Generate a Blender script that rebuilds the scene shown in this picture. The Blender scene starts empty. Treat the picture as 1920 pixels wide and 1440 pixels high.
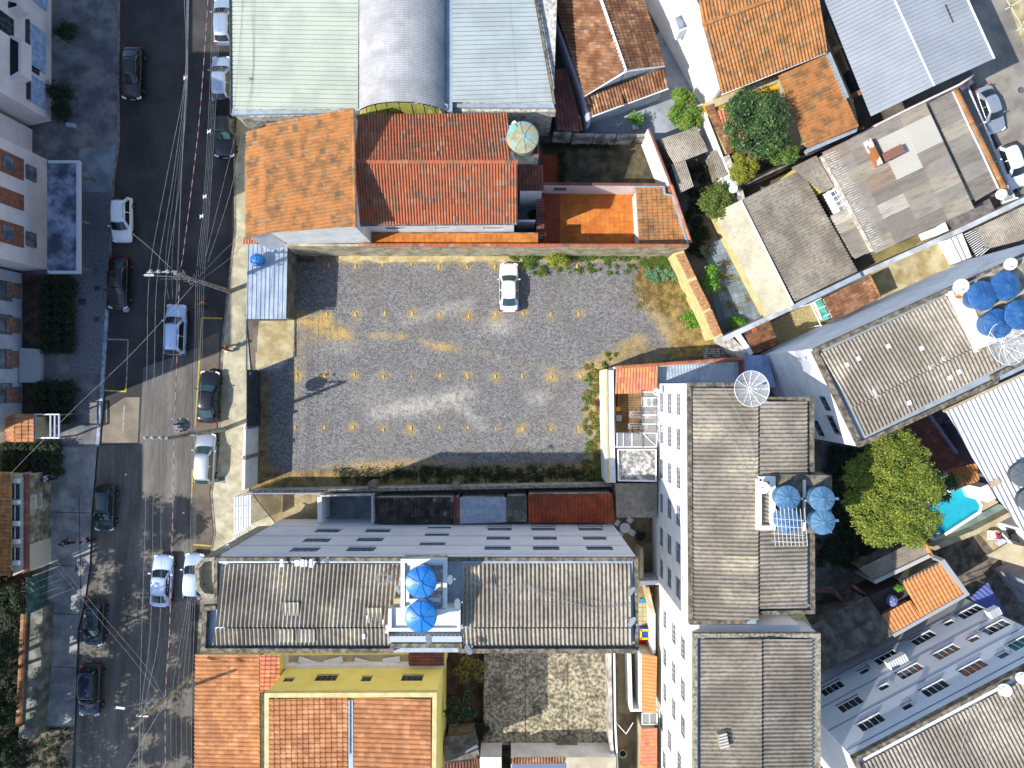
import bpy, math, random
import numpy as np
from mathutils import Vector, Matrix

random.seed(7); RNG = np.random.default_rng(7)
SC = bpy.context.scene
COL = SC.collection
H = 62.0                      # the drone hovers 62 m above the street
F = 1333.3                    # focal length in pixels of the 1920 px wide photograph

# ---------------------------------------------------------------- camera
cam = bpy.data.objects.new('camera', bpy.data.cameras.new('camera'))
COL.objects.link(cam); SC.camera = cam
cam.location = (0, 0, H); cam.rotation_euler = (0, 0, 0)
cam.data.sensor_width = 36.0; cam.data.lens = 36.0 * F / 1920
cam.data.clip_start = 0.5; cam.data.clip_end = 5000

# ---------------------------------------------------------------- sky and sun
SUN_EL, SUN_AZ = 42.3, math.degrees(math.atan2(-0.93, -0.366))
world = bpy.data.worlds.new('World'); SC.world = world; world.use_nodes = True
wn = world.node_tree.nodes; wl = world.node_tree.links; wn.clear()
sky = wn.new('ShaderNodeTexSky'); sky.sky_type = 'NISHITA'; sky.sun_disc = False
sky.sun_elevation = math.radians(SUN_EL); sky.sun_rotation = math.radians(SUN_AZ)
sky.altitude = 60; sky.air_density = 1.0; sky.dust_density = 0.6; sky.ozone_density = 2.5
bg = wn.new('ShaderNodeBackground'); bg.inputs[1].default_value = 0.15
wo = wn.new('ShaderNodeOutputWorld'); wl.new(sky.outputs[0], bg.inputs[0]); wl.new(bg.outputs[0], wo.inputs[0])
sun = bpy.data.objects.new('sun', bpy.data.lights.new('sun', 'SUN')); COL.objects.link(sun)
sun.data.energy = 4.1; sun.data.angle = math.radians(0.5); sun.data.color = (1.0, 0.97, 0.92)
sun.rotation_euler = Vector((10.31, 4.06, -10.1)).to_track_quat('-Z', 'Y').to_euler()
sun.location = (-60, -26, 80)
SC.view_settings.view_transform = 'Standard'; SC.view_settings.look = 'None'
SC.view_settings.exposure = 0.64; SC.view_settings.gamma = 1.0
SC.view_settings.use_curve_mapping = False

# ---------------------------------------------------------------- helpers
def P(px, py, h=0.0):
    "the point of the place, h metres up, that the photograph shows at (px, py)"
    k = (H - h) / F
    return Vector(((px - 960) * k, (720 - py) * k, h))
def P2(px, py, h=0.0):
    p = P(px, py, h); return (p.x, p.y)

def lin(c): c /= 255.0; return c / 12.92 if c <= 0.04045 else ((c + 0.055) / 1.055) ** 2.4
def A(r, g, b, k=1.45):
    "albedo of a thing whose sunlit colour is (r, g, b)"
    return tuple(min(0.86, lin(x) / k) for x in (r, g, b))

MATS = {}
def M(name, c, c2=None, scale=1.5, amt=1.0, rough=0.85, fine=0.12, fscale=12, bump=0.0, bscale=30, tone=0.0,
      pal=None, metal=0.0, stretch=None, stain=None, sscale=0.5, samt=0.5, sharp=(0.4, 0.6), spec=0.3, alpha=1.0, transl=0.0, coat=0.0):
    if name in MATS: return MATS[name]
    m = bpy.data.materials.new(name); m.use_nodes = True; MATS[name] = m
    nt = m.node_tree; N = nt.nodes; Lk = nt.links; N.clear()
    out = N.new('ShaderNodeOutputMaterial'); bs = N.new('ShaderNodeBsdfPrincipled')
    Lk.new(bs.outputs[0], out.inputs[0])
    geo = N.new('ShaderNodeNewGeometry'); pos = geo.outputs['Position']
    if stretch:
        mp = N.new('ShaderNodeMapping'); mp.vector_type = 'TEXTURE'
        mp.inputs['Rotation'].default_value = (0, 0, stretch[0]); mp.inputs['Scale'].default_value = (stretch[1], stretch[2], stretch[2])
        Lk.new(pos, mp.inputs[0]); pos2 = mp.outputs[0]
    else: pos2 = pos
    def noise(sc, det=4, p=pos2, r=0.55):
        n = N.new('ShaderNodeTexNoise'); n.inputs['Scale'].default_value = sc; n.inputs['Detail'].default_value = det
        n.inputs['Roughness'].default_value = r; Lk.new(p, n.inputs['Vector']); return n.outputs['Fac']
    def ramp(fac, a, b):
        r = N.new('ShaderNodeMapRange'); r.inputs[1].default_value = a; r.inputs[2].default_value = b
        Lk.new(fac, r.inputs[0]); return r.outputs[0]
    def mix(fac, a, b, mode='MIX'):
        x = N.new('ShaderNodeMix'); x.data_type = 'RGBA'; x.blend_type = mode
        for s, v in ((x.inputs[0], fac), (x.inputs[6], a), (x.inputs[7], b)):
            if hasattr(v, 'links'): Lk.new(v, s)
            elif isinstance(v, (int, float)): s.default_value = v
            else: s.default_value = (*v[:3], 1)
        return x.outputs[2]
    def math_(op, a, b=0.0):
        x = N.new('ShaderNodeMath'); x.operation = op
        for s, v in ((x.inputs[0], a), (x.inputs[1], b)):
            if hasattr(v, 'links'): Lk.new(v, s)
            else: s.default_value = v
        return x.outputs[0]
    col = c
    if tone or pal:
        at = N.new('ShaderNodeAttribute'); at.attribute_name = 'tone'
        oi = N.new('ShaderNodeObjectInfo')
        tn = math_('FRACT', math_('ADD', at.outputs['Fac'], oi.outputs['Random']))
        if pal:
            cr = N.new('ShaderNodeValToRGB'); cr.color_ramp.interpolation = 'CONSTANT'
            e = cr.color_ramp.elements; e[0].position = 0; e[0].color = (*pal[0][1], 1)
            e[1].position = pal[1][0]; e[1].color = (*pal[1][1], 1)
            for q in pal[2:]:
                k = e.new(q[0]); k.color = (*q[1], 1)
            Lk.new(tn, cr.inputs[0]); col = cr.outputs[0]
        if tone:
            t2 = math_('FRACT', math_('MULTIPLY', tn, 7.31))
            v = math_('ADD', math_('MULTIPLY', t2, 2 * tone), 1 - tone)
            cx = N.new('ShaderNodeCombineXYZ')
            for i in range(3): Lk.new(v, cx.inputs[i])
            col = mix(1.0, col, cx.outputs[0], 'MULTIPLY')
    if c2 is not None:
        f = ramp(noise(scale, 5), sharp[0], sharp[1])
        col = mix(math_('MULTIPLY', f, amt), col, c2)
    if stain is not None:
        f = ramp(noise(sscale, 8, r=0.65), 0.48, 0.62)
        col = mix(math_('MULTIPLY', f, samt), col, stain)
    if fine:
        f = ramp(noise(fscale, 6, r=0.7), 0.25, 0.75)
        v = math_('ADD', math_('MULTIPLY', f, 2 * fine), 1 - fine)
        cx = N.new('ShaderNodeCombineXYZ')
        for i in range(3): Lk.new(v, cx.inputs[i])
        col = mix(1.0, col, cx.outputs[0], 'MULTIPLY')
    if hasattr(col, 'links'): Lk.new(col, bs.inputs['Base Color'])
    else: bs.inputs['Base Color'].default_value = (*col[:3], 1)
    bs.inputs['Roughness'].default_value = rough; bs.inputs['Metallic'].default_value = metal
    bs.inputs['Specular IOR Level'].default_value = spec
    bs.inputs['Coat Weight'].default_value = coat; bs.inputs['Coat Roughness'].default_value = 0.05
    if bump:
        b = N.new('ShaderNodeBump'); b.inputs['Strength'].default_value = 1; b.inputs['Distance'].default_value = bump
        Lk.new(noise(bscale, 6, r=0.7), b.inputs['Height']); Lk.new(b.outputs[0], bs.inputs['Normal'])
    last = bs.outputs[0]
    if transl:
        tr = N.new('ShaderNodeBsdfTranslucent')
        if hasattr(col, 'links'): Lk.new(col, tr.inputs[0])
        else: tr.inputs[0].default_value = (*col[:3], 1)
        mx = N.new('ShaderNodeMixShader'); mx.inputs[0].default_value = transl
        Lk.new(last, mx.inputs[1]); Lk.new(tr.outputs[0], mx.inputs[2]); last = mx.outputs[0]
    if alpha < 1:
        tr = N.new('ShaderNodeBsdfTransparent')
        mx = N.new('ShaderNodeMixShader'); mx.inputs[0].default_value = alpha
        Lk.new(tr.outputs[0], mx.inputs[1]); Lk.new(last, mx.inputs[2]); last = mx.outputs[0]
    Lk.new(last, out.inputs[0])
    return m

WM = {}
def wmat(o): return WM.get(o.name, Matrix.Identity(4)) if o else Matrix.Identity(4)
def link(o, parent=None):
    COL.objects.link(o)
    if parent is not None:
        o.parent = parent; o.matrix_parent_inverse = wmat(parent).inverted()
    return o
def tag(o, label=None, cat=None, group=None, kind=None):
    if label: o['label'] = label
    if cat: o['category'] = cat
    if group: o['group'] = group
    if kind: o['kind'] = kind
    return o
def thing(name, label, cat, loc=(0, 0, 0), rz=0.0, group=None):
    o = bpy.data.objects.new(name, None); COL.objects.link(o)
    o.location = loc; o.rotation_euler = (0, 0, rz); o.empty_display_size = 0.3
    WM[o.name] = Matrix.Translation(Vector(loc)) @ Matrix.Rotation(rz, 4, 'Z')
    return tag(o, label, cat, group)
def thing_at(name, label, cat, pts, group=None):
    "an Empty on the ground under the middle of a list of (px, py, h)"
    w = [P(*q) for q in pts]; c = sum(w, Vector()) / len(w)
    return thing(name, label, cat, (c.x, c.y, 0), 0, group)

class MB:
    def __init__(s): s.v = []; s.f = []; s.m = []; s.t = []
    def add(s, v, f, m=0, tone=None):
        b = len(s.v); s.v += [tuple(x) for x in v]; s.f += [tuple(b + i for i in q) for q in f]; s.m += [m] * len(f)
        s.t += [tone if tone is not None else 0.0] * len(v)
        return s
    def obox(s, c, a, b, d, m=0, tone=None):
        c, a, b, d = Vector(c), Vector(a), Vector(b), Vector(d)
        if a.cross(b).dot(d) < 0: a = -a
        v = [c + i * a + j * b + k * d for k in (-1, 1) for j in (-1, 1) for i in (-1, 1)]
        return s.add(v, [(0, 2, 3, 1), (4, 5, 7, 6), (0, 1, 5, 4), (2, 6, 7, 3), (0, 4, 6, 2), (1, 3, 7, 5)], m, tone)
    def box(s, x0, x1, y0, y1, z0, z1, m=0, tone=None):
        return s.obox(((x0 + x1) / 2, (y0 + y1) / 2, (z0 + z1) / 2), ((x1 - x0) / 2, 0, 0), (0, (y1 - y0) / 2, 0), (0, 0, (z1 - z0) / 2), m, tone)
    def bar(s, a, b, w=0.03, h=None, m=0, up=(0, 0, 1)):
        a, b = Vector(a), Vector(b); d = b - a
        if d.length < 1e-6: return s
        u = Vector(up)
        if abs(d.normalized().dot(u)) > 0.98: u = Vector((1, 0, 0))
        sd = d.cross(u).normalized(); up2 = sd.cross(d).normalized()
        return s.obox((a + b) / 2, d / 2, sd * w / 2, up2 * (h or w) / 2, m)
    def prism(s, pts, z0, z1, m=0):
        n = len(pts); ar = sum(pts[i][0] * pts[(i + 1) % n][1] - pts[(i + 1) % n][0] * pts[i][1] for i in range(n))
        if ar < 0: pts = list(pts)[::-1]
        zt = z1 if hasattr(z1, '__len__') else [z1] * n
        v = [(p[0], p[1], z0) for p in pts] + [(p[0], p[1], zt[i]) for i, p in enumerate(pts)]
        return s.add(v, [tuple(range(n - 1, -1, -1)), tuple(range(n, 2 * n))] + [(i, (i + 1) % n, n + (i + 1) % n, n + i) for i in range(n)], m)
    def tube(s, path, r, n=6, r2=None, m=0, cap=True):
        path = [Vector(p) for p in path]; L = len(path); rings = []
        ref = None
        for i, p in enumerate(path):
            d = (path[min(i + 1, L - 1)] - path[max(i - 1, 0)]).normalized()
            u = Vector((0, 0, 1)) if abs(d.z) < 0.9 else Vector((1, 0, 0))
            if ref is not None:
                u = ref - d * ref.dot(d)
                if u.length < 1e-4: u = Vector((1, 0, 0))
            a = d.cross(u).normalized(); b = a.cross(d).normalized(); ref = b
            rr = r if r2 is None else r + (r2 - r) * i / max(1, L - 1)
            rings.append([p + (a * math.cos(t) + b * math.sin(t)) * rr for t in (2 * math.pi * k / n for k in range(n))])
        v = [q for g in rings for q in g]; f = []
        for i in range(L - 1):
            for k in range(n): f.append((i * n + k, i * n + (k + 1) % n, (i + 1) * n + (k + 1) % n, (i + 1) * n + k))
        if cap: f += [tuple(range(n - 1, -1, -1)), tuple((L - 1) * n + k for k in range(n))]
        return s.add(v, f, m)
    def lathe(s, prof, c=(0, 0, 0), n=20, m=0, axis=None):
        c = Vector(c); q = Vector((0, 0, 1)).rotation_difference(Vector(axis).normalized()) if axis is not None else None
        v = []
        for r, z in prof:
            for k in range(n):
                t = 2 * math.pi * k / n; p = Vector((r * math.cos(t), r * math.sin(t), z))
                v.append(c + (q @ p if q else p))
        f = [(i * n + k, i * n + (k + 1) % n, (i + 1) * n + (k + 1) % n, (i + 1) * n + k) for i in range(len(prof) - 1) for k in range(n)]
        f.append(tuple((len(prof) - 1) * n + k for k in range(n)))
        f.append(tuple(range(n - 1, -1, -1)))
        return s.add(v, f, m)
    def build(s, name, mat, parent=None, smooth=False, tones=False):
        me = bpy.data.meshes.new(name); me.from_pydata(s.v, [], s.f)
        for x in (mat if isinstance(mat, (list, tuple)) else [mat]): me.materials.append(x)
        if any(s.m): me.polygons.foreach_set('material_index', s.m)
        if smooth: me.polygons.foreach_set('use_smooth', [True] * len(s.f))
        if tones:
            a = me.attributes.new('tone', 'FLOAT', 'POINT'); a.data.foreach_set('value', s.t)
        me.update()
        return link(bpy.data.objects.new(name, me), parent)

def sheet(name, mat, pts, z=0.01, parent=None, kind='structure', world=False):
    "a flat sheet at height z; pts are pixels of the photograph at that height"
    w = [(p[0], p[1]) if world else P2(p[0], p[1], z) for p in pts]
    n = len(w); ar = sum(w[i][0] * w[(i + 1) % n][1] - w[(i + 1) % n][0] * w[i][1] for i in range(n))
    if ar < 0: w = w[::-1]
    mb = MB(); mb.add([(x, y, z) for x, y in w], [tuple(range(n))])
    o = mb.build(name, mat, parent)
    if kind and parent is None: o['kind'] = kind
    return o

def offset_poly(w, d):
    "inset (d > 0) a CCW polygon of 2-D points"
    n = len(w); out = []
    for i in range(n):
        p0, p1, p2 = Vector(w[i - 1][:2]), Vector(w[i][:2]), Vector(w[(i + 1) % n][:2])
        a = (p1 - p0).normalized(); b = (p2 - p1).normalized()
        na, nb = Vector((-a.y, a.x)), Vector((-b.y, b.x))
        k = na + nb; den = 1 + na.dot(nb)
        out.append(p1 + k * (d / max(0.3, den)))
    return out
def ccw3(pts):
    w = [P(*p) if not isinstance(p, Vector) else p for p in pts]; n = len(w)
    ar = sum(w[i].x * w[(i + 1) % n].y - w[(i + 1) % n].x * w[i].y for i in range(n))
    return w[::-1] if ar < 0 else w

def window(parent, O, t, n, w, h, frame, glass, mull=2, sill=None, grille=None, depth=0.12, hor=False):
    "O: lower left corner on the wall face, t along the wall, n outward"
    z = Vector((0, 0, 1)); b = 0.05
    mb = MB(); q = O - n * (depth * 0.5)
    for a0, a1 in ((0, b), (w - b, w)): mb.obox(q + t * (a0 + a1) / 2 + z * h / 2, t * b / 2, n * 0.025, z * h / 2)
    for a0, a1 in ((0, b), (h - b, h)): mb.obox(q + t * w / 2 + z * (a0 + a1) / 2, t * (w / 2 - b), n * 0.025, z * b / 2)
    for k in range(1, mull): mb.obox(q + t * (w * k / mull) + z * h / 2, t * 0.022, n * 0.02, z * (h / 2 - b))
    if hor: mb.obox(q + t * w / 2 + z * h * 0.62, t * (w / 2 - b), n * 0.018, z * 0.02)
    fr = mb.build('window', frame, parent)
    pn = MB().obox(q - n * 0.012 + t * w / 2 + z * h / 2, t * (w / 2 - b * 0.6), n * 0.004, z * (h / 2 - b * 0.6)).build('pane', glass, fr)
    if sill: MB().obox(O + t * w / 2 - z * 0.045 + n * 0.02, t * (w / 2 + 0.04), n * 0.05, z * 0.03).build('sill', sill, fr)
    if grille:
        g = MB(); m = max(3, int(w / 0.16)); gd = 0.28
        for k in range(m + 1): g.bar(O + t * (w * k / m) + n * gd - z * 0.05, O + t * (w * k / m) + n * gd + z * h * 0.75, 0.025)
        for zz in (-0.05, h * 0.75): g.bar(O + n * gd + z * zz, O + t * w + n * gd + z * zz, 0.03)
        for a0 in (0, w):
            for zz in (-0.05, h * 0.75): g.bar(O + t * a0 + z * zz, O + t * a0 + n * gd + z * zz, 0.03)
        g.build('window_grille', grille, fr)
    return fr

def walls(parent, top, mat, zb=0.0, inset=0.0, wins=(), name='wall', capmat=None, frame=None, glass=None, sill=None, grille=None, off=0.0):
    "a block whose top follows top [(px, py, h)], walls down to zb; wins (px, py, w, h[, opts]) are cut where that ray meets a wall"
    w = ccw3(top); n = len(w)
    xy = offset_poly(w, inset) if inset else [Vector((p.x, p.y)) for p in w]
    # heights follow the plane of the top
    if inset and n >= 3:
        a, b, c = w[0], w[1], w[2]; nn = (b - a).cross(c - a)
        if abs(nn.z) > 1e-6: hs = [a.z - (nn.x * (q.x - a.x) + nn.y * (q.y - a.y)) / nn.z for q in xy]
        else: hs = [p.z for p in w]
        if n > 3: hs = [p.z for p in w] if max(abs(hs[i] - w[i].z) for i in range(n)) > 0.6 else hs
    else: hs = [p.z for p in w]
    hs = [x - off for x in hs]
    E = {i: [] for i in range(n)}
    for win in wins:
        px, py, ww, wh = win[:4]; opt = win[4] if len(win) > 4 else {}
        d = Vector(((px - 960) / F, (720 - py) / F)); best = None
        for i in range(n):
            a, b = xy[i], xy[(i + 1) % n]; t = (b - a); L = t.length; t = t / L; nr = Vector((t.y, -t.x))
            den = d.dot(nr)
            if abs(den) < 1e-5: continue
            k = a.dot(nr) / den; z = H - k
            if k <= 0: continue
            hit = d * k; s = (hit - a).dot(t)
            if nr.dot(-hit) < 0: continue
            if s < ww / 2 or s > L - ww / 2 or z < zb + wh / 2 or z > min(hs[i], hs[(i + 1) % n]) - wh / 2: continue
            if best is None or z > best[2]: best = (i, s, z)
        if best: E[best[0]].append((best[1], best[2], ww, wh, opt))
    mb = MB()
    mb.add([(xy[i].x, xy[i].y, hs[i]) for i in range(n)], [tuple(range(n))], 1 if capmat else 0)
    mb.add([(xy[i].x, xy[i].y, zb) for i in range(n)], [tuple(range(n - 1, -1, -1))], 0)
    for i in range(n):
        a, b = xy[i], xy[(i + 1) % n]; ha, hb = hs[i], hs[(i + 1) % n]
        if not E[i]:
            mb.add([(a.x, a.y, zb), (b.x, b.y, zb), (b.x, b.y, hb), (a.x, a.y, ha)], [(0, 1, 2, 3)]); continue
        t = b - a; L = t.length; t = (t / L).to_3d(); nr = Vector((t.y, -t.x, 0)); A0 = a.to_3d()
        zt = min(ha, hb); rects = [(s - ww / 2, s + ww / 2, z - wh / 2, z + wh / 2) for s, z, ww, wh, o in E[i]]
        xs = sorted({0.0, L, *[round(r[0], 4) for r in rects], *[round(r[1], 4) for r in rects]})
        zs = sorted({zb, zt, *[round(r[2], 4) for r in rects], *[round(r[3], 4) for r in rects]})
        pt = lambda s, z, dd=0.0: tuple(A0 + t * s + Vector((0, 0, z)) - nr * dd)
        for xi in range(len(xs) - 1):
            for zi in range(len(zs) - 1):
                cx, cz = (xs[xi] + xs[xi + 1]) / 2, (zs[zi] + zs[zi + 1]) / 2
                if any(r[0] < cx < r[1] and r[2] < cz < r[3] for r in rects): continue
                mb.add([pt(xs[xi], zs[zi]), pt(xs[xi + 1], zs[zi]), pt(xs[xi + 1], zs[zi + 1]), pt(xs[xi], zs[zi + 1])], [(0, 1, 2, 3)])
        if max(ha, hb) > zt + 1e-3: mb.add([pt(0, zt), pt(L, zt), pt(L, hb), pt(0, ha)], [(0, 1, 2, 3)])
        for r in rects:
            D = 0.13
            for p, q in (((r[0], r[2]), (r[1], r[2])), ((r[1], r[2]), (r[1], r[3])), ((r[1], r[3]), (r[0], r[3])), ((r[0], r[3]), (r[0], r[2]))):
                mb.add([pt(*p), pt(*q), pt(*q, D), pt(*p, D)], [(0, 1, 2, 3)])
            mb.add([pt(r[0], r[2], D), pt(r[1], r[2], D), pt(r[1], r[3], D), pt(r[0], r[3], D)], [(0, 1, 2, 3)])
        for s, z, ww, wh, o in E[i]:
            window(parent, A0 + t * (s - ww / 2) + Vector((0, 0, z - wh / 2)), t, nr, ww, wh, o.get('frame', frame), o.get('glass', glass),
                   o.get('mull', 3), o.get('sill', sill), o.get('grille'), hor=o.get('hor', False))
    return mb.build(name, [mat, capmat] if capmat else mat, parent)

# ---- laying sheets, tiles and slabs on a plane
def clip_face(f, edges):
    for (a, b, c) in edges:
        out = []; n = len(f)
        for i in range(n):
            p, q = f[i], f[(i + 1) % n]; dp, dq = a * p[0] + b * p[1] + c, a * q[0] + b * q[1] + c
            if dp >= 0: out.append(p)
            if (dp > 0) != (dq > 0) and abs(dp - dq) > 1e-9 and dp != 0:
                t = dp / (dp - dq); out.append(tuple(p[k] + t * (q[k] - p[k]) for k in range(3)))
        f = out
        if len(f) < 3: return None
    return f
def lay(parent, name, poly, rib, W, L, piece, mat, single=True, zoff=0.02, jit=0.004, stuff_name=None, maxn=300, stag=0.0, skip=0.0, gap=0.0, smooth=False, shift=(0, 0)):
    "cover the convex polygon [(px, py, h)] with pieces W x L, long side along the edge rib=(i, j)"
    w = [P(*p) if not isinstance(p, Vector) else p for p in poly]
    a, b = w[rib[0]], w[rib[1]]
    nn = Vector()
    for i in range(len(w)):
        nn += w[i].cross(w[(i + 1) % len(w)])
    nn.normalize()
    if nn.z < 0: nn = -nn
    v = (b - a).normalized()
    if v.z > 0: v = -v; a = b                        # v runs down the slope
    nn = (nn - v * nn.dot(v)).normalized(); u = v.cross(nn).normalized()
    Fm = Matrix((( u.x, v.x, nn.x, a.x), (u.y, v.y, nn.y, a.y), (u.z, v.z, nn.z, a.z), (0, 0, 0, 1)))
    Fi = Fm.inverted(); pl = [Fi @ p for p in w]; pl = [(p.x, p.y) for p in pl]; n = len(pl)
    ar = sum(pl[i][0] * pl[(i + 1) % n][1] - pl[(i + 1) % n][0] * pl[i][1] for i in range(n))
    if ar < 0: pl = pl[::-1]
    edges = []
    for i in range(n):
        (x0, y0), (x1, y1) = pl[i], pl[(i + 1) % n]
        l = math.hypot(x1 - x0, y1 - y0); edges.append((-(y1 - y0) / l, (x1 - x0) / l, ((y1 - y0) * x0 - (x1 - x0) * y0) / l))
    u0, u1 = min(p[0] for p in pl), max(p[0] for p in pl); v0, v1 = min(p[1] for p in pl), max(p[1] for p in pl)
    nu, nv = max(1, math.ceil((u1 - u0) / W - 0.05)), max(1, math.ceil((v1 - v0) / L - 0.05))
    cells = [(i, j) for j in range(nv + (1 if shift[1] else 0)) for i in range(-(1 if stag else 0), nu + (1 if shift[0] else 0))]
    shared = None; rest = MB(); cnt = 0; made = []
    for (i, j) in cells:
        if skip and random.random() < skip: continue
        cu = u0 + i * W + (stag * W if j % 2 else 0) - shift[0]; cv = v0 + j * L - shift[1]
        x0, x1, y0, y1 = cu, cu + W, cv, cv + L
        ds = [[e[0] * x + e[1] * y + e[2] for e in edges] for x, y in ((x0, y0), (x1, y0), (x1, y1), (x0, y1))]
        if any(all(d[k] < 0.01 for d in ds) for k in range(n)): continue
        inside = all(min(d) > -0.02 for d in ds)
        dz = zoff + random.uniform(-jit, jit)
        if inside and single and cnt < maxn:
            if shared is None:
                mb = MB(); mb.add(piece[0], piece[1]); me_o = mb.build(name, mat, parent, smooth); shared = me_o.data; o = me_o
            else: o = link(bpy.data.objects.new(name, shared), parent)
            o.matrix_basis = Fm @ Matrix.Translation((cu, cv, dz)); cnt += 1; made.append(o)
        else:
            vv = [(p[0] + cu, p[1] + cv, p[2] + dz) for p in piece[0]]
            tv, tf = [], []
            if inside: tv, tf = vv, piece[1]
            else:
                for f in piece[1]:
                    g = clip_face([vv[k] for k in f], edges)
                    if g: tf.append(tuple(range(len(tv), len(tv) + len(g)))); tv += g
            if not tf: continue
            if single and cnt < maxn:
                mb = MB(); mb.add([Fm @ Vector(q) for q in tv], tf); made.append(mb.build(name, mat, parent, smooth)); cnt += 1
            else: rest.add([Fm @ Vector(q) for q in tv], tf, 0, random.random())
    if rest.f:
        o = rest.build(stuff_name or name + 's', mat, parent, smooth, tones=True); o['kind'] = 'stuff'
        made.append(o)
    return made

def wave_piece(W, L, pitch, amp, prof='wave', lip=0.018, over=0.06):
    n = max(1, round(W / pitch)); p = W / n; cols = []
    if prof == 'wave': q = [(k / 6, amp * math.cos(2 * math.pi * k / 6)) for k in range(6)]
    elif prof == 'groove': q = [(0, amp * .6), (0.28, amp), (0.52, amp * .6), (0.64, -amp), (0.84, -amp)]
    elif prof == 'trap': q = [(0, amp), (0.12, amp), (0.2, -amp * .6), (0.92, -amp * .6)]
    elif prof == 'slot': q = [(0, 0), (.03, .012), (.84, 0), (.87, -amp), (.96, -amp)]
    elif prof == 'flat': q = [(0, 0)]
    for i in range(n):
        for (s, z) in q: cols.append(((i + s) * p, z))
    cols.append((W, q[0][1])); c = len(cols)
    v = [(x, 0, z) for x, z in cols] + [(x, L + over, z + lip) for x, z in cols] + [(x, L + over, z + lip - 0.022) for x, z in cols]
    f = [(i, i + 1, c + i + 1, c + i) for i in range(c - 1)] + [(c + i, c + i + 1, 2 * c + i + 1, 2 * c + i) for i in range(c - 1)]
    return v, f
def tile_piece(W, L, amp=0.07, lip=0.045):
    cols = [(0, 0), (0.2, 0), (0.34, .72), (0.56, 1), (0.8, .72), (0.97, 0.05)]; cols = [(x * W, z * amp) for x, z in cols]
    cols.append((W, 0)); c = len(cols)
    v = [(x, -0.03, z) for x, z in cols] + [(x, L, z + lip) for x, z in cols] + [(x, L, z * 0.35) for x, z in cols]
    f = [(i, i + 1, c + i + 1, c + i) for i in range(c - 1)] + [(c + i, c + i + 1, 2 * c + i + 1, 2 * c + i) for i in range(c - 1)]
    return v, f
def slab_piece(W, L, t=0.02, g=0.012):
    x0, x1, y0, y1 = g, W - g, g, L - g; b = 0.008
    v = [(x0, y0, 0), (x1, y0, 0), (x1, y1, 0), (x0, y1, 0), (x0 + b, y0 + b, t), (x1 - b, y0 + b, t), (x1 - b, y1 - b, t), (x0 + b, y1 - b, t)]
    return v, [(4, 5, 6, 7), (0, 1, 5, 4), (1, 2, 6, 5), (2, 3, 7, 6), (3, 0, 4, 7)]

def sheets(parent, poly, rib, mat, W=1.1, L=2.4, pitch=0.28, amp=0.05, prof='wave', single=True, name='roof_sheet', **k):
    n = max(1, round(W / pitch)); W = n * pitch
    return lay(parent, name, poly, rib, W, L, wave_piece(W, L, pitch, amp, prof), mat, single, zoff=k.pop('zoff', amp + 0.03), **k)
def tiles(parent, poly, rib, mat, W=0.26, L=0.42, single=False, name='roof_tile', amp=0.095, **k):
    return lay(parent, name, poly, rib, W, L, tile_piece(W, L, amp), mat, single, zoff=k.pop('zoff', 0.03), jit=k.pop('jit', 0.008), **k)
def ridge(parent, a, b, mat, r=0.12, L=0.42, name='ridge_tile', n=5):
    "a row of half-round caps from a to b"
    a = P(*a) if not isinstance(a, Vector) else a; b = P(*b) if not isinstance(b, Vector) else b
    d = b - a; N_ = max(1, int(d.length / L)); t = d.normalized(); s = t.cross(Vector((0, 0, 1))).normalized(); up = s.cross(t)
    l = d.length / N_; shared = None
    Fm = Matrix(((s.x, t.x, up.x, 0), (s.y, t.y, up.y, 0), (s.z, t.z, up.z, 0), (0, 0, 0, 1)))
    v = []; f = []
    for k, (y, rr) in enumerate(((0, r * .92), (l + .03, r * 1.08))):
        for q in range(n + 1):
            an = math.pi * q / n; v.append((rr * math.cos(an), y, rr * math.sin(an) * .8))
    f = [(q, q + 1, n + 2 + q, n + 1 + q) for q in range(n)] + [tuple(range(n + 1, 2 * n + 2))]
    for i in range(N_):
        if shared is None:
            mb = MB(); mb.add(v, f); o = mb.build(name, mat, parent); shared = o.data
        else: o = link(bpy.data.objects.new(name, shared), parent)
        o.matrix_basis = Matrix.Translation(a + t * (l * i) + Vector((0, 0, random.uniform(-.004, .004)))) @ Fm
def strip(name, mat, parent, a, b, w, z0, z1, label=None):
    "a straight wall/kerb/flashing of width w between two (px, py, h) points, h taken at its top z1"
    a = P(a[0], a[1], z1); b = P(b[0], b[1], z1); t = (b - a).normalized(); s = Vector((-t.y, t.x, 0)) * w / 2
    o = MB().prism([(a + s)[:2], (b + s)[:2], (b - s)[:2], (a - s)[:2]], z0, z1).build(name, mat, parent)
    return o
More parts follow.
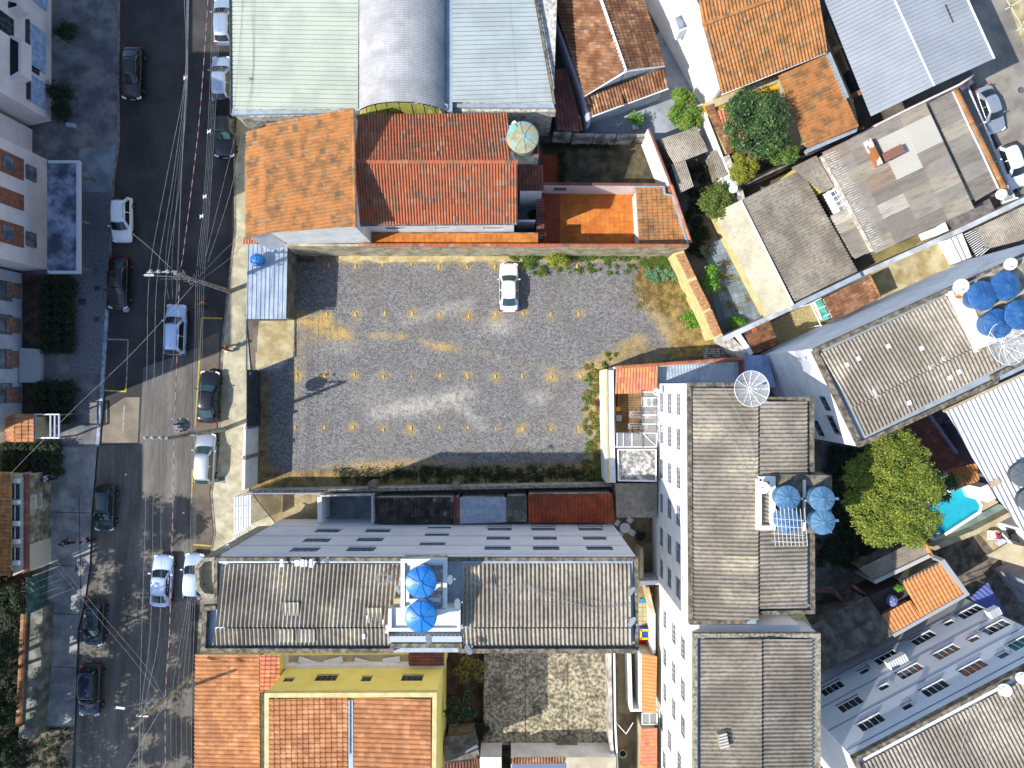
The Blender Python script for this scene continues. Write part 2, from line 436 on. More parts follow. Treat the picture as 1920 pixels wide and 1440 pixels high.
def path_prism(name, mat, parent, pts, w, z0, z1):
    "a mitred wall along a polyline of pixels (taken at height z1)"
    p = [Vector(P2(x, y, z1)) for x, y in pts]; L_, R_ = [], []
    for i, q in enumerate(p):
        d = Vector((0, 0))
        if i > 0: d += (q - p[i - 1]).normalized()
        if i < len(p) - 1: d += (p[i + 1] - q).normalized()
        d.normalize(); nn = Vector((-d.y, d.x)); c = 1.0
        if 0 < i < len(p) - 1: c = max(0.4, nn.dot(Vector((-(p[i + 1] - q).normalized().y, (p[i + 1] - q).normalized().x))))
        L_.append(q + nn * w / 2 / c); R_.append(q - nn * w / 2 / c)
    mb = MB()
    for i in range(len(p) - 1): pass
    v = []; n = len(p)
    for z in (z0, z1):
        v += [(q.x, q.y, z) for q in L_] + [(q.x, q.y, z) for q in R_]
    f = []
    for i in range(n - 1):
        f += [(2 * n + i, 3 * n + i, 3 * n + i + 1, 2 * n + i + 1), (i, 2 * n + i, 2 * n + i + 1, i + 1), (n + i, n + i + 1, 3 * n + i + 1, 3 * n + i)]
    f += [(0, n, 3 * n, 2 * n), (n - 1, 3 * n - 1, 4 * n - 1, 2 * n - 1)]
    return mb.add(v, f).build(name, mat, parent)
# ---------------------------------------------------------------- materials
asphalt = M('asphalt', A(84, 80, 78), A(64, 62, 62), scale=.35, fine=.28, fscale=9, bump=.01, stain=A(106, 101, 94), sscale=.16, samt=.4)
walk = M('pavement_concrete', A(222, 212, 180), A(190, 180, 150), scale=.7, fine=.1, bump=.004, stain=A(160, 150, 125), sscale=1.1, samt=.55)
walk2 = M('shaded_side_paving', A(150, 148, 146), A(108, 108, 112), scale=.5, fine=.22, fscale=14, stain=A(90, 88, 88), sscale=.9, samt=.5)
conc = M('old_concrete', A(175, 165, 145), A(135, 125, 110), scale=1.2, fine=.2, stain=A(80, 72, 62), sscale=1.5, samt=.6, bump=.006)
cream = M('cream_concrete', A(218, 203, 160), A(185, 165, 115), scale=.8, fine=.12, stain=A(150, 130, 90), sscale=.9, samt=.5)
soil = M('bare_soil', A(150, 118, 75), A(95, 72, 48), scale=.9, fine=.3, fscale=18, bump=.02)
darksoil = M('dark_soil', A(95, 80, 62), A(60, 50, 42), scale=1.2, fine=.35, fscale=14, bump=.02)
white = M('white_paint', (.80, .79, .76), (.70, .69, .66), scale=.8, fine=.03, stain=A(170, 160, 145), sscale=.7, samt=.2)
white2 = M('clean_white_paint', (.80, .79, .77), (.72, .71, .69), scale=1.0, fine=.02)
lilac = M('pale_grey_render', (.86, .80, .78), (.79, .74, .72), scale=.5, fine=.05, stain=(.6, .58, .6), sscale=.4, samt=.3)
bluewhite = M('bluish_white_render', (.84, .85, .86), (.79, .81, .83), scale=.5, fine=.04, stain=(.6, .63, .68), sscale=.35, samt=.25)
dirtywhite = M('weathered_whitewash', A(240, 235, 222), A(190, 180, 162), scale=1.5, amt=.6, fine=.14, stain=A(100, 92, 82), sscale=3, samt=.6)
coping = M('lichened_parapet', A(160, 148, 128), A(105, 96, 82), scale=3, fine=.25, fscale=16, stain=A(60, 54, 46), sscale=2.2, samt=.6)
coping2 = M('speckled_coping', A(190, 182, 160), A(130, 120, 100), scale=5, fine=.25, fscale=18)
flash = M('aluminium_flashing', A(205, 218, 226), A(185, 198, 208), scale=1.5, fine=.05, rough=.45, metal=.25)
steel = M('galvanised_steel', A(150, 155, 160), A(110, 112, 118), scale=3, fine=.1, rough=.5, metal=.4)
darksteel = M('dark_steel', A(84, 94, 102), A(60, 66, 74), scale=3, fine=.1, rough=.5)
whitesteel = M('white_painted_steel', (.78, .78, .78), fine=.04, rough=.45)
black = M('black_rubber', (.012, .012, .013), fine=.1, rough=.8)
brown = M('brown_timber', A(120, 80, 50), A(80, 50, 32), scale=4, fine=.2)
fibre = M('fibre_cement', A(204, 192, 172), A(168, 156, 138), scale=.35, fine=.4, fscale=22, stain=A(120, 112, 102), sscale=3.5, samt=.5, tone=.045,
          pal=[(0, A(204, 192, 172)), (.9, A(222, 209, 182)), (.95, A(184, 173, 154))], bump=.004)
fibre_pale = M('fibre_cement_newer', A(232, 224, 198), A(210, 202, 176), scale=.5, fine=.16, fscale=20, stain=A(170, 162, 138), sscale=3, samt=.3, tone=.03)
fibre_mix = M('fibre_cement_patched', A(190, 180, 165), fine=.26, fscale=24, stain=A(130, 118, 104), sscale=2.5, samt=.45, tone=.08, stretch=(.39, 4, 1),
              pal=[(0, A(186, 176, 164)), (.35, A(204, 192, 172)), (.5, A(172, 162, 150)), (.72, A(196, 184, 164)), (.83, A(222, 214, 196)), (.95, A(180, 142, 124)), (.97, A(192, 168, 146))])
fibre_lite = M('fibre_cement_light', A(230, 225, 210), fine=.12, fscale=22, tone=.04)
fibre_dark = M('fibre_cement_mossy', A(158, 150, 138), A(110, 104, 96), scale=1.2, fine=.3, stain=A(80, 76, 66), sscale=1.6, samt=.5, tone=.15)
red_sheet = M('rust_red_sheet', A(160, 112, 98), fine=.2, tone=.1)
metal_grn = M('pale_painted_steel_roof', A(212, 218, 198), A(198, 206, 188), scale=.5, fine=.06, rough=.55, metal=.0, tone=.03, stain=A(202, 204, 182), sscale=3, samt=.2)
metal_grn2 = M('pale_grey_steel_roof', A(214, 222, 218), A(200, 208, 205), scale=.5, fine=.05, rough=.5, metal=.1, tone=.02, stain=A(196, 202, 198), sscale=3, samt=.15)
metal_grey = M('blue_grey_steel_roof', A(200, 203, 206), A(188, 191, 195), scale=.3, fine=.05, rough=.5, metal=.15, tone=.03)
metal_vault = M('zinc_vault', A(216, 214, 212), A(194, 192, 190), scale=.5, fine=.08, rough=.5, metal=.1, tone=.03, stain=A(170, 166, 160), sscale=.9, samt=.35)
metal_white = M('white_trapezoid_roof', (.52, .52, .54), (.46, .46, .48), scale=.5, fine=.04, rough=.5, tone=.02)
metal_bright = M('bright_zinc_sheet', A(215, 228, 240), A(195, 208, 222), scale=1, fine=.08, rough=.35, metal=.4, tone=.04)
metal_blue = M('blue_steel_sheet', A(180, 200, 235), A(150, 172, 210), scale=1, fine=.1, rough=.45, metal=.2)
tile_or = M('orange_clay_tile', A(232, 162, 98), A(214, 146, 86), scale=1.2, fine=.26, fscale=14, tone=.1,
            pal=[(0, A(206, 142, 86)), (.4, A(192, 132, 80)), (.62, A(186, 148, 106)), (.82, A(148, 120, 90)), (.95, A(222, 164, 104))], stain=A(112, 94, 66), sscale=1.1, samt=.6)
tile_red = M('red_clay_tile', A(222, 124, 82), A(204, 112, 76), scale=1.2, fine=.2, fscale=9, tone=.18,
             pal=[(0, A(194, 122, 84)), (.36, A(178, 114, 82)), (.56, A(188, 146, 118)), (.78, A(144, 106, 84)), (.93, A(212, 132, 86))], stain=A(140, 118, 94), sscale=.9, samt=.65)
tile_brown = M('brown_clay_tile', A(176, 116, 78), A(140, 92, 62), scale=1.0, fine=.2, fscale=9, tone=.18,
               pal=[(0, A(196, 144, 106)), (.5, A(170, 124, 92)), (.75, A(212, 164, 122)), (.9, A(142, 110, 86))], stain=A(112, 90, 72), sscale=1.6, samt=.4)
tile_pale = M('pale_clay_tile', A(216, 152, 104), A(196, 134, 90), scale=1.0, fine=.1, fscale=9, tone=.1,
              pal=[(0, A(230, 164, 112)), (.5, A(218, 150, 100)), (.8, A(236, 176, 126)), (.94, A(196, 130, 86))])
tile_new = M('fresh_orange_tile', A(240, 168, 108), A(230, 156, 98), scale=1.0, fine=.08, fscale=9, tone=.08)
tile_salmon = M('salmon_clay_tile', A(226, 128, 92), fine=.12, tone=.12, pal=[(0, A(228, 146, 112)), (.7, A(240, 168, 100)), (.86, A(214, 132, 100))])
tile_black = M('blackened_clay_tile', A(90, 82, 76), A(60, 54, 50), scale=1.3, fine=.3, tone=.25, pal=[(0, A(88, 80, 74)), (.8, A(150, 140, 125)), (.9, A(110, 84, 66))])
tile_dark = M('dark_red_tile', A(170, 108, 90), A(132, 86, 76), scale=1.0, fine=.25, tone=.2, stain=A(92, 76, 68), sscale=1.8, samt=.4)
floor_or = M('terracotta_floor_tile', A(240, 146, 56), A(218, 120, 42), scale=.8, fine=.12, tone=.12, stain=A(150, 88, 44), sscale=2.5, samt=.35)
floor_red = M('red_floor_tile', A(190, 90, 55), fine=.2, tone=.12, stain=A(100, 60, 40), sscale=1.3, samt=.4)
brickm = M('brick_paving', A(215, 150, 105), fine=.2, tone=.22, pal=[(0, A(214, 148, 102)), (.55, A(226, 172, 128)), (.8, A(190, 118, 78))])
yellow = M('yellow_render', (.88, .76, .20), (.84, .71, .18), scale=.5, fine=.05, stain=(.66, .54, .14), sscale=.6, samt=.3)
yellow2 = M('golden_render', A(246, 196, 40), fine=.06)
creamp = M('cream_parapet', A(244, 226, 160), A(225, 205, 140), scale=1.5, fine=.08)
beige = M('beige_render', A(224, 208, 170), A(204, 186, 148), scale=.7, fine=.08, stain=A(160, 144, 112), sscale=.8, samt=.4)
pinkr = M('pinkish_render', (.74, .66, .65), (.66, .58, .57), scale=.6, fine=.08)
brickwall = M('brown_brick_facing', (.30, .12, .07), (.20, .08, .05), scale=3, fine=.25, fscale=14)
brickwall2 = M('dull_brick_facing', A(176, 140, 124), A(140, 108, 96), scale=3, fine=.25, fscale=14)
paint_y = M('yellow_road_paint', A(235, 205, 60), A(205, 180, 70), scale=4, fine=.15)
paint_w = M('worn_white_paint', A(200, 200, 196), A(150, 148, 144), scale=4, fine=.15)
marker = M('yellow_marker_paint', A(244, 214, 90), A(220, 184, 80), scale=20, fine=.1)
glassd = M('window_glass', (.02, .025, .03), (.05, .06, .07), scale=2, fine=.1, rough=.08, spec=.7)
glassb = M('bluish_window_glass', (.22, .26, .30), (.09, .11, .13), scale=1.2, fine=.1, rough=.1, spec=.6)
glassc = M('car_glass', (.012, .018, .02), fine=0, rough=.03, spec=.8)
glasst = M('greenish_car_glass', (.03, .07, .065), fine=0, rough=.04, spec=.8)
clearp = M('clear_roof_panel', (.75, .78, .78), fine=.05, rough=.15, alpha=.28)
translp = M('translucent_corrugated', A(205, 214, 225), A(180, 190, 205), scale=2, fine=.08, rough=.3, tone=.05)
olive = M('olive_glazing', A(190, 188, 96), A(165, 165, 80), scale=1, fine=.05, rough=.25, tone=.12)
tank_b = M('blue_plastic', A(44, 144, 228), A(34, 126, 208), scale=1.5, fine=.14, stain=A(110, 165, 205), sscale=2, samt=.35, rough=.35, spec=.5)
tank_s = M('steel_blue_plastic', A(104, 150, 184), A(84, 130, 168), scale=1.2, fine=.16, stain=A(140, 165, 180), sscale=2, samt=.4, rough=.45)
tank_d = M('deep_blue_plastic', A(64, 116, 176), A(48, 98, 156), scale=1.2, fine=.16, stain=A(100, 140, 175), sscale=2, samt=.4, rough=.4)
tank_f = M('faded_blue_fibreglass', A(190, 186, 150), A(150, 205, 215), scale=1.6, sharp=(.5, .6), fine=.12, fscale=6, stain=A(140, 130, 96), sscale=1.2, samt=.5)
tank_w = M('aged_white_plastic', A(225, 225, 220), A(205, 205, 200), scale=3, fine=.05)
dishm = M('dish_white', (.72, .73, .73), (.62, .63, .62), scale=4, fine=.05, rough=.5)
meshm = M('perforated_dish_mesh', (.62, .62, .6), fine=.05, rough=.5, alpha=.42)
cablem = M('pale_cable', (.36, .36, .35), (.24, .24, .23), scale=3, fine=.1)
cablek = M('black_cable', (.03, .03, .03), fine=.1)
polem = M('pole_concrete', A(190, 182, 165), A(150, 142, 128), scale=2, fine=.15, stain=A(110, 104, 94), sscale=2, samt=.4)
woodf = M('wood_look_floor', A(160, 125, 85), A(120, 88, 58), scale=2, fine=.15, tone=.2)
pool_t = M('pool_shell', (.02, .42, .52), (.02, .36, .47), scale=2.5, fine=.06)
water = M('pool_water', (.03, .55, .68), fine=0, rough=.02, spec=.6, alpha=.35)
greens = M('green_grey_floor_tile', A(150, 170, 160), A(120, 140, 132), scale=.8, fine=.1, tone=.06)
slate = M('slate_paving', A(160, 172, 180), A(125, 138, 146), scale=.7, fine=.15, tone=.12)
tarp = M('dark_plastic_sheet', A(90, 92, 104), A(60, 62, 74), scale=1.4, fine=.2, rough=.35)
greencloth = M('green_shade_cloth', A(130, 215, 190), A(90, 185, 160), scale=3, fine=.15)
leaf_y = M('sunlit_yellow_green_leaves', A(178, 178, 40), rough=.6, fine=0, tone=.28, pal=[(0, A(190, 192, 66)), (.3, A(164, 176, 66)), (.6, A(138, 158, 68)), (.87, A(208, 204, 80))], transl=.3)
leaf_m = M('mid_green_leaves', A(120, 150, 62), rough=.6, fine=0, tone=.22, pal=[(0, A(118, 146, 58)), (.4, A(90, 124, 54)), (.7, A(146, 168, 76)), (.9, A(70, 100, 46))], transl=.25)
leaf_d = M('dark_green_leaves', A(84, 118, 66), rough=.5, fine=0, tone=.25, pal=[(0, A(80, 114, 62)), (.45, A(56, 86, 50)), (.75, A(108, 140, 84)), (.93, A(140, 165, 110))], transl=.15)
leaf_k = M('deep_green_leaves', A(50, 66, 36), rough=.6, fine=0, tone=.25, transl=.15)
leaf_g = M('fresh_green_leaves', A(128, 186, 60), rough=.55, fine=0, tone=.22, pal=[(0, A(124, 184, 56)), (.5, A(90, 156, 56)), (.8, A(170, 206, 84))], transl=.3)
leaf_b = M('bluish_green_leaves', A(120, 166, 120), rough=.55, fine=0, tone=.2, transl=.2)
leaf_o = M('olive_leaves', A(150, 140, 66), rough=.6, fine=0, tone=.25, pal=[(0, A(150, 142, 60)), (.4, A(176, 160, 80)), (.7, A(118, 118, 56)), (.88, A(190, 130, 80))], transl=.2)
leaf_r = M('maroon_leaves', A(120, 50, 66), rough=.6, fine=0, tone=.2)
bark = M('bark', A(120, 100, 80), A(80, 66, 52), scale=4, fine=.25)
skin = M('skin', A(190, 135, 100), fine=.03); hairm = M('dark_hair', (.015, .012, .01), fine=.1)

def cloth(name, c): return M(name, c, fine=.1, fscale=30)

# ---------------------------------------------------------------- vegetation
def leaf_mesh(name, mat, parent, blobs, n, size, flat=0.4, seed=0, box=False):
    "leaf blades scattered through ellipsoid clumps [(x, y, z, rx, ry, rz)]"
    r = np.random.default_rng(seed + 11); B = np.array(blobs, float)
    w = B[:, 3] * B[:, 4]; w = w / w.sum(); k = r.choice(len(B), n, p=w)
    d = r.normal(size=(n, 3)); d /= np.linalg.norm(d, axis=1)[:, None]; d[:, 2] = np.abs(d[:, 2]) * np.sign(r.random(n) - .18)
    if box: d = r.uniform(-1, 1, (n, 3)); rad = np.ones(n)
    else: rad = r.random(n) ** .5 * (1 + .4 * np.sin(d[:, 0] * 7 + k * 2.1) * np.cos(d[:, 1] * 6 + k))
    c = B[k, :3] + d * rad[:, None] * B[k, 3:6]
    c[:, 2] = np.maximum(c[:, 2], 0.03)
    nn = r.normal(size=(n, 3)) * flat + np.array([0, 0, .7]) + d * .6; nn /= np.linalg.norm(nn, axis=1)[:, None]
    a = np.cross(nn, r.normal(size=(n, 3))); a /= np.linalg.norm(a, axis=1)[:, None]; b = np.cross(nn, a)
    s = size * r.uniform(.6, 1.35, n)[:, None]
    v = np.stack([c - a * s, c + b * s * .45, c + a * s, c - b * s * .45], 1).reshape(-1, 3)
    me = bpy.data.meshes.new(name); me.vertices.add(4 * n); me.vertices.foreach_set('co', v.ravel())
    me.loops.add(4 * n); me.loops.foreach_set('vertex_index', np.arange(4 * n))
    me.polygons.add(n); me.polygons.foreach_set('loop_start', np.arange(n) * 4)
    t = np.repeat(r.random(n), 4); at = me.attributes.new('tone', 'FLOAT', 'POINT'); at.data.foreach_set('value', t)
    me.materials.append(mat); me.update(); me.validate()
    return link(bpy.data.objects.new(name, me), parent)
def blobs_round(c, R, n, r0, squash=.7, seed=1):
    q = random.Random(seed); out = []
    for i in range(n):
        a = q.uniform(0, 6.283); d = R * math.sqrt(q.random()) * .85; r = r0 * q.uniform(.65, 1.25)
        z = c[2] + (R * squash) * (1 - (d / R) ** 2) * q.uniform(-.1, .55)
        out.append((c[0] + d * math.cos(a), c[1] + d * math.sin(a), z, r, r, r * .75))
    return out
def tree(name, label, px, py, h, R, mat, n=9000, leaf=.11, nb=26, seed=1, group=None, blobs=None, squash=.7, cat='tree', r0=None, ground=None, two=None, ell=(1, 1, 0)):
    c = P(px, py, h); g = ground or (c.x, c.y)
    t = thing(name, label, cat, (g[0], g[1], 0), 0, group)
    bl = blobs or blobs_round((c.x, c.y, h - R * squash * .4), R, nb, r0 or R * .3, squash, seed)
    if ell != (1, 1, 0):
        ca, sa = math.cos(ell[2]), math.sin(ell[2]); o2 = []
        for b in bl:
            dx, dy = b[0] - c.x, b[1] - c.y; u, v_ = (dx * ca + dy * sa) * ell[0], (-dx * sa + dy * ca) * ell[1]
            o2.append((c.x + u * ca - v_ * sa, c.y + u * sa + v_ * ca, *b[2:]))
        bl = o2
    tr = MB(); base = Vector((g[0], g[1], 0)); top = Vector((c.x, c.y, max(.3, h - R * squash * .9)))
    rt = max(.03, R * .055)
    tr.tube([base, base.lerp(top, .5) + Vector((rt, -rt, 0)), top], rt, 7, rt * .6)
    for b in bl[::max(1, len(bl) // 9)]:
        m = Vector(b[:3]); tr.tube([top - Vector((0, 0, .1)), (top + m) / 2 + Vector((0, 0, R * .05)), m], rt * .5, 5, rt * .15)
    tr.build('trunk', bark, t)
    leaf_mesh('crown', mat, t, bl, n, leaf, seed=seed)
    if two: leaf_mesh('crown', two[0], t, bl, two[1], leaf, seed=seed + 5)
    return t
def bush(name, label, px, py, R, mat, h=.8, n=900, leaf=.08, seed=3, group=None, cat='bush', ry=None, nb=7, z0=0):
    c = P(px, py, z0 + h * .6); t = thing(name, label, cat, (c.x, c.y, z0), 0, group)
    q = random.Random(seed); ry = ry or R
    bl = [(c.x + q.uniform(-.6, .6) * R, c.y + q.uniform(-.6, .6) * ry, z0 + h * q.uniform(.35, .65), R * .5, ry * .5, h * .4) for _ in range(nb)]
    st = MB()
    for b in bl[:5]: st.tube([(c.x, c.y, z0), b[:3]], .02, 4, .008)
    st.build('stem', bark, t); leaf_mesh('foliage', mat, t, bl, n, leaf, seed=seed)
    return t

# ---------------------------------------------------------------- cars
def ring_loft(mb, rings, m=0, closed_ends=True):
    k = len(rings[0]); b = len(mb.v)
    v = [q for r in rings for q in r]
    f = [(i * k + j, i * k + (j + 1) % k, (i + 1) * k + (j + 1) % k, (i + 1) * k + j) for i in range(len(rings) - 1) for j in range(k)]
    if closed_ends: f += [tuple(range(k - 1, -1, -1)), tuple((len(rings) - 1) * k + j for j in range(k))]
    mb.add(v, f, m)
CARS = {
 'hatch': dict(L=3.95, W=1.72, Ht=1.47, hood=.97, yf0=.98, yf1=.30, yr1=-1.45, yr0=-1.86, deck=.92),
 'sedan': dict(L=4.5, W=1.78, Ht=1.45, hood=.96, yf0=1.05, yf1=.42, yr1=-1.0, yr0=-1.72, deck=.98),
 'wagon': dict(L=4.4, W=1.78, Ht=1.55, hood=.98, yf0=1.08, yf1=.42, yr1=-1.72, yr0=-2.08, deck=.95),
 'suv':   dict(L=4.4, W=1.84, Ht=1.68, hood=1.08, yf0=1.05, yf1=.45, yr1=-1.78, yr0=-2.08, deck=1.02),
 'pickup':dict(L=5.1, W=1.86, Ht=1.72, hood=1.08, yf0=1.15, yf1=.6, yr1=-.62, yr0=-.86, deck=1.0)}
def car(name, label, kind, px, py, ang, paint, group=None, rails=False, glass=None, twotone=None, top_pt=1.2, scale=1.0, lights_on=False):
    """px, py: the middle of the car's roof in the photograph; ang: degrees, 0 = nose towards the top of the picture"""
    d = CARS[kind]; L, W, Ht = d['L'], d['W'], d['Ht']; g = glass or glassc
    t = thing(name, label, 'car' if kind != 'pickup' else 'pickup truck', (0, 0, 0), 0, group)
    hl, hw = L / 2, W / 2; hood, deck = d['hood'], d['deck']; belt = .96 if kind != 'suv' else 1.06
    def ring(y, w, zt, zs, zb=.24):
        return [(-w * .9, y, zb), (-w, y, zb + .18), (-w, y, zs * .72), (-w * .97, y, zs), (-w * .82, y, zt - .02), (-w * .4, y, zt), (0, y, zt + .012),
                (w * .4, y, zt), (w * .82, y, zt - .02), (w * .97, y, zs), (w, y, zs * .72), (w, y, zb + .18), (w * .9, y, zb)]
    st = [(-hl, .80, .62, .55), (-hl + .06, .90, deck - .12, .68), (-hl + .3, .97, deck, deck - .1), (d['yr0'] + .0, .99, deck + .02, deck - .09),
          (-.6, 1.0, belt, belt - .1), (.5, 1.0, belt, belt - .1), (d['yf0'], .99, hood + .0, hood - .1), (hl - .55, .97, hood - .1, hood - .2),
          (hl - .2, .93, hood - .2, hood - .3), (hl - .05, .84, hood - .32, hood - .42), (hl, .72, .56, .5)]
    st = sorted(st, key=lambda q: q[0]); mb = MB(); ring_loft(mb, [ring(y, hw * w, zt, zs) for y, w, zt, zs in st])
    body = mb.build('body', paint, t, True); sub = body.modifiers.new('s', 'SUBSURF'); sub.levels = sub.render_levels = 2
    # cabin shell
    wb, wt = hw * .93, hw * .70
    cs = [(d['yr0'], wb * .82, wb * .78, deck), (d['yr1'] - .06, wb * .93, wt * .9, Ht - .10), (d['yr1'] + .18, wb * .98, wt, Ht - .03), ((d['yr1'] + d['yf1']) / 2, wb, wt * 1.02, Ht),
          (d['yf1'] - .15, wb, wt, Ht - .02), (d['yf1'] + .05, wb * .98, wt * .94, Ht - .09), (d['yf0'], wb * .86, wb * .80, hood - .02)]
    def cring(y, b, w, z, e=0.0, hi=None):
        zb = belt - .08
        return [(-b - e, y, zb), (-(b + w) / 2 - e, y, (zb + z) / 2 if z > zb + .2 else zb), (-w, y, z - .06 + e), (-w * .8, y, z + e), (0, y, z + .025 + e), (w * .8, y, z + e), (w, y, z - .06 + e), ((b + w) / 2 + e, y, (zb + z) / 2 if z > zb + .2 else zb), (b + e, y, zb)]
    mb = MB(); ring_loft(mb, [cring(*c) for c in cs])
    cab = mb.build('roof', twotone or paint, t, True); sub = cab.modifiers.new('s', 'SUBSURF'); sub.levels = sub.render_levels = 2
    # glass
    def glass_patch(nm, y0, z0, w0, y1, z1, w1, off):
        mb = MB(); nx, ny = 6, 3; v = []
        dy, dz = y1 - y0, z1 - z0; ln = math.hypot(dy, dz); ny_, nz_ = (dz / ln, -dy / ln)
        if nz_ < 0: ny_, nz_ = -ny_, -nz_
        for j in range(ny + 1):
            s = j / ny; w = w0 + (w1 - w0) * s
            for i in range(nx + 1):
                q = -1 + 2 * i / nx; bow = .07 * (1 - q * q) * (1 if y0 > 0 else -1)
                v.append((q * w, y0 + dy * s + bow + ny_ * off, z0 + dz * s + nz_ * off + .02 * (1 - q * q)))
        mb.add(v, [(j * (nx + 1) + i, j * (nx + 1) + i + 1, (j + 1) * (nx + 1) + i + 1, (j + 1) * (nx + 1) + i) for j in range(ny) for i in range(nx)])
        return mb.build(nm, g, t, True)
    glass_patch('windscreen', d['yf0'] - .06, hood + .02, wb * .82, d['yf1'] + .04, Ht - .10, wt * .86, .035)
    glass_patch('rear_window', d['yr0'] + .04, deck + .07, wb * .74, d['yr1'] - .04, Ht - .13, wt * .82, .035)
    for s in (-1, 1):
        mb = MB(); z0, z1 = belt - .01, Ht - .13; x0, x1 = s * (wb + .012), s * (wt + .03 + (wb - wt) * .06)
        yA, yB, yC, yD = d['yf0'] - .34, d['yf1'] - .10, d['yr1'] + .16, d['yr0'] + (.42 if kind == 'sedan' else .22)
        ym = (yA + yD) / 2
        for a0, a1, b0, b1 in ((yA, ym + .04, yB, ym + .04), (ym - .04, yD, ym - .04, yC)):
            mb.add([(x0, a0, z0), (x0, a1, z0), (x1, b1, z1), (x1, b0, z1)], [(0, 1, 2, 3)])
        mb.build('side_window', g, t)
        mb = MB(); mb.obox((s * (hw + .07), d['yf0'] - .35, belt + .03), (.09, 0, 0), (0, .05, 0), (0, 0, .06)); mb.build('wing_mirror', paint, t)
        # lamps
        mb = MB(); mb.obox((s * hw * .72, hl - .13, hood - .34), (s * .17, -.05 * 1, 0), (0, .10, 0), (0, 0, .055)); mb.build('headlight', M('lamp_lens', (.75, .78, .8), fine=0, rough=.1), t)
        mb = MB(); mb.obox((s * hw * .80, -hl + .10, deck - .18), (.13, 0, 0), (0, .07, 0), (0, 0, .10)); mb.build('taillight', M('red_lens', (.35, .01, .01), fine=0, rough=.15), t)
        for y in (hl - .82, -hl + .78):
            c = (s * (hw - .10), y, .31)
            wh = MB().lathe([(.20, -.1), (.29, -.1), (.31, -.06), (.31, .06), (.29, .1), (.20, .1)], c, 18, 0, (s, 0, 0)).build('wheel', black, t)
            MB().lathe([(.19, .0), (.19, .095), (.06, .104)], c, 12, 0, (s, 0, 0)).build('rim', M('alloy', (.5, .5, .52), fine=0, rough=.3, metal=.8), wh)
    mb = MB(); mb.box(-.24, .24, hl - .02, hl + .015, .42, .54); mb.build('number_plate', M('plate_grey', (.5, .5, .5), fine=.1), t)
    mb = MB(); mb.box(-hw * .62, hw * .62, hl - .07, hl - .01, .30, .42); mb.build('grille', black, t)
    if rails:
        for s in (-1, 1):
            MB().tube([(s * wt * .92, d['yf1'] - .25, Ht - .05), (s * wt * .92, d['yf1'] - .4, Ht + .04), (s * wt * .92, d['yr1'] + .35, Ht + .04), (s * wt * .92, d['yr1'] + .2, Ht - .05)], .022, 5).build('roof_rail', darksteel, t)
    if kind != 'pickup':
        MB().tube([(0, d['yr1'] + .35, Ht), (0, d['yr1'] + .2, Ht + .14)], .012, 4).build('aerial', black, t)
    else:
        MB().box(-hw * .8, hw * .8, -hl + .12, d['yr0'] - .12, .99, 1.035).build('cargo_bed', black, t)
    p = P(px, py, Ht - .1); t.location = (p.x, p.y, 0); t.rotation_euler = (0, 0, math.radians(ang)); t.scale = (scale,) * 3
    return t
def paintm(name, c, metal=.3, rough=.3): return M(name, c, fine=0, rough=rough, metal=metal, spec=.5, coat=.6)

# ---------------------------------------------------------------- water tanks, dishes
def tank(label, px, py, z0, hgt, r, mat, ribs=8, name='water_tank', group=None, lidmat=None, spin=.2, flatlid=False):
    z1 = z0 + hgt; p = P(px, py, z1); c = (p.x, p.y, 0)
    t = thing(name, label, 'water tank', (p.x, p.y, z0), 0, group)
    MB().lathe([(r * .80, z0), (r * .88, z0 + hgt * .5), (r * .93, z1 - .16), (r * .99, z1 - .15), (r * .99, z1 - .08)], c, 28).build('tank_body', mat, t, False)
    rise = .06 if flatlid else r * .2
    lid = MB().lathe([(r * 1.03, z1 - .1), (r * 1.03, z1 - .03), (r * .98, z1), (r * .6, z1 + rise * .55), (r * .2, z1 + rise * .95), (r * .14, z1 + rise)], c, 32).build('lid', lidmat or mat, t, True)
    for k in range(ribs):
        a = spin + 2 * math.pi * k / ribs; u = Vector((math.cos(a), math.sin(a), 0)); q = Vector(c)
        mb = MB(); pts = [q + u * r * .17 + Vector((0, 0, z1 + rise + .005)), q + u * r * .6 + Vector((0, 0, z1 + rise * .55 + .02)), q + u * r * .98 + Vector((0, 0, z1 + .02))]
        mb.bar(pts[0], pts[1], .045, .05); mb.bar(pts[1], pts[2], .045, .05); mb.build('lid_rib', lidmat or mat, lid)
    MB().lathe([(r * .17, z1 + rise - .02), (r * .17, z1 + rise + .04), (r * .1, z1 + rise + .07)], c, 14).build('lid_cap', lidmat or mat, lid)
    return t
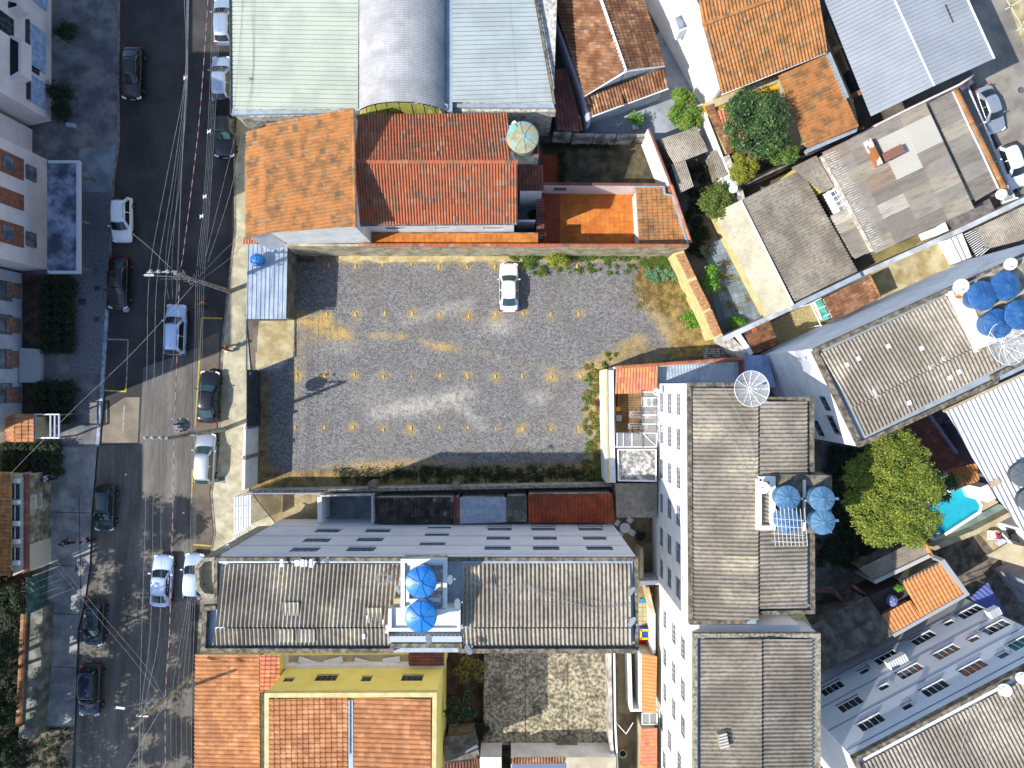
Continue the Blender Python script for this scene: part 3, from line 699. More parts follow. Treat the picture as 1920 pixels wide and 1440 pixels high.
def dish(label, px, py, z, r, az, el=50, mat=None, name='satellite_dish', group=None, base=None):
    "az: compass of the axis, degrees from +x; el: elevation of the axis"
    p = P(px, py, z); a, e = math.radians(az), math.radians(el)
    ax = Vector((math.cos(a) * math.cos(e), math.sin(a) * math.cos(e), math.sin(e))); bz = z - (base if base is not None else .7)
    t = thing(name, label, 'satellite dish', (p.x, p.y, bz), 0, group)
    prof = [(r * k / 5, .22 * r * (k / 5) ** 2) for k in range(5, -1, -1)]
    prof = [(r, .22 * r + .015)] + [(q, w + .015) for q, w in prof[1:-1]] + [(.01, .015)]
    back = [(r * k / 5, .22 * r * (k / 5) ** 2) for k in range(5, 0, -1)] + [(.01, 0)]
    c = p - ax * .1 * r
    mb = MB(); mb.lathe(prof, c, 24, 0, ax); mb.lathe(back, c, 24, 0, ax); mb.build('reflector', mat or dishm, t)
    q = Vector((0, 0, 1)).rotation_difference(ax); lowdir = (ax.cross(Vector((0, 0, 1))).cross(ax)).normalized() * -1
    f = c + ax * r * 1.1 + lowdir * r * .45; MB().bar(c + lowdir * r * .9 + ax * .1 * r, f, .025).build('feed_arm', steel, t)
    MB().obox(f, (.04, 0, 0), (0, .04, 0), (0, 0, .06)).build('receiver', tank_w, t)
    MB().tube([(c.x, c.y, bz), c - ax * .03], .025, 6).build('mast', steel, t)
    return t
def big_dish(label, px, py, z, r, n=12, tilt=(0.15, 0.1), group=None, base=1.0):
    p = P(px, py, z); ax = Vector((tilt[0], tilt[1], 1)).normalized(); q = Vector((0, 0, 1)).rotation_difference(ax)
    t = thing('mesh_dish', label, 'satellite dish', (p.x, p.y, z - base), 0, group); dep = .3 * r
    pt = lambda rr, a: p + q @ Vector((rr * r * math.cos(a), rr * r * math.sin(a), dep * (rr * rr - 1)))
    for k in range(n):
        mb = MB(); a0, a1 = 2 * math.pi * k / n, 2 * math.pi * (k + 1) / n; v = []; R_ = 5
        for i in range(R_ + 1):
            for j in range(4): v.append(pt(.05 + .95 * i / R_, a0 + (a1 - a0) * j / 3))
        mb.add(v, [(i * 4 + j, i * 4 + j + 1, i * 4 + j + 5, i * 4 + j + 4) for i in range(R_) for j in range(3)]); mb.build('mesh_panel', meshm, t)
        mb = MB(); mb.tube([pt(.05 + .95 * i / 5, a0) + Vector((0, 0, .02)) for i in range(6)], .022, 4); mb.build('rib', whitesteel, t)
    mb = MB(); mb.tube([pt(1, 2 * math.pi * k / 36) for k in range(37)], .02, 4, cap=False); mb.build('rim_ring', whitesteel, t)
    top = p + ax * r * .55
    mb = MB()
    for k in range(3): mb.tube([pt(.75, 2.1 * k + .4), top], .014, 4)
    mb.build('feed_support', steel, t); MB().lathe([(.09, 0), (.09, .16), (.05, .2)], top - Vector((0, 0, .1)), 10).build('feed_horn', tank_w, t)
    MB().tube([(p.x, p.y, z - base), p - ax * dep], .07, 8).build('mast', steel, t)
    return t

# ---------------------------------------------------------------- people
def person(label, px, py, ang, shirt, trousers, hair=hairm, stride=.35, cap=None, hold=None, head_px=False):
    p = P(px, py, 1.6 if head_px else .9); t = thing('person', label, 'person', (0, 0, 0))
    J = {'pelvis': (0, 0, .95), 'waist': (0, .01, 1.12), 'chest': (0, .02, 1.32), 'neck': (0, .03, 1.48), 'head0': (0, .05, 1.58), 'head1': (0, .06, 1.68), 'head2': (0, .05, 1.74)}
    R_ = {'pelvis': .145, 'waist': .125, 'chest': .15, 'neck': .055, 'head0': .085, 'head1': .098, 'head2': .07}
    E = [('pelvis', 'waist'), ('waist', 'chest'), ('chest', 'neck'), ('neck', 'head0'), ('head0', 'head1'), ('head1', 'head2')]
    for s, nm in ((-1, 'l'), (1, 'r')):
        f = stride * s
        for k, pos, r in (('hip', (s * .1, 0, .90), .095), ('knee', (s * .11, f * .55 + .04, .50), .062), ('ankle', (s * .11, f, .10), .042), ('toe', (s * .12, f + .19, .04), .035),
                          ('sh', (s * .20, .02, 1.40), .065), ('elb', (s * .27, -f * .35, 1.13), .046), ('wr', (s * .27, -f * .75 + .08, .90), .033), ('palm', (s * .27, -f * .8 + .11, .82), .036)):
            J[nm + k] = pos; R_[nm + k] = r
        E += [('pelvis', nm + 'hip'), (nm + 'hip', nm + 'knee'), (nm + 'knee', nm + 'ankle'), (nm + 'ankle', nm + 'toe'), ('chest', nm + 'sh'), (nm + 'sh', nm + 'elb'), (nm + 'elb', nm + 'wr'), (nm + 'wr', nm + 'palm')]
        bx, by, bz = J[nm + 'palm']
        for q in range(4):
            k = '%sf%d' % (nm, q); J[k] = (bx + (q - 1.5) * .008, by + (q - 1.5) * .018 + .0, bz - .05); R_[k] = .009
            J[k + 'b'] = (bx + (q - 1.5) * .008 - s * .01, by + (q - 1.5) * .018 + .01, bz - .085 + abs(q - 1.4) * .008); R_[k + 'b'] = .007
            E += [(nm + 'palm', k), (k, k + 'b')]
        J[nm + 'th'] = (bx - s * .01, by + .05, bz - .01); R_[nm + 'th'] = .010; E.append((nm + 'palm', nm + 'th'))
    def skinned(nm, keys, mat, grow, par):
        ks = [k for k in J if k in keys]; ix = {k: i for i, k in enumerate(ks)}
        me = bpy.data.meshes.new(nm); me.from_pydata([J[k] for k in ks], [(ix[a], ix[b]) for a, b in E if a in ix and b in ix], [])
        o = link(bpy.data.objects.new(nm, me), par); me.materials.append(mat)
        sk = o.modifiers.new('sk', 'SKIN'); sk.use_smooth_shade = True
        for k in ks:
            me.skin_vertices[0].data[ix[k]].radius = (R_[k] + grow, R_[k] * (.8 if k in ('pelvis', 'waist', 'chest') else 1) + grow)
        me.skin_vertices[0].data[ix[ks[0]]].use_root = True
        sb = o.modifiers.new('sb', 'SUBSURF'); sb.levels = sb.render_levels = 1
        return o
    skinned('body', set(J), skin, 0, t)
    skinned('shirt', {'pelvis', 'waist', 'chest', 'lsh', 'rsh', 'lelb', 'relb'}, shirt, .018, t)
    skinned('trousers', {'pelvis', 'lhip', 'rhip', 'lknee', 'rknee', 'lankle', 'rankle'}, trousers, .024, t)
    mb = MB(); mb.lathe([(.104, 1.66), (.11, 1.70), (.10, 1.75), (.06, 1.79), (.01, 1.80)], (0, .035, 0), 14); mb.build('hair', cap or hair, t, True)
    mb = MB(); mb.obox((0, .155, 1.655), (.012, 0, 0), (0, .018, 0), (0, 0, .02)); mb.build('nose', skin, t)
    for s in (-1, 1): MB().lathe([(.008, 0), (.004, .008)], (s * .035, .148, 1.685), 8, 0, (0, 1, 0)).build('eye', hairm, t); MB().obox((s * .10, .05, 1.67), (.01, 0, 0), (0, .015, 0), (0, 0, .028)).build('ear', skin, t)
    if hold: MB().box(.18, .34, -.1, .2, .55, .85).build('bag', hold, t)
    t.location = (p.x, p.y, 0); t.rotation_euler = (0, 0, math.radians(ang)); return t
# ================================================================ THE GROUND
def G(px, py, z=0.0):
    "world point above the ground point shown at (px, py), lifted to z"
    x, y = P2(px, py, 0); return Vector((x, y, z))
MB().box(-1500, 1500, -1500, 1500, -1, 0).build('ground', M('dusty_ground', A(150, 138, 120), A(110, 100, 88), scale=.4, fine=.25, fscale=10, stain=A(80, 74, 66), sscale=.3, samt=.5))['kind'] = 'structure'
road_pts = [(222, -600), (434, -600), (437, 215), (440, 430), (427, 540), (416, 640), (408, 850), (394, 925), (402, 1000), (376, 1110), (366, 1240), (362, 2000), (100, 2000), (140, 1362), (146, 1180), (160, 1120), (168, 1060), (172, 960), (182, 835), (190, 740), (200, 580), (213, 330), (222, 270)]
sheet('road', asphalt, road_pts, .006)
# worn lane, coloured paler than the asphalt where sun falls on the road
sheet('road_sun_tint', M('road_sun_tint_grey', A(142, 136, 126), A(112, 106, 98), scale=.9, fine=.28, fscale=7, bump=.006, stretch=(1.5, 9, 1.2), stain=A(92, 88, 84), sscale=.8, samt=.6), [(268, 690), (376, 650), (366, 820), (358, 1110), (362, 1700), (138, 1700), (143, 1362), (149, 1186), (163, 1120), (171, 1060), (175, 960), (186, 836), (262, 832)], .010)
sheet('road_sun_tint', M('road_sun_tint_warm', A(160, 148, 128), A(136, 124, 108), scale=.6, fine=.2, fscale=10), [(196, 770), (234, 745), (262, 745), (258, 830), (190, 830)], .010)
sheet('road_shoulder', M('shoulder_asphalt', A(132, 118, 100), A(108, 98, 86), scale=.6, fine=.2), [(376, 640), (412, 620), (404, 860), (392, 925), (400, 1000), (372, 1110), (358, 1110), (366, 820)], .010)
# left pavement and its kerb, cut where driveways cross
def slab(name, mat, pts, z=.12, kind='structure'):
    o = MB().prism([G(*p)[:2] for p in pts], .0, z).build(name, mat)
    o['kind'] = kind; return o
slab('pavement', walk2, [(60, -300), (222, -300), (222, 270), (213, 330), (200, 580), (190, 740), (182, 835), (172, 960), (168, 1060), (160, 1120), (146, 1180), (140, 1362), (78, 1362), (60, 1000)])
slab('pavement', walk, [(440, -300), (600, -300), (600, 200), (470, 460), (462, 600), (470, 690), (468, 920), (520, 985), (480, 1060), (420, 1120), (380, 1110), (404, 1000), (396, 925), (410, 850), (418, 640), (429, 540), (442, 430), (439, 215)], .10)
slab('pavement', M('lower_pavement', A(176, 168, 150), A(140, 132, 118), scale=.9, fine=.15, stain=A(110, 100, 88)), [(378, 1112), (420, 1122), (470, 1240), (470, 2000), (364, 2000), (368, 1240)], .10)
path_prism('kerb', M('painted_kerb', A(200, 205, 220), A(150, 155, 170), scale=3, fine=.1), None, [(200, 580), (190, 740), (182, 838)], .28, 0, .15)['kind'] = 'structure'
path_prism('kerb', conc, None, [(222, -200), (222, 268), (213, 330), (202, 560)], .16, 0, .14)['kind'] = 'structure'
path_prism('kerb', conc, None, [(437, -200), (438, 215), (441, 430), (428, 540), (417, 640), (409, 850), (396, 925), (403, 1000), (379, 1110)], .16, 0, .13)['kind'] = 'structure'
# concrete aprons on the shaded side
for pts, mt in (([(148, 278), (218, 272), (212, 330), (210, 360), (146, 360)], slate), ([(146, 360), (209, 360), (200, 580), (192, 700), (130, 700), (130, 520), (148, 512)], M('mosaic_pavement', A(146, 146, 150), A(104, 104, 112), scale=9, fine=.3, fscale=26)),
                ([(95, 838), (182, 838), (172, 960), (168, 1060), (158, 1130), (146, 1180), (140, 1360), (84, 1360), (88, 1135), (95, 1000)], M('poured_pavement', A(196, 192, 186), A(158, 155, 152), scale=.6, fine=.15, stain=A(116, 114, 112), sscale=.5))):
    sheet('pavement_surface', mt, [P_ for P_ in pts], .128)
for a, b in (((96, 960), (172, 962)), ((90, 1060), (168, 1062)), ((88, 1150), (150, 1152)), ((86, 1250), (143, 1252)), ((148, 930), (152, 1140))):
    o = strip('pavement_joint', darksoil, None, a, b, .06, .1, .134); o['kind'] = 'structure'
for i, (x, y) in enumerate(((157, 566), (148, 731), (148, 1066), (144, 535), (184, 541), (183, 599))):
    c = G(x, y); s = .26 if i else .34
    tag(MB().box(c.x - s, c.x + s, c.y - s * .8, c.y + s * .8, .10, .135).build('manhole_cover', darksteel), ['dark rectangular inspection cover in the mosaic pavement, the larger one beside the kerb', 'dark inspection cover in the mosaic pavement level with the yellow bay line', 'dark inspection cover in the pale poured pavement near the green gate', 'small dark utility cover next to the concrete canopy corner', 'dark utility cover against the kerb beside the black parked car', 'small dark spot cover by the painted kerb'][i], 'manhole cover', 'inspection covers in the shaded pavement')
c = G(417, 899); tag(MB().prism([(c.x - .3, c.y - .28), (c.x + .3, c.y - .3), (c.x + .28, c.y + .3), (c.x - .3, c.y + .28)], .08, .112).build('manhole_cover', steel), 'grey square manhole cover in the sunlit pavement south of the silver wagon', 'manhole cover')
c = G(1914, 169); tag(MB().lathe([(.28, .0), (.28, .02), (.2, .026)], (c.x, c.y, 0), 18).build('manhole_cover', steel), 'round manhole cover in the side street near the silver sedan', 'manhole cover')
# road paint
for nm, mt, pts, w in (('bay_line', paint_w, [(197, 636), (240, 637)], .1), ('bay_line', paint_w, [(240, 637), (237, 718)], .1), ('bay_line', paint_y, [(237, 718), (235, 734), (196, 732)], .13), ('bay_line', paint_w, [(233, 760), (230, 812)], .1),
                       ('bay_line', paint_y, [(378, 596), (417, 597)], .12), ('bay_line', paint_y, [(378, 597), (372, 700)], .13), ('bay_line', paint_y, [(372, 700), (366, 800)], .1), ('bay_line', paint_y, [(361, 880), (358, 945)], .12), ('bay_line', paint_y, [(394, 902), (404, 902)], .12), ('bay_line', paint_y, [(362, 1021), (396, 1024)], .12)):
    o = path_prism(nm, mt, None, pts, w, .008, .016); o['kind'] = 'structure'
c = G(266, 821)
# side street top right
sheet('side_street', M('side_street_asphalt', A(178, 168, 152), A(150, 142, 130), scale=.4, fine=.12, stain=A(130, 122, 112), sscale=.4), [(1640, -500), (1865, -60), (1990, 130), (2300, 700), (2050, 760), (1900, 400), (1830, 160), (1760, -60), (1480, -500)], .008)
slab('pavement', cream, [(1700, -500), (1866, -60), (1900, 30), (1935, 130), (2400, 900), (2500, 700), (2100, -500)], .12)
for a, b in (((1885, 18), (1925, -6)), ((1905, 58), (1945, 36)), ((1888, 0), (1935, 80)), ((1918, 40), (1960, 110))):
    o = strip('pavement_joint', M('light_joint', A(225, 222, 200), fine=.1), None, a, b, .12, .1, .128); o['kind'] = 'structure'
# ================================================================ THE GRAVEL LOT
LOT = [(484, 470), (1272, 478), (1362, 642), (1396, 668), (1290, 668), (1160, 692), (1140, 700), (1142, 912), (476, 916), (478, 690), (488, 600)]
def lot_surface():
    w = [P2(x, y, 0) for x, y in LOT]; xs = [p[0] for p in w]; ys = [p[1] for p in w]; st = .16
    X = np.arange(min(xs), max(xs) + st, st); Y = np.arange(min(ys), max(ys) + st, st); gx, gy = np.meshgrid(X, Y)
    px = gx * F / H + 960; py = 720 - gy * F / H
    def inside(x, y, pl):
        r = np.zeros_like(x, bool); n = len(pl)
        for i in range(n):
            (x0, y0), (x1, y1) = pl[i], pl[(i + 1) % n]
            c = ((y0 > y) != (y1 > y)) & (x < (x1 - x0) * (y - y0) / (y1 - y0 + 1e-12) + x0); r ^= c
        return r
    g = lambda cx, cy, sx, sy=None, a=1: a * np.exp(-((px - cx) / sx) ** 2 - ((py - cy) / (sy or sx)) ** 2)
    def band(x0, y0, x1, y1, s):
        dx, dy = x1 - x0, y1 - y0; t = np.clip(((px - x0) * dx + (py - y0) * dy) / (dx * dx + dy * dy), 0, 1)
        return np.exp(-(((px - x0 - t * dx) ** 2 + (py - y0 - t * dy) ** 2) / s ** 2))
    sm = lambda x: 1 / (1 + np.exp(-x))
    dust = g(585, 600, 26, 12, 1.0) + g(610, 615, 30, 16, .8) + g(640, 628, 22, 10, .9) + .55 * band(700, 628, 760, 632, 8) + .4 * band(790, 640, 850, 655, 8) + g(825, 652, 18, 9, .8) + .22 * band(850, 650, 1060, 700, 14)
    dust *= .85; dust += g(780, 868, 130, 12, .45) + g(690, 876, 90, 8, .5) + .9 * sm((px - 1106 + 8 * np.sin(py / 17)) / 7) * sm((py - 690) / 6) + .8 * np.exp(-((py - 484) / 8) ** 2) * sm((px - 626) / 4) + .7 * band(1110, 690, 1200, 640, 16)
    dust += .6 * band(1205, 560, 1262, 640, 14) + .25 * g(560, 720, 16, 90) + .3 * g(480, 640, 200, 30)
    for row, xs_ in MARK.items():
        for x in xs_:
            k = random.uniform(.5, 1.2); dust += g(x + random.uniform(-3, 3), row[1] + random.uniform(-3, 4), 9 * k + 6, 8 * k + 6, random.uniform(.2, .75))
    pale = g(935, 612, 34, 18, .8) + .6 * band(700, 780, 880, 735, 16) + g(790, 765, 60, 20, .5) + .6 * band(845, 745, 905, 800, 12) + g(1010, 745, 26, 16, .7) + g(640, 650, 40, 20, .4) + .5 * band(880, 570, 760, 600, 14) + g(700, 740, 60, 30, .3)
    pale += 1.0 * sm((py - 600) / 2) * sm((560 - px - (py - 600) * .35) / 3) * sm((690 - py) / 3) * 1.6
    xe = 1196 + 12 * np.sin(py / 23) + np.clip(py - 520, 0, 200) * .52
    soilw = sm((px - xe) / 5) + sm((py - 886 + .03 * (px - 480)) / 5) * 1.1 + sm((505 - px) / 8) * sm((py - 695) / 6) + sm((px - 1120) / 6) * sm((py - 690) / 5) + .6 * sm((px - 1150) / 10) * sm((py - 640) / 8) + .5 * sm((487 - py) / 4) * sm((px - 900) / 40) + .8 * sm((630 - px) / 6) * sm((496 - py) / 5)
    n0, n1 = gx.shape; idx = np.arange(n0 * n1).reshape(n0, n1)
    cx = (px[:-1, :-1] + px[1:, 1:]) / 2; cy = (py[:-1, :-1] + py[1:, 1:]) / 2; keep = inside(cx, cy, LOT)
    q = np.stack([idx[:-1, :-1], idx[:-1, 1:], idx[1:, 1:], idx[1:, :-1]], -1)[keep]
    zz = .02 + .012 * np.sin(gx * 1.7) * np.cos(gy * 1.3) + .01
    me = bpy.data.meshes.new('gravel_lot'); me.vertices.add(n0 * n1); me.vertices.foreach_set('co', np.stack([gx, gy, zz], -1).ravel())
    me.loops.add(q.size); me.loops.foreach_set('vertex_index', q.ravel()); me.polygons.add(len(q)); me.polygons.foreach_set('loop_start', np.arange(len(q)) * 4)
    for nm, ar in (('dust', dust), ('pale', pale), ('soil', soilw)):
        a = me.attributes.new(nm, 'FLOAT', 'POINT'); a.data.foreach_set('value', np.clip(ar, 0, 1.5).ravel())
    me.update(); me.validate()
    # material
    m = bpy.data.materials.new('gravel_ground'); m.use_nodes = True; nt = m.node_tree; N = nt.nodes; Lk = nt.links; bs = N['Principled BSDF']; bs.inputs['Roughness'].default_value = .9
    geo = N.new('ShaderNodeNewGeometry')
    def noise(sc, d=5):
        n = N.new('ShaderNodeTexNoise'); n.inputs['Scale'].default_value = sc; n.inputs['Detail'].default_value = d; n.inputs['Roughness'].default_value = .65; Lk.new(geo.outputs['Position'], n.inputs['Vector']); return n.outputs['Fac']
    def mx(f, a, b, mode='MIX'):
        x = N.new('ShaderNodeMix'); x.data_type = 'RGBA'; x.blend_type = mode
        for s, v in ((x.inputs[0], f), (x.inputs[6], a), (x.inputs[7], b)):
            if hasattr(v, 'links'): Lk.new(v, s)
            elif isinstance(v, (int, float)): s.default_value = v
            else: s.default_value = (*v, 1)
        return x.outputs[2]
    def ma(op, a, b):
        x = N.new('ShaderNodeMath'); x.operation = op; x.use_clamp = False
        for s, v in ((x.inputs[0], a), (x.inputs[1], b)):
            if hasattr(v, 'links'): Lk.new(v, s)
            else: s.default_value = v
        return x.outputs[0]
    def mr(f, a, b):
        r = N.new('ShaderNodeMapRange'); r.inputs[1].default_value = a; r.inputs[2].default_value = b; Lk.new(f, r.inputs[0]); return r.outputs[0]
    def att(nm): a = N.new('ShaderNodeAttribute'); a.attribute_name = nm; return a.outputs['Fac']
    vo = N.new('ShaderNodeTexVoronoi'); vo.inputs['Scale'].default_value = 9; Lk.new(geo.outputs['Position'], vo.inputs['Vector'])
    sep = N.new('ShaderNodeSeparateColor'); Lk.new(vo.outputs['Color'], sep.inputs[0])
    col = mx(mr(sep.outputs[0], .15, .85), A(110, 109, 109), A(166, 163, 160))
    col = mx(ma('MULTIPLY', mr(noise(.35), .4, .65), .45), col, A(122, 116, 108))
    col = mx(mr(ma('MULTIPLY', att('pale'), mr(noise(2.2), .3, .62)), .05, .8), col, A(206, 200, 186))
    col = mx(mr(ma('MULTIPLY', att('dust'), mr(noise(1.8), .28, .58)), .08, .75), col, A(218, 182, 104))
    sc = mx(mr(noise(1.3), .38, .62), A(196, 164, 96), A(118, 92, 56)); sc = mx(mr(noise(5), .5, .7), sc, A(150, 140, 80))
    col = mx(mr(ma('MULTIPLY', att('soil'), mr(noise(2.5), .2, .5)), .2, .8), col, sc)
    fn = mr(noise(26, 6), .25, .75); cx_ = N.new('ShaderNodeCombineXYZ'); v = ma('ADD', ma('MULTIPLY', fn, .5), .75)
    for i in range(3): Lk.new(v, cx_.inputs[i])
    col = mx(1.0, col, cx_.outputs[0], 'MULTIPLY'); Lk.new(col, bs.inputs['Base Color'])
    b = N.new('ShaderNodeBump'); b.inputs['Distance'].default_value = .05; Lk.new(vo.outputs['Distance'], b.inputs['Height']); Lk.new(b.outputs[0], bs.inputs['Normal'])
    me.materials.append(m); o = link(bpy.data.objects.new('gravel_lot', me)); o['kind'] = 'structure'
    # loose stones, real geometry
    r = np.random.default_rng(5); n = 52000; fx = r.uniform(min(xs), max(xs), n); fy = r.uniform(min(ys), max(ys), n)
    ppx, ppy = fx * F / H + 960, 720 - fy * F / H; ok = inside(ppx, ppy, LOT) & (ppy > 488) & (ppy < 884) & (ppx < 1196 + np.clip(ppy - 520, 0, 200) * .5) & ((ppx < 1104) | (ppy < 690)) & ((ppx > 508) | (ppy < 600))
    fx, fy = fx[ok], fy[ok]; n = len(fx); s = r.uniform(.018, .045, n); a = r.uniform(0, 6.28, n); V = np.zeros((n, 5, 3)); z0 = .018 + .012 * np.sin(fx * 1.7) * np.cos(fy * 1.3)
    for k in range(4):
        V[:, k, 0] = fx + s * np.cos(a + k * 1.5708) * r.uniform(.7, 1.3, n); V[:, k, 1] = fy + s * np.sin(a + k * 1.5708) * r.uniform(.7, 1.3, n); V[:, k, 2] = z0
    V[:, 4, 0] = fx + r.uniform(-.3, .3, n) * s; V[:, 4, 1] = fy + r.uniform(-.3, .3, n) * s; V[:, 4, 2] = z0 + .01 + s * r.uniform(.7, 1.3, n)
    b0 = np.arange(n)[:, None, None] * 5; T = (b0 + np.array([[0, 1, 4], [1, 2, 4], [2, 3, 4], [3, 0, 4]])[None]).reshape(-1)
    me = bpy.data.meshes.new('gravel_stones'); me.vertices.add(5 * n); me.vertices.foreach_set('co', V.ravel()); me.loops.add(len(T)); me.loops.foreach_set('vertex_index', T)
    me.polygons.add(len(T) // 3); me.polygons.foreach_set('loop_start', np.arange(len(T) // 3) * 3)
    at = me.attributes.new('tone', 'FLOAT', 'POINT'); at.data.foreach_set('value', np.repeat(r.random(n), 5)); me.update(); me.validate()
    me.materials.append(M('gravel_stone', A(150, 150, 156), fine=.1, tone=.25, pal=[(0, A(140, 136, 132)), (.35, A(160, 155, 148)), (.6, A(110, 106, 102)), (.8, A(182, 176, 166)), (.92, A(176, 158, 130))]))
    o = link(bpy.data.objects.new('gravel_stones', me)); tag(o, 'loose grey crushed stone spread over the parking lot', 'gravel', kind='stuff')
MARK = {('row along the north wall', 498): [617, 667, 718, 772, 823, 876, 928, 980, 1082],
        ('row below the white sedan', 590): [558, 613, 667, 722, 773, 825, 879, 930, 981, 1033, 1085],
        ('middle row', 705): [557, 610, 665, 719, 772, 826, 877, 929, 979, 1033, 1089],
        ('row nearest the south wall', 803): [554, 609, 663, 719, 771, 825, 878, 930, 981, 1033, 1085]}
lot_surface()
ords = ['first', 'second', 'third', 'fourth', 'fifth', 'sixth', 'seventh', 'eighth', 'ninth', 'tenth', 'eleventh']
mk0 = None
for (rw, y), xs_ in MARK.items():
    for i, x in enumerate(xs_):
        c = G(x, y + random.uniform(-3, 3) + (4 if y == 498 and x > 900 else 0))
        if mk0 is None:
            mb = MB(); mb.add([(x * sx, y * sy, z) for x, y, z in ((.075, .16, -.05), (.068, .15, .05), (.05, .12, .07)) for sx, sy in ((-1, -1), (1, -1), (1, 1), (-1, 1))],
                   [(8, 9, 10, 11), (0, 1, 5, 4), (1, 2, 6, 5), (2, 3, 7, 6), (3, 0, 4, 7), (4, 5, 9, 8), (5, 6, 10, 9), (6, 7, 11, 10), (7, 4, 8, 11)])
            mk0 = mb.build('bay_marker_block', marker); o = mk0
        else: o = mk0.copy(); COL.objects.link(o)
        o.location = (c.x, c.y, .03); o.rotation_euler = (0, 0, random.uniform(-.25, .25)); k = random.uniform(.85, 1.25); o.scale = (k, k * random.uniform(.8, 1.1), 1)
        tag(o, 'yellow painted bay marker block in the gravel, %s of the %s counted from the gate side' % (ords[i], rw), 'marker block', 'yellow bay marker blocks in the gravel lot')
        o['label'] = 'yellow bay marker block, %s from the gate in the %s' % (ords[i], rw)

# lot walls
wn_ = thing_at('boundary_wall', 'long cream wall with yellow bay strokes between gravel lot and orange terrace', 'wall', [(640, 460, 4.5), (1290, 461, 4.5)])
walls(wn_, [(536, 457, 4.5), (536, 461.5, 4.5), (1292, 462.5, 4.5), (1292, 458.5, 4.5)], M('north_wall_plaster', A(226, 216, 184), A(190, 178, 146), scale=.9, fine=.12, stain=A(130, 120, 100), sscale=1.1, samt=.7))
ridge(wn_, (672, 459, 4.57), (1290, 460.5, 4.57), tile_red, r=.15, L=.48, name='coping_tile')
for x in (640, 667, 718, 770, 823, 877, 928, 984, 1082, 1110): # painted strokes on the wall face
    b0 = P(x, 465, 4.0); yv = P(960, 461.5 + (x - 536) / 756, 4.5).y - .012
    MB().obox((b0.x, yv - .004, 3.5), (.045, 0, 0), (0, .004, 0), (0, 0, .7)).build('painted_stroke', paint_y, wn_)
ws_ = thing_at('boundary_wall', 'low whitewashed wall along the south side of the gravel lot', 'wall', [(480, 922, 2.0), (1150, 912, 2.0)])
walls(ws_, [(476, 921, 2.0), (1146, 908, 2.0), (1146, 911.5, 2.0), (476, 924.5, 2.0)], dirtywhite, name='wall')
MB().prism([P(x, y, 2.06)[:2] for x, y in ((474, 920), (1147, 907), (1147, 912.5), (474, 925.5))], 2.0, 2.06).build('coping', coping2, ws_)
for x in (690, 730, 848): walls(ws_, [(x, 905, 2.3), (x + 12, 905, 2.3), (x + 12, 916, 2.3), (x, 916, 2.3)], conc, name='buttress') if x != 730 else None
ww_ = thing_at('boundary_wall', 'tall white street wall between the sliding gate and the south corner', 'wall', [(458, 800, 3.0), (456, 915, 3.0)])
walls(ww_, [(457, 797, 3.0), (461, 797, 3.0), (459, 918, 3.0), (453, 918, 3.0)], white)
walls(ww_, [(456, 855, 3.08), (462, 855, 3.08), (461, 862, 3.08), (455, 862, 3.08)], conc, name='buttress')
gt = thing_at('sliding_gate', 'dark ribbed sliding gate standing open beside the lot entrance', 'gate', [(470, 740, 3.0)])
gw = G(488, 690).x
for k in range(14):
    z = .15 + k * .2
    MB().box(gw - .05, gw + .02, G(0, 796).y, G(0, 696).y, z, z + .15).build('gate_slat', darksteel, gt)
MB().box(gw - .1, gw - .05, G(0, 798).y, G(0, 694).y, .05, 3.0).build('gate_frame', M('gate_grey', A(90, 100, 108), fine=.05), gt)
MB().box(gw + .025, gw + .035, G(0, 704).y, G(0, 698).y, 2.3, 2.7).build('gate_sign', M('blue_white_plate', A(150, 180, 230), fine=.1), gt)
MB().box(gw - .08, gw + .02, G(0, 696).y, G(0, 600).y, 3.05, 3.14).build('gate_top_rail', darksteel, gt)
MB().box(gw - .02, gw + .03, G(0, 796).y, G(0, 600).y, .02, .05).build('gate_track', darksteel, gt)
for y in (598, 798): MB().box(gw - .14, gw + .04, G(0, y).y - .1, G(0, y).y + .1, 0, 3.2).build('gate_post', steel, gt)
# corner shed with bright metal roof
sh = thing_at('shed', 'shed with bright corrugated zinc roof in the street corner of the lot', 'shed', [(465, 457, 3.3), (540, 457, 3.3), (537, 598, 3.3), (462, 598, 3.3)])
walls(sh, [(465, 458, 3.1), (539, 458, 3.1), (535, 597, 3.1), (463, 597, 3.1)], conc, inset=.15)
sheets(sh, [(465, 457, 3.35), (540, 457, 3.35), (537, 598, 3.2), (462, 598, 3.2)], (0, 3), metal_bright, W=.95, L=3.2, pitch=.36, amp=.035, prof='trap')
MB().bar(P(462, 600, 3.15), P(537, 600, 3.15), .1, .12).build('eave_beam', darksteel, sh)
tank('small blue domed tank standing on the zinc shed roof', 481, 487, 3.45, .7, .52, tank_b, 8)
slab('driveway', cream, [(486, 602), (556, 600), (549, 672), (480, 692)], .06)
_q = random.Random(8); sheet('concrete_strip', M('strip_concrete', A(226, 208, 158), A(200, 178, 124), scale=1.2, fine=.15, stain=A(150, 130, 84), sscale=1.5, samt=.5), [(626, 468), (1110, 470)] + [(x, 491 + _q.uniform(-4, 4)) for x in range(1100, 628, -12)], .055)

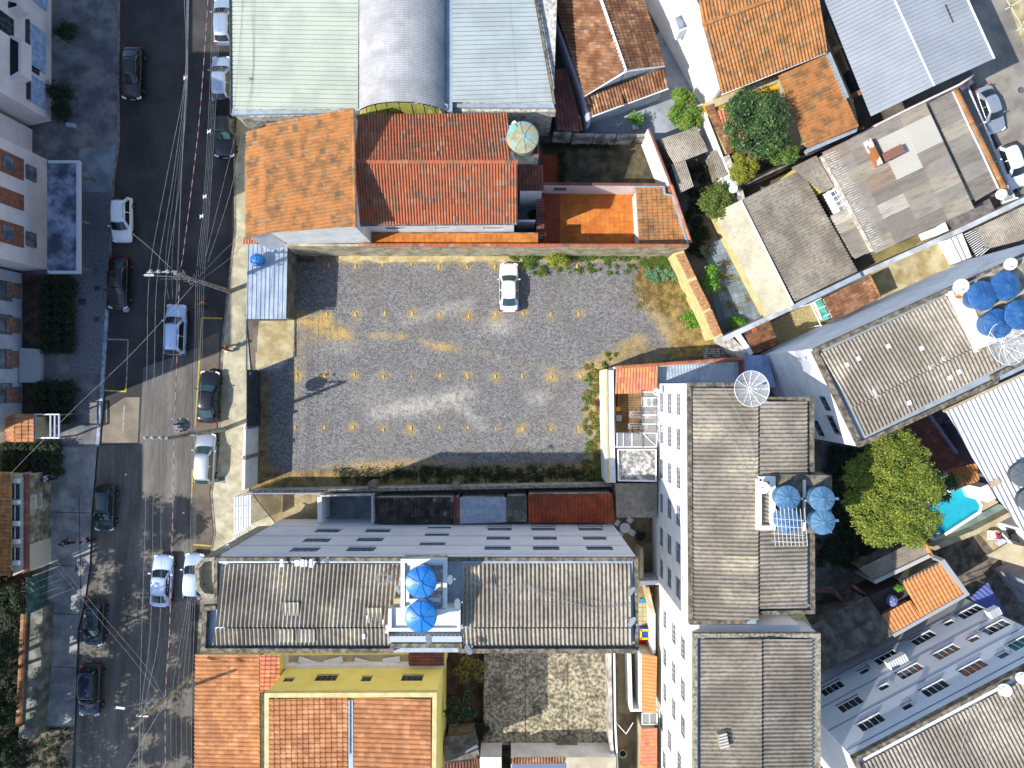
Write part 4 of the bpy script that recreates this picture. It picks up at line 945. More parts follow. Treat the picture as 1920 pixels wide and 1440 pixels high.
# ================================================================ WEEDS, GARDEN
def weeds(name, label, mat, pts, n, size, h=.16, r=.35, seed=1, cat='weeds'):
    q = random.Random(seed); bl = []
    for (x, y, s) in pts:
        for _ in range(3):
            c = G(x + q.uniform(-s, s), y + q.uniform(-s * .6, s * .6)); bl.append((c.x, c.y, h * .5, r * q.uniform(.5, 1.3), r * q.uniform(.5, 1.3), h))
    o = leaf_mesh(name, mat, None, bl, n, size, seed=seed); return tag(o, label, cat, kind='stuff')
weeds('weeds', 'yellow-green weeds along the foot of the cream wall', leaf_m, [(x, 488 + 7 * math.sin(x * .9), 11) for x in range(955, 1195, 7)] + [(x, 500 + x % 9, 12) for x in range(990, 1190, 16)], 17000, .055, h=.22, r=.24, seed=2)
weeds('weeds', 'dry and green weeds on the bank beside the white house wall', leaf_o, [(1118 + 14 * math.sin(y * 1.7), y, 13) for y in range(690, 905, 4)], 15000, .055, h=.15, r=.2, seed=3)
weeds('weeds', 'green weeds on the bank beside the white house wall', leaf_m, [(1112 + 16 * math.sin(y * 2.3), y, 10) for y in range(700, 905, 9)] + [(1150, 672, 12), (1130, 683, 8)], 7500, .06, h=.22, r=.22, seed=4)
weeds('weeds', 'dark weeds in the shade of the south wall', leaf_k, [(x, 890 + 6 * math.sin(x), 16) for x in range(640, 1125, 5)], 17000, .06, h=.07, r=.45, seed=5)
weeds('grass', 'short grass strip at the head of the vegetable garden', leaf_m, [(x, y, 8) for x in range(1208, 1268, 7) for y in (488, 494)], 6000, .04, seed=6, cat='grass')
weeds('grass', 'patchy dry grass between the vegetable beds', leaf_o, [(x, y, 14) for x in range(1195, 1300, 14) for y in range(505, 580, 14) if x < 1215 + (y - 480) * .6 + 60], 7000, .04, seed=7, cat='grass')
for i, (x, y) in enumerate([(1215, 512), (1228, 522), (1232, 508), (1246, 518), (1252, 509), (1262, 520), (1270, 511), (1276, 520)]):
    bush('vegetable_plant', ['leafy kale plant, %s along the upper vegetable bed' % ords[i]][0], x, y, .45, leaf_b, .45, 260, .09, 30 + i, 'kale plants in the upper vegetable bed', 'vegetable')
for i, (x, y, r) in enumerate([(1288, 592, .55), (1303, 585, .6), (1318, 594, .55), (1298, 606, .6), (1312, 612, .6)]):
    bush('vegetable_plant', 'broad-leaved crop plant in the lower bed, %s' % ['on its upper left edge', 'at its top', 'on the side of the brick wall', 'at its lower left', 'at its bottom end'][i], x, y, r, leaf_g, .6, 380, .1, 50 + i, 'broad-leaved plants in the lower bed', 'vegetable')
bush('bush', 'small round bush against the brick-topped garden wall', 1289, 549, .5, leaf_m, .7, 500, .06, 61)
bush('shrub', 'bright yellow-green shrub growing against the cream north wall', 1046, 484, 1.0, leaf_y, 1.9, 2600, .08, 62, nb=10)
bush('shrub', 'low dark green shrub just right of the white sedan', 995, 492, .7, leaf_m, .7, 900, .06, 63)
bush('shrub', 'small green shrub between the sedan and the yellow shrub', 1018, 508, .45, leaf_m, .5, 500, .06, 64)
bush('shrub', 'small maroon-leaved shrub beside the white house wall', 1122, 757, .35, leaf_r, .5, 400, .06, 65)
gwl = thing_at('garden_wall', 'slanting garden wall topped with orange brick paving', 'wall', [(1268, 474, 2.6), (1352, 634, 2.6)])
walls(gwl, [(1264, 474, 2.6), (1282, 470, 2.6), (1356, 630, 2.6), (1338, 636, 2.6)], creamp, capmat=creamp)
for (a, b, c, d) in (((1267, 478), (1283, 474), (1304, 518), (1289, 524)), ((1291, 530), (1306, 524), (1333, 576), (1318, 583)), ((1320, 588), (1335, 580), (1353, 624), (1338, 632))):
    lay(gwl, 'brick', [(*a, 2.61), (*b, 2.61), (*c, 2.61), (*d, 2.61)], (0, 3), .2, .1, slab_piece(.2, .1, .03, .008), brickm, True, zoff=.0, maxn=300, stag=.5)
# stack of bricks
st_ = thing_at('brick_stack', 'square stack of grey concrete blocks in the shade by the red coping', 'brick stack', [(1342, 664, .6)])
c = P(1343, 663, .6); sh_ = None
for lv in range(3):
    for i in range(6):
        for j in range(5):
            if lv == 2 and random.random() < .25: continue
            o = None
            if sh_ is None: o = MB().box(-.16, .16, -.075, .075, 0, .17).build('block', M('concrete_block', A(200, 196, 190), A(150, 146, 140), scale=4, fine=.2, tone=.15), st_); sh_ = o.data
            else: o = link(bpy.data.objects.new('block', sh_), st_)
            o.matrix_basis = Matrix.Translation((c.x - .85 + i * .35 + random.uniform(-.02, .02), c.y - .36 + j * .19, .02 + lv * .18)) @ Matrix.Rotation(random.uniform(-.06, .06), 4, 'Z')
# ================================================================ NORTH: WAREHOUSE
WIN = dict(frame=steel, glass=glassd, sill=None)
wh = thing_at('warehouse', 'large warehouse with pale steel roofs either side of a zinc barrel vault', 'warehouse', [(430, 0, 7), (1040, 0, 7), (1040, 200, 7), (430, 213, 7)])
walls(wh, [(430, -160, 6.4), (1052, -160, 6.4), (1040, 204, 6.4), (433, 214, 6.4)], dirtywhite, inset=.1)
sheets(wh, [(674, -160, 7.3), (430, -160, 6.5), (433, 207, 6.5), (672, 204, 7.3)], (0, 1), metal_grn, W=1.05, L=5.4, pitch=.35, amp=.09, prof='slot')
sheets(wh, [(848, -160, 7.3), (972, -160, 6.7), (1037, 194, 6.7), (848, 194, 7.3)], (0, 1), metal_grn2, W=1.05, L=5.0, pitch=.35, amp=.09, prof='slot')
zs = 7.35; xa, xb = P(673, 0, zs).x, P(834, 0, zs).x; ys, yn = P(0, 207, zs).y, P(0, -160, zs).y; rise = 1.7; hc = xb - xa; RR = (hc * hc / 4 + rise * rise) / (2 * rise); cz = zs + rise - RR; cxv = (xa + xb) / 2
half = math.asin(hc / 2 / RR); nsh = int((yn - ys) / .85)
for k in range(nsh):
    y0 = ys + k * .85; v = []; nc = 20; na = 22
    for i in range(nc + 1):
        for j in range(na + 1):
            an = -half + 2 * half * j / na; r = RR + (.02 if i % 4 in (0, 1) else -.02) + (.008 if i == nc else 0)
            v.append((cxv + r * math.sin(an), y0 + .85 * i / nc + (.02 if i == nc else 0), cz + r * math.cos(an)))
    mb = MB(); mb.add(v, [(i * (na + 1) + j, i * (na + 1) + j + 1, (i + 1) * (na + 1) + j + 1, (i + 1) * (na + 1) + j) for i in range(nc) for j in range(na)])
    mb.build('vault_sheet', metal_vault, wh, False)
for k in range(8):
    a0, a1 = -half + 2 * half * k / 8 + .01, -half + 2 * half * (k + 1) / 8 - .01; q0, q1 = RR - .08, 0
    pts = [(cxv + q0 * math.sin(a), ys - .03 , cz + q0 * math.cos(a)) for a in (a0, (a0 + a1) / 2, a1)]
    bt = [(cxv + q0 * math.sin(a) * 1.02, ys - .55, zs - .25) for a in (a1, a0)]
    mb = MB(); mb.add(pts + bt, [(0, 1, 2, 3, 4)]); mb.build('gable_pane', olive, wh)
MB().box(xa, xb, ys - .02, ys + .05, zs - 1, zs + .02).build('gable_sill', conc, wh)
for x0, x1 in ((666, 675), (833, 848)):
    a, b = P(x0, 0, 7.2).x, P(x1, 0, 7.2).x; MB().box(a, b, ys, yn, 6.5, 7.12 if x0 > 700 else 7.3).build('valley_gutter', flash, wh)
MB().prism([P(*p)[:2] for p in ((433, 207, 6.7), (673, 205, 6.7), (673, 211, 6.7), (433, 215, 6.7))], 6.4, 6.72).build('gutter', flash, wh)
MB().prism([P(*p)[:2] for p in ((848, 194, 6.8), (1038, 195, 6.8), (1040, 202, 6.8), (848, 201, 6.8))], 6.3, 6.8).build('gutter', flash, wh)
MB().prism([P(*p)[:2] for p in ((834, 203, 6.4), (1042, 204, 6.4), (1042, 210, 6.4), (834, 209, 6.4))], 5.4, 6.45).build('coping', dirtywhite, wh)
MB().prism([P(*p)[:2] for p in ((470, 214, 6.2), (672, 211, 6.2), (672, 214, 6.2), (470, 220, 6.2))], 5.4, 6.25).build('coping', dirtywhite, wh)
MB().bar(P(430, -160, 6.7), P(433, 214, 6.7), .1, .14).build('gutter', darksteel, wh)
MB().bar(P(976, -160, 6.8), P(1040, 196, 6.8), .14, .16).build('gutter', coping, wh)
# corner canopy
cn = thing_at('canopy', 'small tilted grey sheet canopy at the warehouse street corner', 'canopy', [(465, 230, 4.8)])
walls(cn, [(452, 220, 4.6), (500, 216, 4.6), (498, 232, 4.6), (470, 244, 4.6)], conc, inset=.3)
sheets(cn, [(450, 217, 5.2), (490, 219, 5.2), (505, 230, 4.8), (470, 246, 4.6)], (0, 3), fibre_dark, W=.85, L=1.2, pitch=.17, amp=.02)
# ---- orange roofed house on the street
hs = thing_at('house', 'house with a weathered orange tile roof facing the street beside the warehouse', 'house', [(463, 245, 5), (665, 205, 5), (665, 425, 5), (462, 450, 5)])
walls(hs, [(498, 236, 9.2), (663, 205, 10.7), (666, 425, 10.7), (500, 437, 9.2)], white, inset=.12, off=.1)
walls(hs, [(463, 246, 8.4), (500, 240, 9.0), (500, 436, 9.0), (462, 449, 8.4)], white, inset=.12, off=.1, wins=[])
tiles(hs, [(662, 205, 10.7), (498, 236, 9.2), (500, 438, 9.2), (665.5, 425, 10.7)], (0, 1), tile_or, W=.27, L=.4)
tiles(hs, [(499, 238, 9.05), (463, 247, 8.4), (461, 450, 8.4), (500, 438, 9.05)], (0, 1), tile_or, W=.27, L=.4)
ridge(hs, (662.5, 205, 10.8), (666, 425, 10.8), tile_or, r=.13, L=.5)
ridge(hs, (500, 234, 9.3), (661, 205, 10.78), tile_or, r=.1, L=.42)
tiles(hs, [(455, 446, 3.6), (536, 446, 3.6), (536, 457, 3.4), (455, 457, 3.4)], (0, 3), tile_salmon, W=.22, L=.45)
MB().prism([P(*p)[:2] for p in ((456, 447, 3.4), (536, 447, 3.4), (536, 456, 3.4), (456, 456, 3.4))], 0, 3.35).build('porch_wall', white, hs)
# ---- red roofed house
hr = thing_at('house', 'house with a long red tile roof and ridge in the middle behind the lot', 'house', [(668, 216, 5), (970, 216, 5), (970, 420, 5), (668, 420, 5)])
WL = dict(mull=4, grille=None)
walls(hr, [(667, 216, 8.2), (955, 214, 8.2), (955, 230, 8.2), (970, 303, 8.2), (970, 418, 8.2), (667, 420, 8.2)], creamp if False else white, inset=.25, frame=steel, glass=glassb,
      wins=[(742, 428, 1.6, .7), (830, 428, 1.2, .5), (925, 428, 1.6, .6)])
R1, R2 = (668, 303, 10.0), (970, 303, 10.0)
walls(hr, [(668, 303, 9.9), (969, 303, 9.9), (969, 418, 8.2), (668, 421, 8.2)], white, zb=8.0, inset=.1, off=.05, name='roof_deck')
walls(hr, [(668, 303, 9.9), (969, 303, 9.9), (953, 216, 8.25), (668, 217, 8.25)], white, zb=8.0, inset=.1, off=.05, name='roof_deck')
tiles(hr, [R1, R2, (970.5, 419, 8.3), (667, 422, 8.3)], (1, 2), tile_red, W=.22, L=.44)
tiles(hr, [R1, (958, 303, 10.0), (950, 214, 8.4), (667, 216, 8.4)], (0, 3), tile_red, W=.22, L=.44)
ridge(hr, R1[:2] + (10.08,), (970, 303, 10.08), tile_red, r=.15, L=.46)
MB().bar(P(668, 423, 8.2), P(970, 420, 8.2), .12, .1).build('gutter', steel, hr)
walls(hr, [(972, 412, 2.8), (1004, 412, 2.8), (1004, 416, 2.8), (972, 416, 2.8)], white, name='garden_wall')
# tank tower by the ridge
tb = thing_at('tank_platform', 'brick-edged platform carrying the big faded tank', 'platform', [(960, 235, 8.4), (1012, 290, 8.4)])
walls(tb, [(952, 232, 8.4), (1012, 232, 8.4), (1010, 292, 8.4), (960, 292, 8.4)], dirtywhite, capmat=tile_dark)
for a, b in (((956, 290), (1010, 290)), ((1009, 240), (1009, 290))): MB().bar(P(*a, 8.48), P(*b, 8.48), .14, .12).build('edge_tile_row', tile_red, tb)
tank('large round tank with faded peeling blue lid behind the red roof', 980, 257, 8.45, 1.9, 1.14, tank_f, 8, lidmat=tank_f)
tk = bpy.data.objects['lid']; 
MB().lathe([(.3, 0), (.3, .05), (.22, .09)], P(963, 240, 10.4), 16).build('hatch', M('mint_hatch', A(150, 215, 190), fine=.1), tk)
dish('white dish at the corner of the red roof above the faded tank', 965, 236, 9.6, .36, 190, 35)
pn = thing_at('folded_sheet', 'bright blue ribbed plastic panel leaning beside the faded tank', 'panel', [(945, 275, 8.8)])
sheets(pn, [(939, 260, 9.3), (951, 260, 9.3), (952, 292, 9.1), (940, 292, 9.1)], (0, 3), M('blue_panel', A(90, 160, 235), fine=.1, tone=.15), W=.48, L=.36, pitch=.12, amp=.015, zoff=.12, name='panel_strip')
# lean-to, patio
lt = thing_at('lean_to', 'small dark tile lean-to between the red roof and the terrace', 'shed', [(995, 335, 3)])
walls(lt, [(973, 310, 6.2), (1018, 312, 6.2), (1020, 356, 5.6), (973, 356, 5.6)], white, inset=.1, off=.08)
tiles(lt, [(972, 310, 6.3), (1018, 310, 6.3), (1020, 358, 5.7), (972, 358, 5.7)], (1, 2), tile_dark, W=.24, L=.42)
sheet('patio_floor', slate, [(972, 358), (1008, 358), (1008, 412), (972, 412)], .03)
def round_table(label, px, py, r=.5, mat=whitesteel, n=4, chair_label='', z=0.03, cat='table'):
    c = P(px, py, .75 + z); t = thing('garden_table', label, cat, (c.x, c.y, z))
    MB().lathe([(r, z + .72), (r, z + .75)], (c.x, c.y, 0), 20).build('tabletop', mat, t); MB().lathe([(.03, z), (.03, z + .72)], (c.x, c.y, 0), 8).build('leg', mat, t); MB().lathe([(.25, z), (.25, z + .03)], (c.x, c.y, 0), 12).build('foot', mat, t)
    sides = ['north-east', 'north-west', 'south-west', 'south-east']
    for k in range(n):
        a = math.pi / 4 + k * math.pi / 2 + .2; d = r + .3; chair(chair_label % sides[k], c.x + d * math.cos(a), c.y + d * math.sin(a), a, mat, z, 'chairs round ' + label)
def chair(label, x, y, a, mat, z=0.03, group=None):
    t = thing('garden_chair', label, 'chair', (0, 0, 0), 0, group)
    MB().box(-.22, .22, -.22, .22, .42, .46).build('seat', mat, t); MB().box(.2, .24, -.22, .22, .46, .85).build('backrest', mat, t)
    for sx in (-.18, .18):
        for sy in (-.18, .18): MB().bar((sx, sy, 0), (sx, sy, .42), .035).build('leg', mat, t)
    for sy in (-.22, .22): MB().bar((-.18, sy, .62), (.22, sy, .66), .04).build('armrest', mat, t)
    t.location = (x, y, z); t.rotation_euler = (0, 0, a); return t
blus = M('blue_grey_plastic', A(150, 160, 185), fine=.05)
round_table('small round table in the slate patio beside the red roof', 987, 375, .38, blus, 3, 'chair %s of the round table in the slate patio')
bush('potted_plant', 'leafy pot plants in the patio below the lean-to', 1000, 402, .45, leaf_k, .9, 500, .12, 71, cat='plant')
# ---- terracotta terrace
tr_ = thing_at('terrace', 'terracotta tiled terrace with a red tile roof at its right end', 'terrace', [(1010, 363, .4), (1290, 455, .4)])
MB().prism([P(*p)[:2] for p in ((698, 433, .3), (1200, 360, .3), (1200, 458, .3), (698, 458, .3))][0:0] or [P(*p)[:2] for p in ((1008, 360, .3), (1200, 360, .3), (1200, 458, .3), (1008, 458, .3))], 0, .3).build('terrace_base', conc, tr_)
lay(tr_, 'floor_tile', [(1050, 362, .3), (1198, 362, .3), (1198, 457, .3), (1050, 457, .3)], (0, 3), .42, .42, slab_piece(.42, .42, .015, .01), floor_or, True, zoff=.002, jit=.001, maxn=300)
lay(tr_, 'floor_tile', [(1009, 362, .3), (1050, 362, .3), (1050, 457, .3), (1009, 457, .3)], (0, 3), .42, .42, slab_piece(.42, .42, .015, .01), floor_red, True, zoff=.002, jit=.001, maxn=100)
MB().prism([P(*p)[:2] for p in ((696, 436, 4.1), (1009, 436, 4.1), (1009, 457, 4.1), (696, 457, 4.1))], 0, 4.1).build('corridor_floor', conc, tr_)
lay(tr_, 'floor_tile', [(698, 438, 4.1), (1009, 438, 4.1), (1009, 457, 4.1), (698, 457, 4.1)], (0, 3), .42, .42, slab_piece(.42, .42, .015, .01), floor_or, True, zoff=.002, jit=.001, maxn=150)
walls(tr_, [(1010, 344, 2.9), (1200, 346, 2.9), (1200, 349, 2.9), (1010, 347, 2.9)], pinkr, name='rear_wall', wins=[(1050, 355, 1.1, 1.1)], frame=steel, glass=glassb)
ridge(tr_, (1012, 344.5, 3.0), (1240, 346, 3.0), tile_dark, r=.13, L=.42, name='coping_tile')
walls(tr_, [(1192, 352, 3.0), (1262, 350, 2.6), (1292, 457, 2.6), (1198, 457, 3.0)], white, inset=.15, off=.08)
tiles(tr_, [(1192, 350, 3.0), (1262, 348, 2.65), (1292, 458, 2.65), (1198, 458, 3.0)], (0, 1), tile_or, W=.27, L=.42, amp=.055)
path_prism('gutter', flash, tr_, [(1190, 350), (1245, 350), (1247, 364), (1262, 366), (1290, 456)], .12, 2.7, 3.1)
ridge(tr_, (1258, 345, 3.0), (1295, 455, 3.0), tile_salmon, r=.14, L=.4, name='coping_tile')
tiles(tr_, [(1006, 440, 2.3), (1006, 362, 2.3), (1020, 362, 2.2), (1020, 440, 2.2)], (0, 3), tile_dark, W=.25, L=.4)
walls(tr_, [(1007, 362, 2.2), (1019, 362, 2.2), (1019, 440, 2.2), (1007, 440, 2.2)], white, off=.1, name='pillar_wall')
gr_ = thing_at('grille', 'small white grille at the foot of the terrace steps', 'grille', [(1010, 440, 1.2)])
for k in range(14): MB().bar(P(998 + k * 2.0, 436, 1.4), P(998 + k * 2.0, 442, 1.2), .035).build('grille_bar', whitesteel, gr_)
# ---- shaded yard behind
sheet('yard', M('mossy_yard', A(120, 108, 80), A(80, 72, 56), scale=.8, fine=.25, stain=A(60, 60, 40), sscale=.7, samt=.7), [(1016, 268), (1212, 268), (1250, 350), (1016, 350)], .02)
sheet('yard_strip', floor_red, [(1016, 290), (1050, 290), (1050, 350), (1016, 350)], .035)
weeds('weeds', 'dark weeds along the edges of the shaded yard', leaf_k, [(1055, y, 6) for y in range(290, 350, 8)] + [(x, 273, 8) for x in range(1020, 1150, 10)], 4000, .06, h=.3, seed=8)
yw = thing_at('yard_wall', 'panelled concrete wall along the top of the shaded yard', 'wall', [(1040, 255, 2.2), (1215, 258, 2.2)])
for i, (x0, x1) in enumerate(((1038, 1072), (1074, 1113), (1115, 1155), (1157, 1191), (1193, 1214))):
    y = 250 + (i == 0) * -3 + (0 if i < 2 else 1)
    walls(yw, [(x0, y + 0, 2.2 - .05 * i), (x1, y, 2.2 - .05 * i), (x1, y + 6, 2.2 - .05 * i), (x0, y + 6, 2.2 - .05 * i)], M('wall_panel', A(212, 204, 190), A(140, 132, 120), scale=1, fine=.2, stain=A(80, 72, 62), samt=.6, tone=.06), name='wall_panel')
wr = thing_at('yard_wall', 'tall slanting white wall with a red coping at the right of the shaded yard', 'wall', [(1216, 242, 3.2), (1256, 345, 3.2)])
walls(wr, [(1214, 242, 3.3), (1220, 241, 3.3), (1260, 345, 3.3), (1254, 347, 3.3)], white2)
ridge(wr, (1217, 241, 3.36), (1258, 346, 3.36), tile_dark, r=.11, L=.4, name='coping_tile')
# ---- tiled lean-to and brown-roofed house, top middle
l2 = thing_at('lean_to', 'long narrow dark red tile roof beside the warehouse flank', 'shed', [(1045, 180, 3)])
walls(l2, [(1031, 130, 3.0), (1062, 130, 3.0), (1092, 243, 2.7), (1044, 240, 2.7)], dirtywhite, inset=.12, off=.08)
tiles(l2, [(1031, 130, 3.1), (1063, 130, 3.1), (1094, 246, 2.7), (1044, 242, 2.7)], (0, 3), tile_dark, W=.3, L=.42)
sheet('passage', slate, [(1010, -100), (1060, -100), (1100, 130), (1110, 245), (1040, 245)], .02)
hb = thing_at('house', 'house with brown gabled tile roof and a small hipped roof at its south end', 'house', [(1040, 0, 4), (1205, 0, 4), (1245, 125, 4), (1095, 180, 4)])
walls(hb, [(1020, -60, 4.2), (1184, -60, 4.2), (1240, 122, 4.2), (1096, 178, 4.2)], white, inset=.25)
RA, RB = (1106, -60, 6.0), (1173, 132, 6.0)
walls(hb, [RA, RB, (1095, 178, 4.3), (1018, -60, 4.3)], white, zb=4.0, inset=.1, off=.1, name='roof_deck')
walls(hb, [RA, RB, (1246, 122, 4.3), (1186, -60, 4.3)], white, zb=4.0, inset=.1, off=.1, name='roof_deck')
tiles(hb, [RA, RB, (1096, 180, 4.3), (1018, -60, 4.3)], (0, 3), tile_brown, W=.26, L=.4)
tiles(hb, [RA, RB, (1246, 123, 4.3), (1186, -60, 4.3)], (0, 3), tile_brown, W=.26, L=.4)
MB().bar(P(1106, -60, 6.12), P(1173, 132, 6.12), .22, .08).build('ridge_flashing', white2, hb)
walls(hb, [(1096, 182, 3.6), (1243, 128, 3.6), (1252, 163, 3.0), (1105, 216, 3.0)], white, inset=.15, off=.1, frame=steel, glass=glassd, wins=[(1128, 210, .7, .5), (1230, 176, .9, .5)])
tiles(hb, [(1095, 182, 3.7), (1245, 127, 3.7), (1253, 164, 3.1), (1105, 218, 3.1)], (0, 3), tile_brown, W=.26, L=.4)
ridge(hb, (1158, 160, 3.65), (1168, 196, 3.4), tile_brown, r=.14, L=.4)
MB().bar(P(1105, 220, 3.05), P(1253, 166, 3.05), .16, .1).build('gutter', white2, hb)
MB().bar(P(1094, 181, 4.2), P(1174, 134, 5.95), .14, .1).build('bargeboard', white2, hb); MB().bar(P(1174, 134, 5.95), P(1246, 124, 4.2), .14, .1).build('bargeboard', white2, hb)
bw = thing_at('boundary_wall', 'white wall along the shaded passage left of the brown gabled roof', 'wall', [(1013, 14, 3.3), (1105, 228, 3.3)])
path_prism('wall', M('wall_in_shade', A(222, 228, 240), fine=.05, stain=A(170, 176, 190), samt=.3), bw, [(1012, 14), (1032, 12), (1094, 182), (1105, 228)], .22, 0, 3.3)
sheet('forecourt', M('forecourt_concrete', A(186, 192, 200), A(164, 170, 178), scale=.5, fine=.1, stain=A(150, 150, 150)), [(1100, 240), (1250, 40), (1330, 205), (1330, 260), (1225, 262), (1080, 262)], .015)
rack = thing_at('drying_rack', 'thin white folding rack standing in the grey forecourt', 'rack', [(1160, 232, .8)])
for a, b in (((1150, 246, 0), (1168, 226, 1.2)), ((1155, 226, 1.2), (1166, 246, 0)), ((1152, 235, .9), (1170, 231, .9))): MB().bar(P(*a), P(*b), .03).build('rack_rail', whitesteel, rack)
bush('potted_plant', 'pot plant with pale green leaves in the grey forecourt', 1192, 225, .8, leaf_g, 1.6, 500, .1, 72, cat='plant')
MB().lathe([(.2, 0), (.3, .45), (.26, .45)], G(1190, 241), 14).build('pot', white2, bpy.data.objects['potted_plant.001'])
tree('shrub', 'tall hedge-like shrub with yellow-green top beside the white tower wall', 1285, 205, 2.8, 1.75, leaf_g, 8500, .09, 48, 81, squash=.9, cat='shrub', two=(leaf_o, 4000), ell=(.75, 1.25, .35), r0=.42)
# ---- tall white house with orange roof
lh = thing_at('house', 'tall house with a blank white side wall and orange tile roof', 'house', [(1318, 45, 6), (1540, 0, 6), (1548, 97, 6), (1352, 175, 6)])
walls(lh, [(1323, 48, 7.2), (1524, -28, 7.2), (1545, 95, 4.7), (1352, 170, 4.7)], white2, inset=.12, off=.15, frame=steel, glass=glassb, wins=[(1400, 160, 1.0, .8), (1440, 145, 1.0, .8)])
walls(lh, [(1306, -60, 6.6), (1322, 46, 7.2), (1524, -30, 7.2), (1500, -130, 6.6)], white2, inset=.12, off=.15)
tiles(lh, [(1318, 48, 7.4), (1532, -32, 7.4), (1549, 97, 4.8), (1352, 176, 4.8)], (0, 3), tile_or, W=.28, L=.4)
tiles(lh, [(1298, -60, 6.9), (1500, -130, 6.9), (1530, -34, 7.4), (1317, 46, 7.4)], (0, 3), tile_or, W=.28, L=.4)
ridge(lh, (1316, 47, 7.5), (1530, -33, 7.5), tile_or, r=.15, L=.42)
MB().bar(P(1353, 178, 4.75), P(1549, 99, 4.75), .1, .1).build('gutter', white2, lh)
_w = [G(1165, -73), G(1275, 128), G(1320, 209)]; mb = MB(); _t = [7.0, 7.3, 4.7]; _i = [p + Vector((.5, .3, 0)) for p in _w]
mb.add([(p.x, p.y, z) for q in (_w, _i) for zz in (0, 1) for p, z in zip(q, [0, 0, 0] if zz == 0 else _t)], [(0, 1, 4, 3), (1, 2, 5, 4), (6, 9, 10, 7), (7, 10, 11, 8), (3, 4, 10, 9), (4, 5, 11, 10), (2, 8, 11, 5), (0, 3, 9, 6)]); mb.build('side_wall', white2, lh)
walls(lh, [(1264, 30, 5.0), (1292, 18, 5.0), (1300, 48, 5.0), (1274, 60, 5.0)], white2, zb=3.6, name='bay_window_wall')
MB().prism([P(*p)[:2] for p in ((1266, 33, 5.1), (1287, 24, 5.1), (1295, 46, 5.1), (1274, 55, 5.1))], 4.9, 5.1).build('bay_window', glassb, lh)
MB().bar(P(1277, 28, 5.13), P(1285, 51, 5.13), .06).build('bay_window_bar', steel, lh)
walls(lh, [(1316, 196, 2.6), (1352, 180, 2.6), (1460, 136, 2.6), (1475, 160, 2.6), (1330, 214, 2.6)], yellow2, name='porch_wall')
MB().prism([P(*p)[:2] for p in ((1322, 194, 2.9), (1468, 138, 2.9), (1470, 150, 2.9), (1328, 206, 2.9))], 2.7, 2.9).build('balcony_slab', beige, lh)
wq = thing_at('boundary_wall', 'tall white wall running down from the white tower house', 'wall', [(1300, 210, 3)])
path_prism('wall', white2, wq, [(1312, 196), (1372, 350)], .5, 0, 2.2)
l3 = thing_at('lean_to', 'small orange tile roof half hidden under the dark green tree', 'shed', [(1365, 250, 2.6)])
walls(l3, [(1326, 200, 2.6), (1372, 200, 2.9), (1390, 272, 2.9), (1364, 290, 2.6)], beige, inset=.15, off=.08)
tiles(l3, [(1345, 208, 2.9), (1390, 200, 2.9), (1400, 262, 2.6), (1366, 288, 2.6)], (0, 3), tile_salmon, W=.28, L=.4)
tiles(l3, [(1320, 200, 2.8), (1336, 194, 2.9), (1376, 284, 2.9), (1364, 292, 2.8)], (1, 0), tile_brown, W=.28, L=.5)
tree('tree', 'dense dark green tree beside the two orange roofs', 1416, 228, 5.6, 2.7, leaf_d, 15000, .1, 34, 82, ell=(1, 1.05, 0), two=(leaf_m, 2500))
tree('tree', 'smaller mid-green tree below the dark green tree', 1470, 283, 4.2, 1.3, leaf_m, 4500, .09, 16, 83, two=(leaf_g, 900))
tree('shrub', 'yellowing shrub beside the dark plastic-covered wall', 1396, 312, 2.6, 1.4, leaf_y, 6000, .08, 40, 84, cat='shrub', ell=(.8, 1.2, 0), two=(leaf_o, 1400))
tree('tree', 'olive green tree between the grey sheds and the satellite dish', 1345, 375, 2.8, 1.5, leaf_m, 6000, .08, 40, 85, two=(leaf_o, 1500))
sm = thing_at('house', 'low house with second orange tile roof next to the blue-grey shed', 'house', [(1457, 142, 4), (1547, 102, 4), (1607, 238, 4), (1512, 278, 4)])
walls(sm, [(1459, 143, 3.7), (1546, 104, 4.3), (1604, 238, 4.3), (1513, 276, 3.7)], beige, inset=.2, off=.1)
tiles(sm, [(1457, 141, 3.8), (1549, 100, 4.4), (1609, 238, 4.4), (1512, 279, 3.8)], (0, 1), tile_or, W=.28, L=.4)
MB().prism([P(*p)[:2] for p in ((1546, 98, 4.5), (1556, 96, 4.5), (1592, 182, 4.5), (1583, 186, 4.5))], 4.3, 4.52).build('gutter', flash, sm)
MB().prism([P(*p)[:2] for p in ((1512, 280, 3.9), (1608, 239, 3.9), (1606, 247, 3.9), (1516, 286, 3.9))], 3.3, 3.92).build('flashing', flash, sm)
yd = thing_at('yard_wall', 'tall beige wall in the narrow gap left of the blue-grey shed', 'wall', [(1560, 60, 3.5)])
path_prism('wall', beige, yd, [(1532, 30), (1556, 96), (1596, 190), (1606, 236)], .35, 0, 3.6)
path_prism('wall', beige, yd, [(1556, 34), (1575, 82), (1594, 130)], .5, 0, 1.8); path_prism('wall', beige, yd, [(1563, 92), (1578, 86)], .3, 0, 3.0); path_prism('wall', brickwall, yd, [(1592, 182), (1620, 170)], .4, 0, 3.0)
